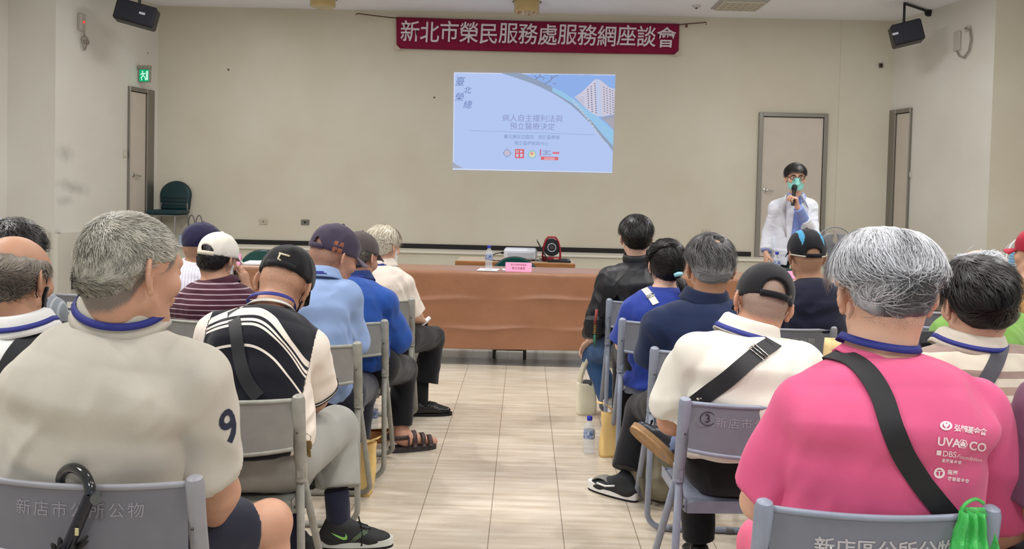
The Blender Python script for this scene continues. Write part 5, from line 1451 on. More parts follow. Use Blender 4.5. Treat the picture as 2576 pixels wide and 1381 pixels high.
# --- man in beige, front left
P1 = make_person('man in a beige polo shirt with a navy nine on the sleeve, cropped grey hair', chair=1.882, skin=skA, shirt=fabric('beige_pique', (192, 186, 174), var=.07),
    head=at(332, 690, 1.99), hs=1.12, yaw=31, pitch=8, roll=-2, neck=at(290, 806, 1.98), nk=1.10, sl=at(92, 985, 2.0), sr=at(490, 960, 2.0), el=at(15, 1225, 2.05), er=at(556, 1238, 2.09),
    wl=at(60, 1340, 2.3), wr=at(505, 1340, 2.36), pelvis=pel(222, 2.05), fat=1.04, hunch=.03, res=.005, sleeve=(.84, .80), sr0=.082, sr1=.074, ar=1.06, hem=.44, skirt=.1,
    folds=(((.05, .1, 1), 10, 5, .006, 3, 'low'), ((.6, .2, .7), 14, 4, .006, 8, 'arm'), ((1, .2, -.25), 13, 4, .003, 15, 'low'), ((.3, .1, -1), 7, 3, .006, 19, 'low')),
    collar=('polo', fabric('beige_pique', (192, 186, 174)), 1.15), lanyard=(.036, .022, .017), cz=.014,
    trousers=fabric('navy_shorts', (38, 40, 54)), kr=at(676, 1318, 2.42), kl=G3(at(40, 1300, 2.45)[0], 2.45, .53), ar_=at(700, 1640, 2.46), lfl=.78, lfr=.78, bell=.088, shl=None, shr=None, trname='shorts',
    skinlegs=[(pel(260, 2.06), at(676, 1318, 2.42), G3(at(690, 1500, 2.47)[0], 2.47, .09), G3(at(690, 1500, 2.47)[0]+.06, 2.66, .04)),
              (pel(190, 2.06), G3(at(40, 1300, 2.45)[0], 2.45, .53), G3(at(40, 1300, 2.45)[0], 2.5, .09), G3(at(40, 1300, 2.45)[0]-.04, 2.68, .04))],
    stub=.8, hz=-.014, hair=dict(material=hGrey, t=.0025, top=.005, n=12000, L=.013, lay=.74, w=.0010, whorl=(.1, -.55, .85), swirl=.7, hr=(.52, .42), jit=.3, grey=lambda q: .26*sst(-.03, .06, q[:, 2])-.10*sst(.02, .08, -q[:, 0])))
# the nine on his right sleeve
# --- man with the black and white polo
def arch(V, p):
    x0 = at(636, 790, 2.76)[0]; u = V[:, 0]-x0; z = V[:, 2]; lu = (V-(p.sl+p.sr)/2)@p.lat
    s = z+np.where(u > 0, 5.6, 1.76)*u*u; sy = z+np.where(u > 0, 1.6, 1.6)*u*u
    q = np.clip((s-.85)/.30, 0, .88)
    return np.where((sy > 1.085) | (lu > .168) | (lu < -.175), .96, q)
W_, K_ = (232, 222, 210), (24, 26, 34)
P2 = make_person('man in a black and white striped polo, head bowed under a black cap', chair=2.6, skin=skC, shirt=pattern('black_white_polo', [(0.0000, K_), (0.2933, W_), (0.3233, K_), (0.5000, W_), (0.5200, K_), (0.5367, W_), (0.5600, K_), (0.5867, W_), (0.6500, K_), (0.9200, W_)]), pat=arch,
    head=at(714, 722, 3.05), hs=1.06, yaw=-4, pitch=34, roll=13, neck=at(676, 772, 2.90), nk=1.05, sl=at(552, 842, 2.86), sr=at(772, 878, 2.90), el=at(525, 1000, 3.0), er=at(792, 1000, 3.04), wl=at(600, 1040, 3.25), wr=at(745, 1040, 3.3),
    pelvis=pel(652, 2.80), fat=1.12, hunch=.06, res=.005, sleeve=(.88, .86), sr0=.086, sr1=.080, ar=1.1, hem=.60,
    folds=(((1, .2, .1), 14, 3, .004, 3, 'low'), ((.3, .2, -1), 18, 4, .003, 8, 'arm')), collar=('crew', fabric('cream_collar', (228, 220, 206))), cz=.006, lanyard=(.017, .006, .017, True),
    trousers=fabric('grey_trousers', (150, 150, 144)), kr=at(846, 1075, 3.26), kl=at(690, 1085, 3.25), al=at(738, 1345, 3.24), ar_=at(852, 1300, 3.14), bell=.084, lfr=1.68, lfl=1.75, shl=None, shr=None, tr=1.08,
    stub=.30, cap=dict(material=fabric('black_cap_cotton', (24, 24, 27)), zb=.022, tilt=.05, opening=(.030, .014), opz=.016, wob=.004), mask=dict(material=fabric('black_mask', (26, 26, 30))))
# --- pale blue shirt
P3 = make_person('man in a pale blue long-sleeved shirt and faded navy cap with orange lettering', chair=3.51, skin=skE, shirt=fabric('pale_blue_oxford', (142, 166, 208), var=.05),
    head=at(841, 648, 3.84), hs=1.08, yaw=40, pitch=20, roll=4, neck=at(800, 702, 3.72), sl=at(728, 755, 3.68), sr=at(868, 750, 3.72), el=at(720, 870, 3.8), er=at(890, 862, 3.80), wl=at(760, 900, 4.0), wr=at(850, 905, 4.06),
    pelvis=pel(812, 3.70), fat=1.05, hunch=.05, sleeve=1.9, sr0=.078, sr1=.076, sr2=.055, hem=.54, folds=(((.3, .2, 1), 16, 3, .004, 3, 'low'), ((.5, .2, -.7), 18, 3, .005, 8, 'arm')), collar=('polo', fabric('pale_blue_oxford', (142, 166, 208)), 1.0), lanyard=(.036, .004, .016),
    trousers=fabric('navy_trousers', (36, 38, 50)), kr=at(912, 975, 4.18), kl=at(770, 975, 4.18), ar_=G3(at(890, 1100, 4.16)[0], 4.16, .09), al=G3(at(790, 1100, 4.16)[0], 4.16, .09),
    stub=.42, hz=-.004, cap=dict(material=fabric('faded_navy_cap', (66, 58, 76), var=.2), zb=.020, tilt=.06, opening=(.036, .026), wob=.003, brimmat=fabric('faded_brim', (104, 96, 108)), strap=fabric('faded_navy_cap', (66, 58, 76))))
# --- royal blue polo
P4 = make_person('man in a royal blue polo and grey-brown cap, wearing dark sandals', chair=4.11, skin=skE, shirt=fabric('royal_blue_pique', (44, 84, 164)),
    head=at(905, 652, 4.40), hs=1.02, yaw=24, pitch=14, neck=at(888, 702, 4.32), sl=at(848, 762, 4.3), sr=at(966, 762, 4.3), el=at(835, 850, 4.4), er=at(1000, 850, 4.40), wl=at(880, 880, 4.6), wr=at(985, 880, 4.66),
    pelvis=pel(908, 4.30), fat=1.1, hunch=.05, sleeve=1.35, sr0=.080, sr1=.082, sr2=.062, hem=.55, folds=(((.3, .2, 1), 14, 3, .004, 3, 'low'), ((.5, .2, -.7), 18, 3, .004, 8, 'arm')), collar=('polo', fabric('dark_blue_collar', (34, 56, 112)), .9), lanyard=(.036, .006, .016),
    trousers=fabric('black_trousers', (22, 22, 26)), kr=at(1014, 930, 4.80), kl=at(900, 930, 4.8), ar_=G3(at(1008, 1080, 4.72)[0], 4.72, .10), al=G3(at(905, 1080, 4.8)[0], 4.8, .09), bell=.062, lfr=1.88, lfl=1.88, shr=None, tr=1.05,
    skinlegs=[(pel(925, 4.34), at(1014, 930, 4.80), G3(at(1008, 1080, 4.72)[0], 4.72, .085), G3(at(1008, 1080, 4.72)[0]+.17, 4.80, .035))], legr=.75,
    stub=.5, hair=dict(material=hFringe, t=.007, top=.0, n=1500, L=.018, lay=.8, w=.0018, hr=(.2, .3)), cap=dict(material=fabric('taupe_cap', (82, 74, 74)), zb=.030, tilt=.04, opening=None, back=False))
# --- white-haired man, front of the aisle row
P5 = make_person('white-haired man in a cream shirt and black trousers at the front of the left row', chair=4.93, skin=skB, shirt=fabric('cream_shirt', (232, 220, 208)),
    head=at(967, 622, 5.16), hs=1.0, yaw=30, pitch=6, neck=at(955, 668, 5.09), sl=at(912, 722, 5.08), sr=at(1016, 716, 5.11), el=at(900, 790, 5.2), er=at(1040, 790, 5.16), wl=at(960, 805, 5.4), wr=at(1058, 806, 5.40),
    pelvis=pel(972, 5.10), fat=1.0, sleeve=(.95, .98), sr0=.074, sr1=.076, hem=.56, folds=(((.3, .2, 1), 18, 3, .004, 3, 'low'), ((.5, .2, -.7), 18, 3, .004, 8, 'arm')), collar=('polo', fabric('cream_shirt', (232, 220, 208)), .9), lanyard=(.036, .004, .014),
    trousers=fabric('black_trousers', (22, 22, 26)), kr=at(1090, 850, 5.56), kl=at(1010, 850, 5.56), ar_=G3(at(1062, 990, 5.48)[0], 5.48, .10), al=G3(at(1000, 990, 5.55)[0], 5.55, .09), bell=.085, lfr=1.72, lfl=1.8, shr=None, hr=dict(curl=(40, 45, 30)),
    hair=dict(material=hWhite, t=.008, top=.008, n=2500, L=.04, lay=.9, w=.002, whorl=(0, .3, .95), swirl=.1, hr=(.65, .3), drop=.6), mask=dict(material=fabric('white_mask', (226, 228, 230))))
# --- white cap, maroon stripes, on the phone
P6 = make_person('man in a maroon striped polo and white cap holding a phone to his ear', chair=4.05, skin=skC, shirt=pattern('maroon_stripes', [(0, (70, 32, 48)), (.74, (170, 150, 158)), (.96, (70, 32, 48))], fract=True), pat=lambda V, p: (V[:, 2]+.12*((V-(p.sl+p.sr)/2)@p.lat)**2)/.0235,
    head=at(549, 655, 4.27), hs=1.0, yaw=16, pitch=12, roll=4, neck=at(543, 708, 4.21), sl=at(462, 772, 4.20), sr=at(624, 768, 4.22), el=at(440, 860, 4.3), er=at(660, 822, 4.40), wl=at(500, 880, 4.5), wr=at(622, 732, 4.44),
    pelvis=pel(545, 4.24), fat=1.08, sleeve=(.9, .85), sr0=.08, sr1=.078, hem=.55, collar=('polo', fabric('maroon_collar', (66, 30, 46)), .55), res=.005,
    hr=dict(d=(-.25, -.05, .95), n=(-.9, .25, -.2), per=[(25, 35, 25), (28, 38, 28), (30, 40, 30), (32, 42, 30)], sc=1.05), trousers=fabric('dark_trousers', (40, 40, 46)),
    stub=.85, hair=dict(material=hBlack, t=.006, top=0, n=1200, L=.016, lay=.85, w=.0016, hr=(.25, .3)), cap=dict(material=fabric('white_cap_cotton', (232, 226, 214)), zb=.022, tilt=.05, opening=(.040, .030), opz=.014, strap=fabric('white_cap_strap', (222, 214, 196)), wob=.002), mask=dict(material=fabric('white_mask', (226, 228, 230))))
# --- dark blue cap, white striped shirt
P7 = make_person('man in a white finely striped shirt and dark blue flat cap at the left', chair=4.88, skin=skC, shirt=pattern('white_lilac_stripes', [(0, (222, 220, 232)), (.82, (186, 178, 196))], fract=True), pat=lambda V, p: ((V-(p.sl+p.sr)/2)@p.lat)/.017,
    head=at(510, 622, 5.05), hs=1.10, yaw=22, pitch=6, neck=at(490, 668, 4.99), sl=at(424, 722, 4.98), sr=at(560, 712, 5.0), pelvis=pel(480, 5.05), fat=1.08, sleeve=.95, hem=.55, collar=('polo', fabric('white_shirt_collar', (224, 220, 230)), .8), trousers=fabric('dark_trousers', (40, 40, 46)),
    stub=.4, cap=dict(material=fabric('dark_blue_wool', (38, 36, 66), var=.1), zb=.008, tilt=.10, r=(.092, .112, .092), opening=None, back=False, seams=False, wob=.003))
# --- bald man at the left edge
P8 = make_person('balding man in a white polo with a black bag strap at the left edge', chair=2.4, skin=skC, shirt=fabric('white_polo', (228, 228, 226)),
    head=at(40, 706, 2.55), hs=1.10, yaw=6, pitch=8, neck=at(36, 824, 2.49), nk=1.08, sl=at(-100, 918, 2.5), sr=at(158, 905, 2.52), pelvis=pel(35, 2.58), fat=1.05, sleeve=.85, hem=.5, sr0=.084, sr1=.078,
    collar=('polo', fabric('white_polo', (228, 228, 226)), 1.1), lanyard=(.036, .012, .015), cz=.008, trousers=fabric('dark_trousers', (40, 40, 46)), stub=.3, bald=lambda q: sst(.055, .085, q[:, 2]+.12*(q[:, 1]+.06)),
    hair=dict(material=hFringe, t=.006, top=0, n=3500, L=.03, lay=.88, w=.0012, whorl=(0, .1, 1), swirl=.05, drop=.8, hr=(.30, .3), bald=lambda q: sst(.045, .075, q[:, 2]+.12*(q[:, 1]+.06)), grey=lambda q: .35*sst(.0, .05, q[:, 2])), mask=dict(material=fabric('black_mask', (26, 26, 30))))
P9 = make_person('dark-haired person in a grey striped shirt behind the balding man', chair=3.2, skin=skC, shirt=pattern('grey_stripes', [(0, (128, 134, 140)), (.7, (160, 166, 170))], fract=True), pat=lambda V, p: ((V-(p.sl+p.sr)/2)@p.lat)/.02,
    head=at(36, 650, 3.36), hs=1.10, yaw=4, pitch=8, neck=at(38, 715, 3.3), sl=at(-60, 800, 3.3), sr=at(120, 790, 3.3), pelvis=pel(35, 3.36), sleeve=.9, hem=.5, trousers=fabric('dark_trousers', (40, 40, 46)), collar=('polo', fabric('grey_collar', (134, 140, 146)), .8),
    hair=dict(material=hBlack, t=.012, top=.010, n=2600, L=.05, lay=.78, w=.0016, swirl=.3, hr=(.3, .3), jit=.6, curl=.4))
# --- black jacket, front right row
P10 = make_person('person in a black windbreaker with a crossbody bag, hand on the knee of blue jeans', chair=5.14, skin=skD, shirt=mat('black_nylon', (26, 28, 34), .45, var=.1, bump=.2, bscale=300, bdist=.002),
    head=at(1599, 600, 5.30), hs=1.05, yaw=-3, pitch=3, neck=at(1603, 660, 5.27), sl=at(1534, 708, 5.26), sr=at(1668, 708, 5.28), el=at(1508, 800, 5.28), er=at(1690, 800, 5.3), wl=at(1490, 852, 5.58), wr=at(1640, 850, 5.6),
    pelvis=pel(1606, 5.30), fat=1.08, sleeve=1.85, sr0=.086, sr1=.084, sr2=.062, hem=.52, hunch=.05, folds=(((.3, .2, 1), 14, 3, .006, 3, 'low'), ((.5, .2, -.7), 18, 3, .007, 8, 'arm')), collar=('zip', mat('black_nylon_collar', (24, 26, 32), .45)), res=.005,
    hl=dict(d=(-.35, .55, -.62), n=(.2, -.55, -.8), curl=(14, 22, 16)), shirtname='jacket',
    trousers=fabric('blue_jeans', (52, 84, 128), var=.15), kl=at(1490, 893, 5.68), kr=at(1650, 890, 5.7), al=G3(at(1538, 1005, 5.60)[0], 5.60, .09), shoemat=mat('white_shoe', (214, 210, 206), .5), bell=.075,
    hair=dict(material=hBlack, t=.012, top=.012, n=2600, L=.04, lay=.92, w=.002, whorl=(0, -.2, 1), swirl=.2, drop=.5, hr=(.12, .2)))
P11 = make_person('woman in a royal blue short-sleeved tunic with a dark ponytail', chair=4.36, skin=skD, shirt=fabric('royal_blue_linen', (46, 66, 152)),
    head=at(1675, 668, 4.54), hs=1.02, yaw=-3, pitch=6, neck=at(1670, 728, 4.50), nk=.88, sl=at(1594, 786, 4.49), sr=at(1738, 782, 4.5), el=at(1566, 868, 4.54), er=at(1770, 868, 4.54), wl=at(1600, 880, 4.8), wr=at(1730, 880, 4.8), ar=.88,
    pelvis=pel(1655, 4.52), fat=1.02, depth=.95, sleeve=(.92, .92), sr0=.076, sr1=.076, skirt=.10, flare=.03, hem=.37, folds=(((.1, .2, 1), 14, 4, .005, 3, 'low'), ((.5, .2, -.7), 18, 3, .003, 8, 'arm')), collar=('crew', fabric('royal_blue_linen', (46, 66, 152))), lanyard=(.018, .004, .014, True),
    trousers=fabric('black_trousers', (22, 22, 26)), shoemat=mat('black_leather_shoe', (24, 24, 26), .35),
    hair=dict(material=hBlack, t=.012, top=.008, n=3500, L=.07, lay=.98, w=.0015, whorl=(0, .85, .6), swirl=0, hr=(.22, .18), jit=.12, part=lambda q: 1.3*(np.array([.035, -.115, -.06])-q)/np.linalg.norm(np.array([.035, -.115, -.06])-q, axis=1, keepdims=True)))
P12 = make_person('grey-haired man in a plain navy polo, thinning crown, grey and white sneaker', chair=3.575, skin=skC, shirt=fabric('navy_pique', (30, 42, 74)),
    head=at(1785, 676, 3.76), hs=1.12, yaw=-2, pitch=10, neck=at(1778, 755, 3.71), nk=1.12, sl=at(1658, 822, 3.70), sr=at(1868, 812, 3.70), el=at(1640, 905, 3.78), er=at(1890, 905, 3.8), wl=at(1700, 930, 4.0), wr=at(1840, 930, 4.0),
    pelvis=pel(1760, 3.76), fat=1.06, sleeve=.98, sr0=.086, sr1=.080, hem=.55, folds=(((.4, .2, 1), 14, 3, .004, 3, 'low'), ((.5, .2, -.7), 18, 3, .003, 8, 'arm')), collar=('polo', fabric('navy_collar', (26, 36, 64)), 1.0), cz=.01,
    trousers=fabric('black_trousers', (22, 22, 26)), kl=at(1612, 1030, 4.20), kr=at(1800, 1000, 4.2), al=at(1575, 1195, 4.06), lfl=1.92, shl=None, bell=.075, stub=.5,
    bald=lambda q: .7*(1-sst(.012, .034, np.linalg.norm((q-np.array([.012, -.075, .095]))*np.array([1, .8, .8]), axis=1))),
    hair=dict(material=hSalt, t=.009, top=.010, n=5500, L=.045, lay=.93, w=.0013, whorl=(.14, -.75, .95), swirl=1.0, hr=(.25, .22), hmin=.004, drop=.35, bald=lambda q: .85*(1-sst(.008, .03, np.linalg.norm((q-np.array([.012, -.08, .095]))*np.array([1, .8, .8]), axis=1))), grey=lambda q: .42*(1-sst(-.05, .06, q[:, 2]))-.15*sst(.04, .1, q[:, 2])))
# --- cream shirt, black cap worn with the opening showing
P13 = make_person('man in a cream short-sleeved shirt and black cap with a round rear opening', chair=2.72, skin=skin('skin_grey_fade', (194, 148, 124), (126, 116, 108)), shirt=fabric('cream_poplin', (222, 218, 208), var=.04),
    head=at(1917, 768, 2.98), hs=1.05, yaw=2, pitch=20, roll=11, neck=at(1888, 850, 2.90), nk=1.18, sl=at(1752, 905, 2.88), sr=at(2010, 930, 2.90), el=at(1686, 1060, 2.98), er=at(2050, 1080, 3.0), wl=at(1790, 1085, 3.26), wr=at(1980, 1090, 3.3),
    pelvis=pel(1868, 2.90), fat=1.06, hunch=.06, res=.005, sleeve=(.84, .9), sr0=.088, sr1=.088, ar=1.05, hem=.60,
    folds=(((.35, .2, .9), 9, 3, .009, 3, 'low'), ((.75, .2, .55), 10, 3, .006, 8, 'arm'), ((1, .2, .2), 8, 3, .005, 14, 'all')), collar=('polo', fabric('cream_poplin', (222, 218, 208)), 1.15), lanyard=(.044, .0, .017, True), cz=.016,
    trousers=fabric('black_trousers', (22, 22, 26)), kl=at(1748, 1120, 3.32), kr=at(1950, 1080, 3.35), al=G3(at(1762, 1300, 3.3)[0], 3.3, .09), ar_=at(1735, 1118, 3.14), shr=None, shl='shoe', lfr=1.95, tr=1.06,
    stub=.62, hz=.0, cap=dict(material=fabric('black_cap_soft', (28, 28, 32)), zb=.010, tilt=.05, yaw=-7, opening=(.040, .042), opz=.016, wob=.001, seams=False), mask=dict(material=fabric('black_mask', (26, 26, 30)), loop=mat('white_elastic', (214, 212, 206), .6)))
P14 = make_person('man in a dark navy T-shirt and black cap with blue flashes', chair=4.29, skin=skC, shirt=fabric('dark_navy_jersey', (24, 26, 46)),
    head=at(2027, 645, 4.50), hs=1.03, yaw=-2, pitch=4, neck=at(2040, 702, 4.46), nk=1.05, sl=at(1966, 770, 4.45), sr=at(2098, 768, 4.46), el=at(1955, 860, 4.5), er=at(2112, 862, 4.5), pelvis=pel(2035, 4.46), fat=1.1, hunch=.05, sleeve=.9, sr0=.084, sr1=.08, hem=.5,
    folds=(((1, .2, .1), 14, 3, .005, 3, 'all'),), collar=('crew', fabric('dark_navy_jersey', (24, 26, 46))), trousers=fabric('black_trousers', (22, 22, 26)), stub=.28, hz=.0,
    cap=dict(material=pattern('black_cap_flash', [(0, (28, 28, 34)), (.5, (74, 150, 190))]), pat=lambda q: np.where((np.abs(np.abs(q[:, 0])-.052+.12*(q[:, 2]-.07)) < .010*(q[:, 2] > .05)*np.clip((q[:, 2]-.05)/.04, 0, 1)) & (q[:, 1] < 0), .9, .1), zb=.012, tilt=.12, opening=(.034, .024), opz=.016, rim=None, trim=mat('cream_piping', (206, 200, 184), .6), wob=.002))
# --- pink shirt, front right
P15 = make_person('silver-haired man in a bright pink T-shirt with white sponsor logos on the back', chair=1.845, skin=skB, shirt=fabric('pink_jersey', (222, 96, 140), var=.04),
    head=at(2221, 742, 2.04), hs=1.17, yaw=4, pitch=8, roll=0, neck=at(2222, 880, 1.97), nk=1.28, sl=at(2024, 1030, 1.99), sr=at(2442, 1035, 1.99), el=at(1912, 1262, 2.05), er=at(2532, 1315, 2.07), wl=at(2040, 1340, 2.32), wr=at(2420, 1380, 2.35),
    pelvis=pel(2210, 1.99), fat=1.06, hunch=.06, res=.005, sleeve=(.86, .88), sr0=.080, sr1=.076, ar=1.08, hem=.44, skirt=.08,
    folds=(((.25, .1, 1), 9, 4, .007, 3, 'low'), ((.6, .2, .8), 14, 4, .006, 8, 'arm'), ((1, .2, -.3), 8, 3, .004, 15, 'low')), collar=('crew', fabric('pink_jersey', (222, 96, 140))), lanyard=(.013, .014, .018, True), cz=.004,
    trousers=fabric('pink_trousers', (226, 104, 138)), kl=at(1925, 1370, 2.42), stub=.35, hz=-.004, bald=lambda q: sst(.075, .105, q[:, 2]),
    hair=dict(material=hSilver, t=.007, top=.019, n=13000, L=.046, hmin=.022, zml=[-.048, -.044, -.022, .018, .046, .042, .040, .062, .080, .086], lay=.92, w=.0012, whorl=(0, .22, 1), swirl=.08, drop=.7, hr=(.60, .40), jit=.24, curl=.14, grey=lambda q: .22*sst(.02, .09, q[:, 2])-.55*(1-sst(-.04, .03, q[:, 2]))*(np.abs(q[:, 0]-.02) < .055)-.08, bald=lambda q: .75*(1-sst(.018, .05, np.linalg.norm((q-np.array([.008, -.015, .118]))*np.array([.8, .7, 1]), axis=1)))))
P16 = make_person('dark-haired man in a brown and cream banded polo behind the pink shirt', chair=2.42, skin=skB, shirt=pattern('brown_cream_bands', [(0, (150, 130, 122)), (.12, (206, 198, 182)), (.40, (150, 130, 122)), (.60, (214, 206, 188)), (.72, (168, 146, 132)), (.86, (206, 198, 182))], fract=True), pat=lambda V, p: (V[:, 2]+.25*((V-(p.sl+p.sr)/2)@p.lat)**2-.02)/.155,
    head=at(2454, 772, 2.62), hs=1.06, yaw=0, pitch=6, neck=at(2452, 872, 2.57), nk=1.1, sl=at(2345, 935, 2.55), sr=at(2572, 935, 2.56), pelvis=pel(2458, 2.60), fat=1.05, sleeve=.9, sr0=.082, hem=.5, collar=('polo', fabric('cream_stripe_collar', (214, 206, 192)), .9), lanyard=(.038, .006, .014), cz=.012,
    trousers=fabric('dark_trousers', (40, 40, 46)), stub=.5, hair=dict(material=hBlack, t=.010, top=.018, n=4500, L=.045, lay=.9, w=.0013, whorl=(-.3, -.3, 1), swirl=.9, hr=(.20, .25), drop=.4))
P17 = make_person('thin-haired person in a lime green shirt at the right', chair=3.3, skin=skB, shirt=fabric('lime_green_jersey', (124, 168, 84)), head=at(2458, 705, 3.48), hs=1.02, neck=at(2460, 768, 3.42), sl=at(2392, 846, 3.42), sr=at(2556, 832, 3.44), pelvis=pel(2462, 3.46), fat=1.1, sleeve=.9, sr0=.085, hem=.5,
    collar=('crew', fabric('lime_green_jersey', (124, 168, 84))), trousers=fabric('dark_trousers', (40, 40, 46)), stub=.4, hair=dict(material=hSilver, t=.010, top=.004, n=1800, L=.03, lay=.7, w=.0013, hr=(.75, .2), jit=.6, bald=lambda q: .9*(1-sst(.05, .07, np.linalg.norm((q-np.array([.0, -.0, .10])), axis=1)))))
P18 = make_person('person in a tan shirt and red cap at the right edge', chair=4.35, skin=skB, shirt=fabric('tan_jersey', (196, 148, 92)), head=at(2606, 640, 4.5), hs=1.02, yaw=-25, neck=at(2606, 698, 4.46), sl=at(2556, 752, 4.46), sr=at(2690, 752, 4.46), pelvis=pel(2620, 4.5), sleeve=.9, hem=.5, trousers=fabric('dark_trousers', (40, 40, 46)), stub=.4,
    collar=('crew', fabric('tan_jersey', (196, 148, 92))), cap=dict(material=fabric('red_cap', (176, 34, 60)), opening=None, back=False))
P19 = make_person('person in a mauve shirt at the right edge beside the pink shirt', chair=1.8, skin=skC, shirt=fabric('mauve_jersey', (124, 88, 112)), head=at(2840, 780, 1.98), hs=1.1, neck=at(2845, 900, 1.95), sl=at(2645, 1035, 1.96), sr=at(3060, 1040, 1.96), el=at(2594, 1270, 2.0), wl=at(2640, 1350, 2.25), pelvis=pel(2850, 2.0), sleeve=.9, sr0=.086, sr1=.086, hem=.46, ar=1.1, trousers=fabric('dark_trousers', (40, 40, 46)),
    collar=('crew', fabric('mauve_jersey', (124, 88, 112))), hair=dict(material=hBlack, n=1200, L=.03, hr=(.2, .2)))
P20 = make_person('person in a pale blue shirt at the far left edge', chair=5.9, skin=skC, shirt=fabric('powder_blue_shirt', (178, 196, 216)), head=at(-62, 500, 6.08), neck=at(-58, 540, 6.05), sl=at(-118, 580, 6.05), sr=at(-6, 575, 6.05), pelvis=pel(-64, 6.07), sleeve=.9, hem=.5, trousers=fabric('dark_trousers', (40, 40, 46)), collar=('polo', fabric('powder_blue_collar', (178, 196, 216))), hair=dict(material=hBlack, n=900, L=.03, hr=(.2, .2)))

# --- the speaker, standing behind the tables and facing the hall
def blazer_ops(p):
    f = p.fwd; c = p.S[2]+f*.16; r_ = -p.lat*np.sign(p.lat[0]) if False else p.lat
    lowc = p.P+f*.14+np.array([0, 0, -.14])
    return [('s', ec(p.N+f*.10+np.array([0, 0, -.02]), lowc, (.028, .12), (.062, .12), p.lat, cap=.05), .012)]
SX = at(1988, 600, 8.15)
P0 = make_person('young man in a white blazer and teal face mask standing and talking into a microphone', face=180, skin=skin('skin_speaker', (226, 180, 156), (40, 34, 32)), shirt=fabric('white_blazer', (226, 230, 240), var=.03), shirtname='blazer',
    head=at(2001, 449, 8.10), hs=1.02, yaw=188, pitch=3, neck=at(2000, 494, 8.18), sl=at(2037, 521, 8.16), sr=at(1953, 524, 8.16), el=at(2046, 592, 8.05), er=at(1933, 588, 8.20), wl=at(2006, 520, 7.90), wr=at(1927, 636, 8.10),
    pelvis=G3(at(1986, 640, 8.15)[0], 8.15, .93), fat=.90, depth=.95, hunch=0.0, res=.0042, sleeve=(1.55, 1.86), sr0=.074, sr1=.070, sr2=.052, ar=.80, hem=.80, skirt=.18, ease=.016,
    inner=(fabric('sky_blue_shirt', (140, 160, 222), var=.03), 1.95, .003, .84, .12), shirtops=blazer_ops, folds=(((.3, .2, 1), 14, 3, .003, 3, 'low'), ((.8, .2, .3), 24, 3, .003, 8, 'arm')),
    collar=('polo', fabric('sky_blue_collar', (160, 176, 226)), .9), nk=.86,
    hl=dict(d=(-.28, -.15, .90), n=(-.9, -.05, -.35), per=[(52, 68, 40), (56, 72, 42), (58, 72, 44), (60, 72, 44)], thumb=((.75, .45, .62), (.9, -.1, .5)), sc=1.0), hr=dict(d=(.0, -.08, -1), n=(1, .1, 0), curl=(22, 28, 20), sc=1.0),
    trousers=fabric('black_trousers', (22, 22, 26)), kl=G3(at(2005, 700, 8.15)[0]+.02, 8.13, .49), kr=G3(at(1968, 700, 8.15)[0], 8.13, .49), al=G3(at(2005, 700, 8.15)[0]+.03, 8.17, .09), ar_=G3(at(1968, 700, 8.15)[0]-.01, 8.17, .09), tr=.80, bell=.065,
    stub=.3, hair=dict(material=hBlack, t=.011, top=.014, n=3500, L=.042, lay=.95, w=.0016, whorl=(.1, -.4, 1), swirl=.3, hr=(.12, .2), hmin=.014, zml=[-.050, -.048, -.03, -.005, .020, .018, .034, .058, .066, .068], drop=.5),
    mask=dict(cup=.016, material=mat('teal_mask', (146, 222, 212), .7, bump=.2, bscale=200, bdist=.002), loop=mat('teal_elastic', (190, 226, 220), .7)))
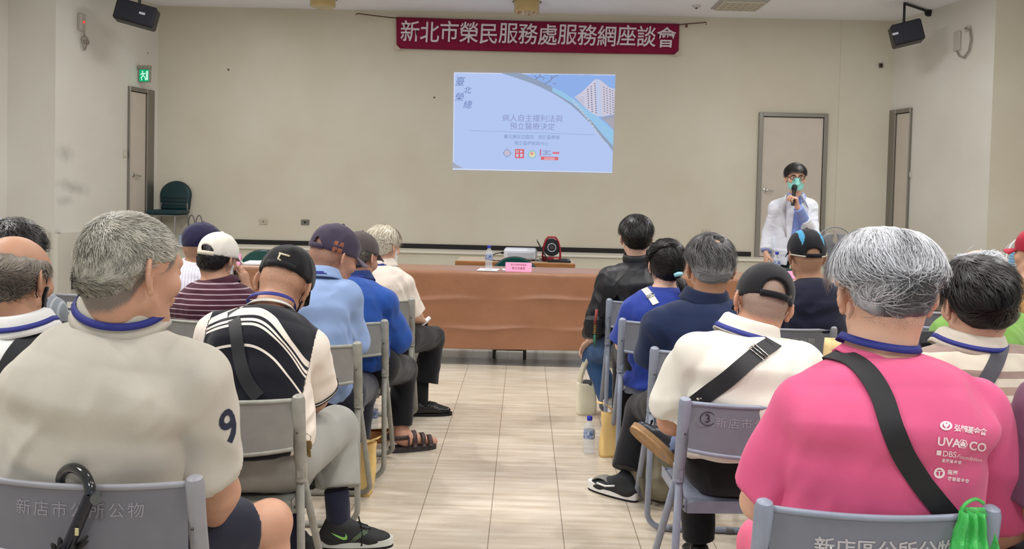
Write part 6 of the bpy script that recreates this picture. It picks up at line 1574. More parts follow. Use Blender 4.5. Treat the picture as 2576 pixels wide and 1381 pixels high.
# ------------------------------------------------------------ straps, prints, shoes
def loc0(o): return np.array(o.location)
webM = mat('black_webbing', (24, 25, 30), .6, bump=.4, bscale=500, bdist=.002)
def hit(p, px, py):
    d = at(px, py, 10.0)-CAM_POS; d /= np.linalg.norm(d); h = p.bvh.ray_cast(Vector(CAM_POS), Vector(d), 20)
    if h[0] is None: return None, None
    n = np.array(h[1]); n = n if n@d < 0 else -n
    return np.array(h[0]), n
def bag_strap(p, pts, width, label, m=webM, buckle=None, pouch=True, lift=.004, extra=None, pm=None):
    """a shoulder bag: webbing laid over the back along measured points, on over the shoulder and round to a pouch in front"""
    P_, N_ = [], []
    pp = []
    for (a, b) in zip(pts[:-1], pts[1:]):
        k = max(2, int(np.hypot(b[0]-a[0], b[1]-a[1])/8)); pp += [(a[0]+(b[0]-a[0])*i/k, a[1]+(b[1]-a[1])*i/k) for i in range(k)]
    pp.append(pts[-1])
    for x, y in pp:
        h, n = hit(p, x, y)
        if h is not None: P_.append(h); N_.append(n)
    if len(P_) < 4: print('STRAP MISS', label, len(P_))
    P_, N_ = np.array(P_), np.array(N_)
    for _ in range(10):
        P2 = P_.copy(); P2[1:-1] = (P_[:-2]+P_[2:]+2*P_[1:-1])/4; P_ = P2
        N_[1:-1] = (N_[:-2]+N_[2:]+2*N_[1:-1]); N_ /= np.linalg.norm(N_, axis=1, keepdims=True)
    # carry on over the shoulder to the front and round the flank, hugging the cloth
    S_, E_ = P_[0], P_[-1]; C = (S_+E_)/2+p.fwd*.13
    A = []; AN = []
    d1 = S_-E_; d1 /= np.linalg.norm(d1)
    for t in np.linspace(0.10, .90, 26):
        a = math.pi*t; d = d1*math.cos(a)+p.fwd*math.sin(a)
        h = p.bvh.ray_cast(Vector(C), Vector(d), 1.0)
        if h[0] is not None: A.append(np.array(h[0])); AN.append(d)
    if len(A) < 3: A = [S_+(E_-S_)*t+p.fwd*.2*math.sin(t*3.1) for t in (.2, .5, .8)]; AN = [p.fwd]*3
    A, AN = np.array(A), np.array(AN)
    for _ in range(6):
        A2 = A.copy(); A2[1:-1] = (A[:-2]+A[2:]+2*A[1:-1])/4; A = A2
    path = np.vstack([A[::-1], P_+0, ]); nn = np.vstack([AN[::-1], N_])
    r = thing('shoulder_bag', label, 'bag', (p.P[0], p.P[1], 0)); bo = loc0(r)
    nn = nn/np.linalg.norm(nn, axis=1, keepdims=True)
    for _ in range(4): nn[1:-1] = nn[:-2]+nn[2:]+2*nn[1:-1]; nn /= np.linalg.norm(nn, axis=1, keepdims=True)
    V_, F_ = ribbon(path+nn*lift-bo, nn, width, .0028); mb = MB(); mb.add(V_, F_); st_ = mb.build('strap', m, r, smooth=True)
    if buckle:
        h, n = hit(p, *buckle[:2]); i = int(np.argmin(np.linalg.norm(path-h, axis=1))); T = path[min(i+2, len(path)-1)]-path[max(0, i-2)]; T /= np.linalg.norm(T); n = nn[i]; S = np.cross(T, n); S /= np.linalg.norm(S)
        c = path[i]+n*(lift+.005)-bo; w = width*.56; q = buckle[2]
        mb = MB(); mb.tube([c+S*w+T*q, c-S*w+T*q, c-S*w-T*q, c+S*w-T*q, c+S*w+T*q], .0022, 8); mb.tube([c+S*w, c-S*w], .002, 8); mb.build('buckle', mat('buckle_nickel', (196, 194, 188), .25, metal=1), st_, smooth='all')
    if pouch:
        c = A[int(len(A)*.52)]+p.fwd*.055-bo; mb = MB(); mb.box(c, (.24, .08, .17), .03); bd = mb.build('pouch', pm or mat('bag_nylon', (26, 27, 32), .6, bump=.2, bscale=300), r, smooth=True)
        mb = MB(); mb.tube([c+np.array([-.10, .0405, .045]), c+np.array([.10, .0405, .045])], .003, 6); mb.build('zipper', mat('zip_metal', (120, 118, 112), .4, metal=.8), bd)
    return r
bag_strap(P2, [(585, 752), (590, 800), (598, 860), (606, 920), (622, 965), (650, 1000)], .040, 'black shoulder bag worn across the black and white striped polo')
bag_strap(P8, [(128, 806), (95, 832), (62, 862), (32, 900), (8, 950), (-20, 1010)], .050, 'black shoulder bag worn by the balding man at the left edge')
bag_strap(P13, [(1946, 864), (1928, 872), (1880, 912), (1830, 955), (1785, 988), (1735, 1025)], .052, 'black crossbody bag with a metal slider worn over the cream shirt', buckle=(1908, 890, .013))
bag_strap(P15, [(2085, 892), (2130, 900), (2165, 920), (2195, 955), (2222, 1005), (2240, 1070), (2270, 1140), (2315, 1215), (2360, 1270), (2395, 1310)], .046, 'black crossbody bag worn over the pink T-shirt')
bag_strap(P16, [(2520, 868), (2512, 900), (2495, 935), (2470, 975), (2445, 1020)], .040, 'dark grey shoulder bag worn over the brown banded polo', m=mat('grey_webbing', (58, 58, 66), .6, bump=.4, bscale=500, bdist=.002))
b10 = bag_strap(P10, [(1628, 652), (1600, 672), (1570, 705), (1540, 740), (1515, 775), (1500, 800)], .050, 'black shoulder bag with a beaded tassel worn over the black windbreaker', pouch=False)
bo = loc0(b10); c = at(1492, 822, 5.18); mb = MB(); mb.box(c-bo, (.10, .06, .13), .02); mb.build('pouch', mat('bag_nylon', (26, 27, 32), .6, bump=.2, bscale=300), b10, smooth=True)
mb = MB(); q = [at(1501, 778, 5.13), at(1499, 800, 5.13), at(1496, 815, 5.13)]; mb.tube([v-bo for v in q], .008, 8); mb.build('tassel', mat('tassel_rust', (140, 62, 52), .7), b10, smooth='all')
mb = MB()
for i in range(5): mb.lathe([(.001, -.006), (.009, -.002), (.009, .002), (.001, .006)], at(1497-i*.3, 818+i*5, 5.13)-bo, 10)
mb.build('bead', mat('bead_brass', (190, 160, 96), .3, metal=.7), b10, smooth=True)
mb = MB(); mb.tube([at(1496, 842, 5.13)-bo, at(1495, 858, 5.13)-bo, at(1497, 872, 5.13)-bo], [.006, .008, .003], 8); mb.build('tassel', mat('tassel_green', (46, 110, 84), .7), b10, smooth='all')
r = bag_strap(P11, [(1622, 728), (1632, 738), (1642, 752), (1650, 766)], .034, 'white shoulder bag strap on the woman in the royal blue tunic', m=mat('white_webbing', (216, 214, 208), .6, bump=.3, bscale=400), pouch=False, buckle=(1637, 745, .010))
for rt in (0, 1):
    for fr, m_, w_ in ((.79, 'black_rib', .005), (.81, 'cream_rib', .004), (.83, 'black_rib', .006), (.852, 'cream_rib', .004)): P2.band(rt, fr, fabric(m_, (28, 29, 36) if m_[0] == 'b' else (228, 220, 206)), w_)
# prints thrown on to cloth
def cloth_print(p, me, px, py, rot, m, lift=.0016, name='print', sx=1.0):
    ca, sa = math.cos(rad(rot)), math.sin(rad(rot))
    n_ = len(me.vertices); c = np.zeros(n_*3, np.float32); me.vertices.foreach_get('co', c); c = c.reshape(-1, 3); out = []
    last = None
    for x, y, z in c:
        x *= sx; h, n = hit(p, px+x*ca+y*sa, py+x*sa-y*ca)
        if h is None: h, n = last if last is not None else (at(px, py, p.P[1]), np.array([0, -1.0, 0]))
        last = (h, n); out.append(h+n*lift-p.base)
    me.vertices.foreach_set('co', np.array(out, np.float32).ravel()); me.update()
    return link(name, me, m, p.shirt)
def poly_mesh(pts, holes=0):
    me = bpy.data.meshes.new('print'); me.from_pydata([(x, y, 0) for x, y in pts], [], [tuple(range(len(pts)))])
    return me
def ring_mesh(r1, r2, n=28, sx=1, sy=1):
    me = bpy.data.meshes.new('print'); V = [(r*math.cos(2*math.pi*i/n)*sx, r*math.sin(2*math.pi*i/n)*sy, 0) for i in range(n) for r in (r1, r2)]
    me.from_pydata(V, [], [(2*i, 2*i+1, (2*i+3) % (2*n), (2*i+2) % (2*n)) for i in range(n)]); return me
prM = mat('print_pale_pink', (250, 226, 232), .6)
ox = -2
def T15(s, px, py, h, rot=9, al='LEFT', off=.0, sh=0.0, sp_=1.0): cloth_print(P15, text_mesh(s, h, offset=off, align=al, shear=sh, spacing=sp_), px+ox, py, rot, prM)
cloth_print(P15, ring_mesh(9, 15, sx=1.05, sy=.76), 2381+ox, 1071, 6, prM)
cloth_print(P15, poly_mesh([(0, -7), (7, 1), (6, 6), (2, 6.5), (0, 4), (-2, 6.5), (-6, 6), (-7, 1)]), 2381+ox, 1071, 6, prM)
T15('弘毓基金會', 2401, 1077, 18, 8, off=.4, sp_=.80)
T15('UVA', 2359, 1110, 29, 6, off=.8, sp_=1.02); cloth_print(P15, ring_mesh(9.5, 12, 6), 2423+ox, 1116, 10, prM); cloth_print(P15, poly_mesh([(-6, -6), (6, -6), (7, 1), (0, 8), (-7, 1)]), 2423+ox, 1116, 8, prM); T15('CO', 2438, 1120, 29, 9, off=.8)
cloth_print(P15, poly_mesh([(-6, -6), (6, -6), (6, 6), (-6, 6)]), 2363+ox, 1138, 6, prM); T15('DBS', 2372, 1140, 20, 6, off=.2); T15('Foundation', 2407, 1146, 14, 10, sh=.35); T15('星展基金會', 2370, 1157, 10, 7, off=.2)
cloth_print(P15, ring_mesh(8.5, 14), 2364+ox, 1189, 0, prM); cloth_print(P15, poly_mesh([(-1.5, -9), (1.5, -9), (1.5, 3), (8, 3), (8, 5), (-8, 5), (-8, 3), (-1.5, 3)]), 2364+ox, 1189, 0, prM)
T15('龍巖', 2384, 1187, 13, 6, off=.2); T15('慈善基金會', 2384, 1203, 11, 8, off=.2)
me9 = text_mesh('9', .112, offset=.0022, sub=3); ad = at(556, 1238, 2.09)-at(490, 960, 2.0); al9 = np.linalg.norm(ad); ad /= al9; a0 = at(490, 960, 2.0)
rx_ = np.array([1.0, 0, 0]); rx_ -= ad*(rx_@ad); rx_ /= np.linalg.norm(rx_); ry_ = np.cross(ad, rx_); ry_ = ry_ if ry_[1] < 0 else -ry_
def wrap9(c):       # round the sleeve
    out = []
    for x, y, z in c:
        th = rad(22)-x/.078; q = a0+ad*(al9*.36-y); dr = rx_*math.cos(th)+ry_*math.sin(th)
        h = P1.bvh.ray_cast(Vector(q+dr*.25), Vector(-dr), .25); out.append((np.array(h[0]) if h[0] is not None else q+dr*.08)+dr*.0015-P1.base)
    return np.array(out)
map_mesh(me9, wrap9); link('print', me9, mat('print_navy', (34, 40, 60), .7), P1.shirt)
# orange lettering on the faded navy cap
capb = P3.cap_; orgM = mat('orange_thread', (160, 96, 66), .7)
for i, ch in enumerate('榮民服務'):
    tm_ = text_mesh(ch, .020, offset=.0006); a0 = 1.02+.20*(i % 2); z0 = .052-.026*(i//2)
    def fn(c, a0=a0, z0=z0):
        out = []
        for x, y, z in c:
            a = a0+x/.10; zz = z0+y; k = math.sqrt(max(.05, 1-((zz-.040)/.098)**2)); xx, yy = math.sin(a)*.0918*k, -math.cos(a)*.1138*k-.012
            out.append(P3.capL(xx, yy, zz+.06*yy)-P3.base)
        return np.array(out)
    map_mesh(tm_, fn); link('lettering', tm_, orgM, capb)
# buckle of the bowed man's cap
mb = MB(); L2 = P2.capL
def cb(a, z): k = math.sqrt(1-((z-.04)/.098)**2); return L2(math.sin(a)*.0935*k, -math.cos(a)*.1155*k-.012, z+.05*(-math.cos(a)*.11))-P2.base
mb.tube([cb(-.18, .062), cb(.22, .060)], .0035, 8); mb.tube([cb(-.12, .058), cb(-.12, .040), cb(.0, .036)], .003, 8); mb.build('buckle', mat('cap_buckle_cream', (206, 196, 170), .4), P2.cap_, smooth='all')
mb = MB(); mb.box(P13.capL(.050, -.098, .022)-P13.base, (.012, .006, .012), .002); mb.build('slider', mat('buckle_nickel', (196, 194, 188), .25, metal=1), P13.cap_)
# ponytail
mb = MB(); hd = lambda x, y, z: P11.o+P11.R@(np.array([x, y, z])*P11.hs)-P11.base
n_ = 420; SV = []; SQ = []; hv = []
ctl = [hd(.035, -.112, -.058), hd(.050, -.128, -.080), hd(.068, -.128, -.120), hd(.085, -.118, -.165), hd(.092, -.105, -.215)]
rv = random.Random(3)
for k in range(n_):
    a = rv.random()*2*math.pi; rr = math.sqrt(rv.random()); b0 = len(SV); shade = min(1, max(0, rv.gauss(.2, .14)))
    for i, c in enumerate(ctl):
        ra = (.012, .022, .026, .022, .006)[i]*rr; q = c+np.array([math.cos(a)*ra, math.sin(a)*ra, 0])+np.array([rv.gauss(0, .001), rv.gauss(0, .001), rv.gauss(0, .006)*(i == 4)])
        w = .0022*(1-.15*i); SV += [q+np.array([math.sin(a)*w, -math.cos(a)*w, 0]), q-np.array([math.sin(a)*w, -math.cos(a)*w, 0])]; hv += [shade, shade]
    for i in range(len(ctl)-1): SQ.append((b0+2*i, b0+2*i+1, b0+2*i+3, b0+2*i+2))
mb.tube(ctl, [.011, .021, .025, .020, .004], 12)
nt = len(mb.v); Vt = np.vstack([np.array(mb.v), np.array(SV)]); Ft = [np.array([f for f in mb.f if len(f) == 4]), np.array(SQ)+nt]
link('ponytail', raw_mesh('ponytail', Vt, Ft, True, {'hr': np.concatenate([np.full(nt, .12), hv])}), hBlack, P11.root)
mb = MB(); mb.tube([hd(.015, -.124, -.050), hd(.035, -.130, -.044), hd(.055, -.122, -.040)], [.010, .013, .009], 10); mb.build('hair_tie', mat('aqua_hair_tie', (150, 206, 220), .5), P11.root, smooth='all')
# ---- side-on shoes
def shoe_on(p, heel, d, up, m, mid, out_m, L=.265, wd=.088, ht=.085, hi=.03, name='shoe', tongue=True, wdir=None):
    """shoe with its heel's ground point at heel, pointing along d; up = away from the sole"""
    heel = np.asarray(heel, float); d = np.asarray(d, float); d /= np.linalg.norm(d); up = np.asarray(up, float); up = up-d*(up@d); up /= np.linalg.norm(up); s = np.cross(d, up)
    Fp = lambda l, h, w=0: heel+d*l+up*h+s*w
    k = L/.265
    pr = [('u', ec(Fp(.038*k, .045), Fp(.060*k, ht), (.034, .042*k), (.030, .040*k), s), 0), ('u', ec(Fp(.06*k, .042), Fp(L-.085, .036), (.040, .036), (.043, .030), s), .02),
          ('u', el(Fp(L-.062*k, .030), np.array([.040, .055*k, .026]), np.stack([s, d, up], 1)), .02), ('u', rc(Fp(.07*k, ht), Fp(.145*k, .055), .032, .030), .025)]
    if tongue: pr.append(('u', rc(Fp(.085*k, ht+.005), Fp(.075*k, ht+.040), .018, .012), .015))
    pr.append(('i', (lambda o_, n_: (lambda q: (o_-q)@n_))(A3(Fp(0, .020)), A3(up)), .003))
    lo, hi_ = bounds([Fp(-.02, 0), Fp(L, 0), Fp(0, ht+.06), Fp(L, .08)], .07); V, Q = nets(pr, lo, hi_, .0045)
    sh = link(name, raw_mesh(name, V-p.base, Q, True), m, p.root)
    def sole(h0, h1, grow, mm, nm, a0=0.0, a1=1.0):
        mb = MB(); n = 30; o = []
        for i in range(n):
            t = 2*math.pi*i/n; cx = math.cos(t); l = L*(.5+.5*cx); w = (.038+.008*(cx > 0)*cx-.006*max(0, -cx)+grow)*math.copysign(abs(math.sin(t))**.7, math.sin(t))
            o.append((l*(a1-a0)+a0*L+grow*cx, w))
        mb.prism(o, h1-h0, Fp(0, h0)-p.base, np.stack([d, np.cross(up, d), up], 1)); return mb.build(nm, mm, sh)
    sole(0, .010, .002, out_m, 'outsole'); sole(.010, .010+hi, .003, mid, 'midsole')
    return sh, Fp, s
def in_shoe(sh, p, Fp, s, pts, m, name, side, lift, wfn):
    mb = MB(); mb.add([Fp(l, h, side*(wfn(l, h)+lift))-p.base for l, h in pts], [tuple(range(len(pts)))]); return mb.build(name, m, sh)
blk = mat('black_mesh_upper', (30, 31, 33), .7, bump=.5, bscale=300, bdist=.003); rub = mat('black_rubber', (20, 20, 21), .7); wmid = mat('white_midsole', (196, 200, 194), .5)
# sneaker of the bowed man
hp = at(806, 1378, 3.16); tp = at(988, 1372, 3.16)
sh, Fp, s = shoe_on(P2, hp, tp-hp, (0, 0, 1), blk, wmid, rub, L=np.linalg.norm(tp-hp), ht=.088, hi=.022)
V = np.array([v.co for v in sh.data.vertices])+P2.base
bv = BVHTree.FromPolygons([tuple(v) for v in V.tolist()], [tuple(f.vertices) for f in sh.data.polygons])
def on_shoe(px, py):
    dd = at(px, py, 10.)-CAM_POS; dd /= np.linalg.norm(dd); h = bv.ray_cast(Vector(CAM_POS), Vector(dd), 20)
    return (np.array(h[0])-dd*.0015-P2.base) if h[0] is not None else at(px, py, 3.10)-P2.base
sw = [(832, 1340), (845, 1345), (858, 1350), (866, 1352), (869, 1349), (869, 1342), (873, 1348), (874, 1354), (871, 1358), (864, 1358.5), (855, 1355), (843, 1348)]
mb = MB(); vs = [on_shoe(x, y) for x, y in sw]; mb.add(vs, [(0, 1, 11), (1, 2, 10, 11), (2, 3, 9, 10), (3, 4, 8, 9), (4, 7, 8), (4, 5, 6, 7)]); mb.build('logo', mat('neon_green', (132, 190, 96), .5), sh)
for i in range(7):
    mb = MB(); x0 = 884+i*5.5; mb.tube([on_shoe(x0, 1362-i*3.5), on_shoe(x0+9, 1350-i*4)], .0011, 5); mb.tube([on_shoe(x0+5, 1364-i*3.5), on_shoe(x0+14, 1352-i*4)], .0011, 5); mb.build('stripe', mat('mesh_green_grey', (112, 132, 100), .6), sh)
mb = MB(); mb.tube([on_shoe(902, 1300), on_shoe(908, 1325), on_shoe(912, 1350), on_shoe(909, 1374)], .003, 6); mb.tube([on_shoe(900, 1312), on_shoe(912, 1318), on_shoe(925, 1322)], .003, 6); mb.tube([on_shoe(906, 1325), on_shoe(920, 1330), on_shoe(932, 1330)], .003, 6); mb.build('laces', mat('black_lace', (16, 16, 17), .8), sh, smooth='all')
sockM = fabric('navy_sock', (34, 36, 54))
mb = MB(); mb.tube([at(846, 1232, 3.16)-P2.base, at(850, 1275, 3.16)-P2.base, at(852, 1318, 3.17)-P2.base, at(858, 1340, 3.17)-P2.base], [.044, .045, .044, .040], 16); mb.build('sock', sockM, P2.root, smooth='all')
mb = MB(); mb.tube([P2.al+(P2.kl-P2.al)*.5-P2.base, P2.al-P2.base, P2.al+np.array([0, 0, -.10])-P2.base], [.046, .044, .042], 14); mb.build('sock', sockM, P2.root, smooth='all')
a = P2.al.copy(); shoe_on(P2, G3(a[0]+.01, a[1]-.05, .0), (.35, 1, 0), (0, 0, 1), blk, wmid, rub)
# loafer of the white-haired man
lth = mat('black_leather_shoe', (24, 24, 26), .35)
hp = at(1046, 1016, 5.46); tp = at(1121, 1006, 5.50); hp[2] = 0.0; tp[2] = 0.0
sh, Fp, s = shoe_on(P5, hp+np.array([-.04, 0, 0]), tp-hp, (0, 0, 1), mat('polished_black_leather', (22, 22, 24), .22), rub, rub, L=.27, ht=.062, hi=.008, tongue=False)
mb = MB(); mb.tube([Fp(.125, .060, -.036)-P5.base, Fp(.130, .080, -.018)-P5.base, Fp(.130, .086, 0)-P5.base, Fp(.130, .080, .018)-P5.base, Fp(.125, .060, .036)-P5.base], .007, 8); mb.build('strap', lth, sh, smooth='all')
mb = MB(); mb.tube([P5.ar_+np.array([0, 0, .14])-P5.base, P5.ar_+np.array([0, 0, -.02])-P5.base, P5.ar_+np.array([.03, 0, -.05])-P5.base], [.040, .040, .038], 14); mb.build('sock', fabric('black_sock', (24, 24, 28)), P5.root, smooth='all')
# sandal of the royal blue polo
ft = P4.ar_; tx = np.array([.17, .08, 0]); tx /= np.linalg.norm(tx); h0 = np.array([ft[0], ft[1], 0])-tx*.065; br = mat('brown_leather_sandal', (62, 44, 42), .5)
r4 = P4.root; mb = MB(); n = 30; o = []
for i in range(n):
    t = 2*math.pi*i/n; cx = math.cos(t); o.append((.135+.135*cx, (.040+.010*(cx > 0)*cx)*math.copysign(abs(math.sin(t))**.7, math.sin(t))))
mb.prism(o, .030, h0-P4.base, np.stack([tx, np.cross([0, 0, 1.0], tx), [0, 0, 1.0]], 1)); sd_ = mb.build('sandal', mat('sandal_sole', (52, 48, 50), .7), r4)
ty = np.cross([0, 0, 1.0], tx)
for l, hgt, w, wd_ in ((.225, .072, .044, .016), (.185, .088, .044, .016), (.135, .105, .042, .018)):
    mb = MB(); pth = [h0+tx*l+ty*(w*math.cos(t))+np.array([0, 0, .028+(hgt-.028)*math.sin(t)]) for t in np.linspace(0, math.pi, 12)]; nn = np.array([ty*math.cos(t)+np.array([0, 0, 1])*math.sin(t) for t in np.linspace(0, math.pi, 12)])
    V_, F_ = ribbon(np.array(pth)-P4.base, nn, wd_*1.6, .004); mb.add(V_, F_); mb.build('strap', br, sd_, smooth='all')
mb = MB(); pth = [h0+tx*(.062-.072*math.sin(t))+ty*(.045*math.cos(t))+np.array([0, 0, .085]) for t in np.linspace(-.5, math.pi+.5, 16)]; nn = np.array([ty*math.cos(t)-tx*math.sin(t) for t in np.linspace(-.5, math.pi+.5, 16)])
V_, F_ = ribbon(np.array(pth)-P4.base, nn, .024, .004); mb.add(V_, F_); mb.build('heel_strap', br, sd_, smooth='all')
mb = MB(); mb.tube([h0+tx*.10+ty*-.044+np.array([0, 0, .03])-P4.base, h0+tx*.10+ty*-.046+np.array([0, 0, .085])-P4.base], .012, 8, squash=(1, .4)); mb.build('strap', br, sd_, smooth='all')
# grey and white sneaker of the navy polo, toe to the aisle
hp = at(1602, 1262, 4.04); hp[2] = 0.0; tp = at(1520, 1225, 4.12); tp[2] = 0
sh, Fp, s = shoe_on(P12, hp, np.array([-.62, .55, 0]), (0, 0, 1), mat('black_knit_upper', (34, 36, 40), .7), mat('white_midsole_foam', (226, 224, 222), .5), rub, L=.275, ht=.09, hi=.034)
mb = MB(); mb.slab(lambda u, v: Fp(.135+.11*u, .052+.016*math.sin(u*3)-.012*u*u+.012, (v-.5)*.070*(1-.35*u*u))-P12.base+np.array([0, 0, .004-.03*(v-.5)**2]), 8, 8, .004); mb.build('toe_cap', mat('grey_mesh_toe', (122, 122, 116), .6), sh, smooth='all')
mb = MB(); mb.tube([Fp(.10, .062, -.040)-P12.base, Fp(.15, .050, -.045)-P12.base, Fp(.20, .052, -.044)-P12.base], .005, 6); mb.build('stripe', mat('white_stripe', (220, 220, 218), .5), sh, smooth='all')
# shoe of the leg crossed over the knee, sole towards the aisle
A_ = at(1722, 1112, 3.14)
sh, Fp, s = shoe_on(P13, at(1698, 1172, 3.10), np.array([-.60, .33, .42]), np.array([.62, .48, .60]), mat('dark_leather_upper', (40, 44, 52), .3), mat('gum_sole', (150, 118, 80), .6, var=.2), mat('gum_sole_worn', (168, 132, 92), .65, var=.25, vscale=30), L=.205, ht=.075, hi=.014, tongue=False)
mb = MB()
for l in (.10, .13, .16): mb.tube([Fp(l, .066-.1*(l-.1), -.036)-P13.base, Fp(l+.004, .098-.28*(l-.1), 0)-P13.base, Fp(l, .066-.1*(l-.1), .036)-P13.base], .0035, 6)
mb.build('laces', mat('black_lace', (16, 16, 17), .8), sh, smooth='all')
mb = MB(); mb.tube([A_-P13.base, at(1712, 1118, 3.135)-P13.base, at(1690, 1128, 3.14)-P13.base, at(1672, 1136, 3.15)-P13.base], [.046, .045, .042, .036], 14); mb.build('sock', fabric('slate_sock', (112, 126, 160)), P13.root, smooth='all')
mb = MB(); mb.tube([P2.P+G3(.04, -.10, .14)-P2.base, P2.P+G3(-.1, -.10, .14)-P2.base], .004, 6)
# eyes and brows of the speaker
H0_ = lambda x, y, z: P0.o+P0.R@(np.array([x, y, z])*P0.hs)-P0.base
for sx in (-1, 1):
    mb = MB(); mb.grid(lambda u, v: H0_(sx*.032+.0145*math.cos(2*math.pi*u)*math.sin(math.pi*v/2), .0895+.004*math.cos(math.pi*v/2), .010+.0055*math.sin(2*math.pi*u)*math.sin(math.pi*v/2)), 16, 5); e_ = mb.build('eye', mat('eye_white', (214, 208, 204), .3), P0.root, smooth='all')
    mb = MB(); mb.grid(lambda u, v: H0_(sx*.032+.0058*math.cos(2*math.pi*u)*v, .0940, .010+.0052*math.sin(2*math.pi*u)*v), 14, 3); mb.build('iris', mat('iris_dark', (30, 22, 20), .25), e_, smooth='all')
    mb = MB(); mb.tube([H0_(sx*.015, .0985, .030), H0_(sx*.034, .0975, .0345), H0_(sx*.052, .088, .030)], [.0028, .0034, .0018], 8); mb.build('eyebrow', hBlack, P0.root, smooth='all')
# lapels of the blazer
for oc, ic in (([(1976, 490), (1960, 528), (1966, 556), (1976, 596)], [(1983, 492), (1978, 530), (1977, 560), (1979, 598)]), ([(2019, 488), (2034, 524), (2029, 552), (2020, 590)], [(2012, 492), (2019, 530), (2018, 560), (2016, 592)])):
    mb = MB(); vo = []
    for q in oc+ic:
        h, n = hit(P0, *q); vo.append((h+n*.003 if h is not None else at(*q, 7.98))-P0.base)
    n_ = len(oc); mb.add(vo, [(i, i+1, n_+i+1, n_+i) for i in range(n_-1)]); o = mb.build('lapel', fabric('white_lapel', (222, 226, 236)), P0.shirt, smooth='all'); sm = o.modifiers.new('thickness', 'SOLIDIFY'); sm.thickness = .003; sm.offset = 0
# glasses and microphone of the speaker
gl = mat('black_glasses', (26, 22, 24), .3); H0 = lambda x, y, z: P0.o+P0.R@(np.array([x, y, z])*P0.hs)-P0.base
mb = MB()
for sx in (-1, 1):
    mb.tube([H0(sx*.033+.026*math.cos(t)*(1 if abs(math.cos(t)) < .8 else 1), .103-.02*abs(math.cos(t)*.0), .008+.018*math.copysign(abs(math.sin(t))**.7, math.sin(t))) for t in np.linspace(0, 2*math.pi, 21)], .0030, 6)
    mb.tube([H0(sx*.059, .101, .014), H0(sx*.072, .06, .014), H0(sx*.078, .0, .012)], .0028, 6)
mb.tube([H0(-.008, .107, .012), H0(.008, .107, .012)], .0028, 6)
mb.build('glasses', gl, P0.root, smooth='all')
mt, mbm = at(1999, 465, 7.93), at(1994, 517, 7.86); ax_ = (mt-mbm)/np.linalg.norm(mt-mbm); xx = np.cross(ax_, [0, 1.0, 0]); xx /= np.linalg.norm(xx); Rm_ = np.stack([xx, np.cross(ax_, xx), ax_], 1)
r = thing('microphone', 'black wireless microphone in the hand of the man in the white blazer', 'microphone', mbm); lm = np.linalg.norm(mt-mbm)
mb = MB(); mb.lathe([(.004, 0), (.015, .003), (.017, .02), (.016, .08), (.018, lm-.06), (.020, lm-.055)], (0, 0, 0), 16, R=Rm_); mb.build('handle', mat('mic_black', (22, 22, 24), .4), r, smooth=True)
mb = MB(); mb.lathe([(.020, lm-.055), (.025, lm-.045), (.026, lm-.025), (.022, lm-.008), (.012, lm), (.001, lm+.002)], (0, 0, 0), 16, R=Rm_); mb.build('grille', mat('mic_grille', (40, 42, 44), .4, metal=.6, bump=.6, bscale=400), r, smooth=True)
mb = MB(); mb.box(Rm_@np.array([0, 0, .06])+np.array([0, -.017, 0]), (.006, .004, .035), .001); mb.build('label', mat('mic_label', (196, 198, 200), .4), r)
# phone of the white-cap man
pc = at(591, 674, 4.38); r = thing('phone', 'black phone held to the ear under the white cap', 'phone', pc); R = rotm(75, 0, -14)
mb = MB(); mb.box((0, 0, 0), (.074, .009, .15), .004, R); mb.build('case', mat('phone_black', (20, 20, 24), .3), r)
mb = MB(); mb.box(R@np.array([0, .005, 0]), (.068, .001, .142), 0, R); mb.build('screen', mat('phone_screen', (10, 10, 14), .1), r)

# ------------------------------------------------------------ umbrella
top_ = at(226, 1225, 1.812); r = thing('umbrella', 'black folded umbrella hooked by its curved handle over a chair back', 'umbrella', top_); bo = loc0(r)
hk = mat('black_lacquer', (22, 26, 30), .12, coat=.6)
pts = [at(153, 1216, 1.850), at(152, 1204, 1.850), at(157, 1191, 1.848), at(168, 1181, 1.844), at(184, 1177, 1.836), at(202, 1184, 1.826), at(216, 1200, 1.815), at(225, 1222, 1.806), at(228, 1244, 1.800)]
def smooth_path(P_, k=4):
    P_ = np.array(P_); n = len(P_); out = []
    for i in range(n-1):
        p0, p1, p2, p3 = P_[max(0, i-1)], P_[i], P_[i+1], P_[min(n-1, i+2)]
        for j in range(k):
            t = j/k; out.append(.5*((2*p1)+(-p0+p2)*t+(2*p0-5*p1+4*p2-p3)*t*t+(-p0+3*p1-3*p2+p3)*t**3))
    return out+[P_[-1]]
mb = MB(); mb.tube([q-bo for q in smooth_path(pts)], [.0095+.0022*min(1, i/20) for i in range(len(smooth_path(pts)))], 14); mb.build('handle', hk, r, smooth=True)
mb = MB(); c = at(240, 1246, 1.796)-bo; mb.lathe([(.001, .004), (.010, .003), (.012, 0), (.011, -.02)], c, 18, R=rotm(-28, 84, 0)); mb.build('end_cap', mat('pewter_cap', (92, 98, 104), .25, metal=.8), r, smooth=True)
a, b_ = at(228, 1244, 1.800), at(172, 1374, 1.79); d = (b_-a)/np.linalg.norm(b_-a)
mb = MB(); mb.tube([a-bo, a+d*.03-bo, b_-bo], [.012, .0125, .0135], 14); mb.build('grip', mat('umbrella_grip', (26, 27, 36), .3), r, smooth=True)
mb = MB(); mb.tube([b_-bo, b_+d*.02-bo, b_+d*.2-bo, b_+d*.5-bo], [.016, .024, .030, .006], 12); mb.build('canopy', fabric('umbrella_black', (24, 24, 28)), r, smooth='all')
mb = MB()
for k in range(7):
    t = k*2*math.pi/7; e = np.array([math.cos(t), math.sin(t), 0]); mb.tube([b_+d*.012+e*.018-bo, b_-d*.006+e*.030-bo, b_-d*.012+e*.036-bo], [.006, .005, .002], 6)
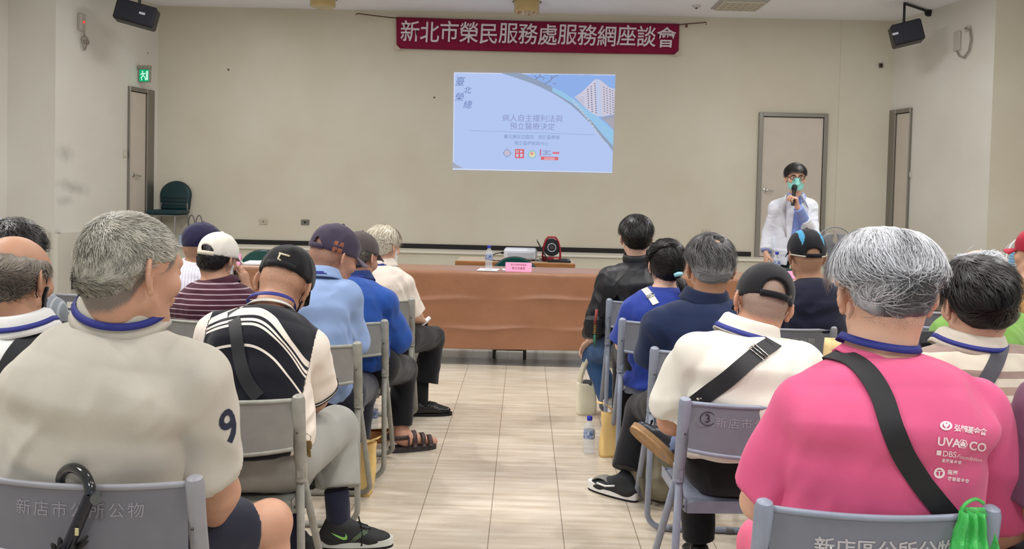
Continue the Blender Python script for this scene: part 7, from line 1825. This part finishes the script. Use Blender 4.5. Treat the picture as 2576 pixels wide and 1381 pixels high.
mb.build('rib_tip', rub, r, smooth='all')
mb = MB(); mb.box(at(193, 1338, 1.777)-bo, (.008, .002, .016), .0008); mb.build('label', mat('gold_label', (196, 186, 140), .3), r)

# ------------------------------------------------------------ bottles
capB = mat('blue_cap', (40, 52, 170), .4); labB = mat('blue_label', (44, 84, 150), .45, var=.5, vscale=60, vcol=(206, 216, 230))
def bottle(c, label, h=.20):
    r = thing('water_bottle', label, 'bottle', c, group='blue-capped water bottles'); k = h/.205
    pr = [(.005, .004), (.024, 0), (.030, .006), (.031, .02), (.029, .026), (.031, .032), (.031, .045), (.029, .050), (.031, .056), (.031, .07), (.029, .075), (.031, .08), (.031, .135), (.027, .155), (.017, .172), (.0125, .180), (.0125, .190)]
    MB().lathe([(a*k, b*k) for a, b in pr], (0, 0, 0), 20).build('body', glass_pet, r, smooth='all')
    MB().lathe([(.0130*k, .183*k), (.0150*k, .184*k), (.0150*k, .203*k), (.0135*k, .205*k), (.001, .205*k)], (0, 0, 0), 18).build('cap', capB, r, smooth=True)
    MB().lathe([(.0315*k, .085*k), (.0318*k, .086*k), (.0318*k, .130*k), (.0315*k, .131*k)], (0, 0, 0), 20, caps=False).build('label', labB, r, smooth='all')
    return r
q = atz(1481, 1140, 0); bottle(q, 'blue-capped water bottle standing on the aisle floor beside the kraft bag', .205)
bottle(atz(938, 1086, 0), 'blue-capped water bottle on the floor between the left chairs', .205)
bottle(atz(931, 1012, 0), 'water bottle on the floor farther back behind the left chairs', .205)
bottle(G3(at(1229, 690, 7.22)[0], 7.22, .766), 'water bottle on the copper tablecloth left of the pink name card', .205)
bottle(G3(at(1953, 690, 7.30)[0], 7.30, .766), 'water bottle on the table in front of the man in the white blazer', .205)

# ------------------------------------------------------------ bags on the floor
def soft_bag(name, label, c, w, dpt, h, m, rz=0, lean=(0, 0), top=1.0, parts=None, wob=.006, seed=1):
    r = thing(name, label, 'bag', c, rad(rz)); mb = MB(); n = 28; V = []; lv = 14
    for i in range(lv+1):
        v = i/lv; k = 1+.06*math.sin(v*math.pi)+(top-1)*v; kd = 1-.45*v*v
        for j in range(n):
            t = 2*math.pi*j/n; cx, cy = math.cos(t), math.sin(t); x = math.copysign(abs(cx)**.45, cx)*w/2*k; y = math.copysign(abs(cy)**.45, cy)*dpt/2*kd*k
            x += wob*math.sin(v*7+t*3+seed); y += wob*math.cos(v*5+t*2+seed*2); V.append((x+lean[0]*v*h, y+lean[1]*v*h, v*h+.004*math.sin(t*2+seed)*v))
    Fs = [(i*n+j, i*n+(j+1) % n, (i+1)*n+(j+1) % n, (i+1)*n+j) for i in range(lv) for j in range(n)]+[tuple(range(n))[::-1]]
    mb.add(V, Fs); o = mb.build('body', m, r, smooth='all'); sm = o.modifiers.new('thickness', 'SOLIDIFY'); sm.thickness = .0018; sm.offset = -1
    return r
cv = fabric('natural_canvas', (226, 220, 196)); kraft = mat('kraft_paper', (226, 192, 126), .75, var=.08, bump=.25, bscale=25); kraft2 = mat('brown_paper', (156, 104, 52), .8, var=.15, bump=.3, bscale=20); cream_paper = mat('cream_paper_bag', (236, 206, 150), .75, var=.06, bump=.3, bscale=22)
q = atz(1474, 1041, 0); r = soft_bag('tote_bag', 'natural canvas tote bag with long handles standing on the floor beside the blue jeans', q, .118, .085, .205, cv, rz=8, wob=.003)
for y in (-.02, .02):
    pth = smooth_path([(-.045, y, .17), (-.04, y, .25), (-.012, y, .335), (.022, y*1.2, .385), (.038, y, .33), (.042, y, .24), (.045, y, .17)], 5); nn = np.array([(0, -1.0, 0)]*len(pth)); V_, F_ = ribbon(np.array(pth), nn, .026, .002); mb = MB(); mb.add(V_, F_); mb.build('handle', cv, r, smooth='all')
mb = MB(); mb.box((.005, 0, .19), (.065, .05, .06), .01); tag(mb.build('folded_umbrella', fabric('grey_umbrella', (84, 86, 92)), smooth=True), 'folded grey umbrella sticking out of the canvas tote bag', 'umbrella').location = tuple(q)
q = atz(1532, 1146, 0); r = soft_bag('paper_bag', 'tall kraft paper bag with its top folded over, on the aisle floor beside a chair', q, .10, .07, .24, kraft, rz=12, lean=(-.02, 0), top=.75)
mb = MB(); mb.slab(lambda u, v: (.030-.10*v-.01*u, -.012+.05*(u-.5), .235+.045*math.sin(v*2.0)+.02*v), 4, 10, .002); mb.build('flap', kraft, r, smooth='all')
q = atz(915, 1243, 0); r = soft_bag('paper_bag', 'tall yellow kraft paper bag on the floor behind the left chair legs', q, .075, .07, .25, kraft, rz=-10, lean=(.08, 0), wob=.004, seed=4)
mb = MB(); mb.slab(lambda u, v: (.0+.08*v, -.02+.05*(u-.5), .245+.035*v), 4, 6, .002); mb.build('flap', kraft, r, smooth='all')
q = atz(940, 1108, 0); soft_bag('paper_bag', 'crumpled brown paper bag lying on the floor between the left chairs', q, .17, .10, .055, kraft2, rz=10, wob=.010, seed=6)
q = G3(at(2118, 900, 3.42)[0], 3.42, .455); soft_bag('paper_bag', 'cream paper bag showing between the dark navy T-shirt and the pink shirt', q, .13, .09, .435, cream_paper, rz=6, wob=.008, seed=9)
# khaki backpack under the chair
q = atz(1655, 1262, 0); r = thing('backpack', 'khaki backpack with webbing straps lying under the blue-grey chair', 'backpack', q)
kh = fabric('khaki_canvas', (146, 138, 118)); prs = [('u', el((0, .05, .13), (.13, .09, .14)), 0), ('u', el((.02, -.02, .09), (.09, .06, .075)), .03), ('i', lambda p_: -p_[:, 2]+.004, .01)]
V, Q = nets(prs, (-.18, -.12, -.02), (.18, .18, .32), .007); n = vnormals(V, Q); V = V+n*(folds(V, (.3, .2, 1), 18, 3, 5)*.006)[:, None]; bd = link('body', raw_mesh('body', V, Q, True), kh, r)
for sx, m_ in ((-1, mat('olive_webbing', (104, 98, 82), .7)), (1, mat('tan_webbing', (150, 132, 112), .7))):
    pth = smooth_path([(sx*.05, -.02, .25), (sx*.09, -.08, .18), (sx*.08, -.10, .08), (sx*.05, -.085, .012)], 5); V_, F_ = ribbon(np.array(pth), np.array([(0, -1.0, .2)]*len(pth)), .03, .004); mb = MB(); mb.add(V_, F_); mb.build('strap', m_, r, smooth='all')
# green plastic bag on the chair post
q = at(2440, 1300, 1.79); r = thing('plastic_bag', 'thin green plastic bag hung on the chair post behind the pink shirt', 'bag', q)
gp = mat('green_film', (84, 206, 104), .22, bump=.5, bscale=30, bdist=.02, alpha=.72)
def gb(u, v): a = (u-.5); return (a*(.05+.09*v)+.012*math.sin(v*9)*v, -.006-.030*math.sin(math.pi*u)*min(1, v*2)+.009*math.sin(u*19+v*6)-.004*math.sin(v*22), .012-.23*v)
mb = MB(); mb.slab(gb, 26, 22, .001); mb.build('front_film', gp, r, smooth='all')
mb = MB(); mb.slab(lambda u, v: (gb(u, v)[0]+.045*v+.01, .012+.02*math.sin(u*9+v*4)*v, gb(u, v)[2]+.004), 26, 22, .001); mb.build('back_film', gp, r, smooth='all')
mb = MB(); mb.tube(smooth_path([(-.02, 0, .0), (-.01, .005, .022), (.02, .02, .030), (.04, .025, .02)], 4), .004, 8); mb.build('handle', gp, r, smooth='all')
mb = MB(); mb.box((.03, .004, -.13), (.06, .02, .10), .006, rotm(0, 0, 20)); tag(mb.build('folded_leaflet', mat('leaflet_grey', (70, 92, 96), .5)), 'folded leaflet inside the green plastic bag', 'leaflet').location = tuple(q)
# keys
q = at(772, 1092, 2.72); r = thing('keys', 'bunch of keys hanging from the belt of the man in grey trousers', 'keys', q); km = mat('key_brass', (168, 146, 96), .3, metal=.9); ks = mat('key_steel', (176, 174, 170), .25, metal=1)
mb = MB(); mb.tube([(.013*math.cos(t), 0, -.012+.013*math.sin(t)) for t in np.linspace(0, 2*math.pi, 20)], .0015, 6); mb.build('ring', ks, r, smooth='all')
for k, (dx, ang, m_) in enumerate(((0, 0, km), (.008, 16, ks), (-.007, -14, km), (.002, 6, ks), (.006, -6, km))):
    R = rotm(0, 0, ang); mb = MB(); mb.box(R@np.array([dx, -.002*k, -.030]), (.018, .002, .020), .004, R); mb.box(R@np.array([dx, -.002*k, -.055]), (.007, .002, .034), .001, R); mb.build('key', m_, r)

# ------------------------------------------------------------ on the tables
pinkP = mat('pink_card', (248, 168, 208), .6); paper = mat('white_paper', (232, 232, 236), .6); ZT = .766
def name_card(px, w, label, lines, Y=7.16, h=.075):
    x = at(px, 690, Y)[0]; r = thing('name_card', label, 'card', (x, Y, ZT)); mb = MB(); V = [(-w/2, -.028, 0), (w/2, -.028, 0), (w/2, 0, h), (-w/2, 0, h), (-w/2, .028, 0), (w/2, .028, 0)]
    mb.add(V, [(0, 1, 2, 3), (3, 2, 5, 4)]); o = mb.build('card', pinkP, r); sm = o.modifiers.new('thickness', 'SOLIDIFY'); sm.thickness = .001
    for s_, sz, z in lines: lettering(s_, sz, mat('card_ink', (150, 72, 104), .7), r, lambda c, z=z: np.stack([c[:, 0], -.028+.028*(z+c[:, 1])/h-.0025, z+c[:, 1]], 1))
    return r
name_card(1304, .215, 'pink folded name card in the middle of the copper-clothed table', [('新北市榮民服務處', .016, .056), ('新北市處長', .022, .028)])
name_card(597, .06, 'pink card standing at the left end of the copper-clothed table', [], h=.09)
name_card(1985, .10, 'pink card on the table behind the dark navy T-shirt', [], h=.06)
def sheet(px, Y, w, d, rz, label, n=1, z0=ZT):
    x = at(px, 690, Y)[0]; mb = MB(); mb.box((0, 0, .001*n), (w, d, .002*n), .0005); o = mb.build('paper', paper); o.location = (x, Y, z0); o.rotation_euler = (0, 0, rad(rz)); tag(o, label, 'paper')
sheet(655, 7.30, .25, .30, 4, 'stack of white papers on the table beside the pink card at the left end', 6)
sheet(1228, 7.26, .17, .22, -5, 'white sheet lying on the table under the water bottle', 1, ZT-.001)
sheet(1278, 7.30, .10, .15, 8, 'white slip lying on the table behind the pink name card', 1)
sheet(700, 7.40, .22, .28, -6, 'white sheet on the table in front of the green chair at the left', 2)
# projector, reel and laptop on the desk
DZ = dz_+.002
x = at(1309, 650, 8.78)[0]; r = thing('projector', 'white projector on the low wooden desk', 'projector', (x, 8.78, DZ)); wh = mat('projector_white', (216, 220, 228), .35)
mb = MB(); mb.box((0, 0, .065), (.33, .27, .10), .018); mb.build('case', wh, r, smooth=True)
mb = MB(); mb.box((0, -.136, .055), (.26, .004, .05), .001); mb.build('vent_panel', mat('projector_vent', (176, 180, 190), .5), r)
mb = MB(); mb.lathe([(.01, .03), (.035, .028), (.04, 0)], (.09, .135, .07), 18, R=rotm(0, -90, 0)); mb.build('lens', mat('lens_dark', (20, 22, 30), .1), r, smooth=True)
for sx in (-1, 1): MB().lathe([(.012, 0), (.012, .018)], (sx*.13, -.09, 0), 10).build('foot', rub, r)
mb = MB(); mb.tube(smooth_path([(-.17, -.05, .07), (-.20, -.08, .072), (-.26, -.14, .06), (-.30, -.16, .02), (-.26, -.20, .004), (-.16, -.22, .004)], 5), .005, 8); mb.build('power_cable', rub, r, smooth='all')
mb = MB(); mb.box((-.178, -.05, .07), (.03, .025, .022), .004); mb.build('plug', rub, r)
x = at(1387, 650, 8.76)[0]; r = thing('cable_reel', 'red-framed cable reel with a black drum on the low wooden desk', 'cable reel', (x, 8.76, DZ)); rd = mat('reel_red', (150, 34, 44), .4); bk = mat('reel_black', (34, 32, 36), .5)
Ry_ = np.array([[1, 0, 0], [0, 0, 1], [0, -1, 0]], float)
mb = MB(); mb.lathe([(.02, -.05), (.085, -.048), (.085, -.04), (.06, -.035), (.06, .035), (.085, .04), (.085, .048), (.02, .05)], (0, 0, .135), 32, R=Ry_); dr = mb.build('drum', bk, r, smooth=True)
mb = MB(); mb.tube([(.040*math.cos(t), -.052, .135+.040*math.sin(t)) for t in np.linspace(0, 2*math.pi, 33)], .0055, 8); mb.build('ring', mat('reel_ring_grey', (176, 178, 184), .3), dr, smooth='all')
mb = MB(); mb.lathe([(.001, .006), (.02, .005), (.024, 0)], (0, -.05, .135), 16, R=np.array([[1, 0, 0], [0, 0, -1], [0, 1, 0]])); mb.build('hub', mat('reel_hub', (70, 60, 64), .5), dr, smooth=True)
mb = MB()
for k in range(10): t = 2*math.pi*k/10; mb.lathe([(.006, .002), (.006, 0)], (.064*math.cos(t), -.0485, .135+.064*math.sin(t)), 8, R=np.array([[1, 0, 0], [0, 0, -1], [0, 1, 0]]))
mb.build('socket_ring', mat('reel_hole', (16, 15, 16), .6), dr)
mb = MB()
for y in (-.056, .056): mb.tube(smooth_path([(-.088, y, .004), (-.086, y, .10), (-.066, y, .19), (-.045, y, .225), (-.03, y, .235), (.03, y, .235), (.045, y, .225), (.066, y, .19), (.086, y, .10), (.088, y, .004)], 4), .008, 8)
mb.tube([(-.04, -.056, .225), (-.04, .056, .225)], .007, 8); mb.tube([(.04, -.056, .225), (.04, .056, .225)], .007, 8); mb.box((0, 0, .02), (.18, .115, .04), .006); mb.build('frame', rd, r, smooth=True)
mb = MB(); mb.box((.045, -.0585, .022), (.05, .002, .022)); mb.build('label', mat('reel_label', (214, 150, 140), .5), r)
x = at(1405, 660, 8.70)[0]; r = thing('laptop', 'black laptop standing open and side-on beside the cable reel', 'laptop', (x, 8.70, DZ)); lp_ = mat('laptop_black', (28, 28, 32), .4)
mb = MB(); mb.box((0, 0, .010), (.23, .30, .018), .004); mb.build('base', lp_, r, smooth=True)
mb = MB(); mb.box((-.165, 0, .11), (.008, .32, .22), .003, rotm(0, 0, -30)); sc_ = mb.build('lid', lp_, r, smooth=True)
mb = MB(); mb.box((-.160, 0, .112), (.001, .30, .19), 0, rotm(0, 0, -30)); mb.build('screen', mat('laptop_screen', (60, 70, 90), .2), sc_)
mb = MB(); mb.box((.01, 0, .0195), (.15, .28, .002)); mb.build('keyboard', mat('keyboard_black', (18, 18, 20), .6), r)
mb = MB(); mb.tube(smooth_path([at(1352, 655, 8.7), at(1365, 662, 8.6), at(1385, 668, 8.56), at(1372, 658, 8.66), at(1358, 650, 8.78)], 5), .004, 8); o = mb.build('cable', rub); tag(o, 'black cable lying in loops between the projector and the laptop', 'cable')
# ------------------------------------------------------------ bag and box on the platform beside the dark green chair
q = G3(at(492, 590, 12.80)[0], 12.80, ZS); r = soft_bag('carrier_bag', 'grey plastic carrier bag with loop handles on the platform beside the dark green chair', q, .26, .18, .30, mat('grey_film', (158, 156, 160), .35, var=.15, vscale=10), wob=.012, top=.8, seed=3)
for sx in (-.05, .06): MB().tube(smooth_path([(sx-.05, -.03, .26), (sx-.035, -.03, .38), (sx, -.03, .43), (sx+.035, -.03, .38), (sx+.05, -.03, .26)], 5), .007, 8).build('handle', mat('dark_cord', (84, 82, 86), .6), r, smooth='all')
q = G3(at(464, 590, 12.66)[0], 12.66, ZS); r = thing('box', 'small pale blue box on the platform in front of the carrier bag', 'box', q); MB().box((0, 0, .075), (.12, .10, .15), .004).build('carton', mat('pale_blue_card', (176, 196, 220), .6), r); MB().box((0, 0, .151), (.122, .102, .006), .001).build('lid', mat('box_lid_grey', (120, 126, 140), .5), r)
# ------------------------------------------------------------ fans
def fan(px, py, Y, rd_, yaw, pitch, label, bladeM, hubM, cageM, base_z, blue):
    c = at(px, py, Y); r = thing('pedestal_fan', label, 'fan', (c[0], Y, base_z)); bo = loc0(r); R = rotm(yaw, pitch, 0); L = lambda x, y, z: c+R@np.array([x, y, z])-bo
    Rf = R@np.array([[1, 0, 0], [0, 0, -1], [0, 1, 0.0]])
    mb = MB(); mb.tube([L(rd_*math.cos(t), 0, rd_*math.sin(t)) for t in np.linspace(0, 2*math.pi, 49)], .006, 8); rim_ = mb.build('cage', cageM, r, smooth='all')
    mb = MB()
    for k in range(48):
        t = 2*math.pi*k/48; cs, sn = math.cos(t), math.sin(t)
        for s in (-1, 1): mb.tube([L(rd_*cs, 0, rd_*sn), L(rd_*.8*cs, s*.045, rd_*.8*sn), L(rd_*.3*cs, s*.06, rd_*.3*sn)], .0011, 4)
    for rr in (.55, .8): mb.tube([L(rd_*rr*math.cos(t), -.052, rd_*rr*math.sin(t)) for t in np.linspace(0, 2*math.pi, 33)], .0013, 4)
    mb.build('wires', cageM, rim_)
    mb = MB(); mb.lathe([(.001, .012), (rd_*.20, .010), (rd_*.27, .004), (rd_*.29, -.004)], L(0, -.066, 0), 28, R=Rf); hb = mb.build('front_disc', hubM, r, smooth=True)
    mb = MB(); mb.lathe([(.001, .004), (rd_*.15, .003), (rd_*.17, 0)], L(0, -.077, 0), 24, R=Rf); mb.build('badge', blue, hb, smooth=True)
    for k in range(3):
        t0 = 2*math.pi*k/3+.5
        def bl(u, v):
            a = t0+(u-.5)*1.5*(.45+.75*v); ra = rd_*(.16+.72*v*(1-.25*(2*u-1)**2)); return L(ra*math.cos(a), .012+.035*(u-.5), ra*math.sin(a))
        mb = MB(); mb.slab(bl, 10, 8, .003); mb.build('blade', bladeM, r, smooth='all')
    mb = MB(); mb.lathe([(.03, .0), (.05, .01), (.055, .09), (.03, .13)], L(0, .05, 0), 18, R=R@np.array([[1, 0, 0], [0, 0, 1], [0, -1, 0.0]])@np.diag([1, 1, 1])); mb.build('motor', cageM, r, smooth=True)
    h = c[2]-base_z; b0 = np.array([0, .06, 0])
    mb = MB(); mb.tube([b0+np.array([0, 0, h-.03]), b0+np.array([0, 0, .03])], .013, 10); mb.build('pole', mat('fan_pole', (160, 160, 164), .3, metal=.5), r, smooth=True)
    mb = MB(); mb.lathe([(.01, .035), (.04, .03), (.17, .012), (.18, 0)], b0, 28); mb.build('base', cageM, r, smooth=True)
    return r
fan(2099, 625, 8.4, .205, 168, 0, 'grey pedestal fan with a pale blue hub beside the man in the white blazer', mat('fan_blade_grey', (150, 150, 158), .3), mat('fan_hub_grey', (150, 156, 166), .4), mat('fan_grey', (140, 140, 146), .4), 0.0, mat('fan_badge_blue', (96, 166, 216), .3))
fan(2566, 660, 6.6, .18, 150, 0, 'white pedestal fan with pale blue blades at the right edge', mat('fan_blade_blue', (112, 170, 214), .3), mat('fan_hub_white', (206, 206, 208), .4), mat('fan_white', (216, 216, 218), .4), 0.0, mat('fan_badge_white', (226, 226, 226), .3))
# rolled paper in the white-haired man's hand
a, b_ = at(1058, 820, 5.40), at(1080, 800, 5.47); mb = MB(); mb.tube([a, b_], .013, 12); tag(mb.build('rolled_paper', paper, smooth=True), 'rolled white paper in the hand of the white-haired man', 'paper')
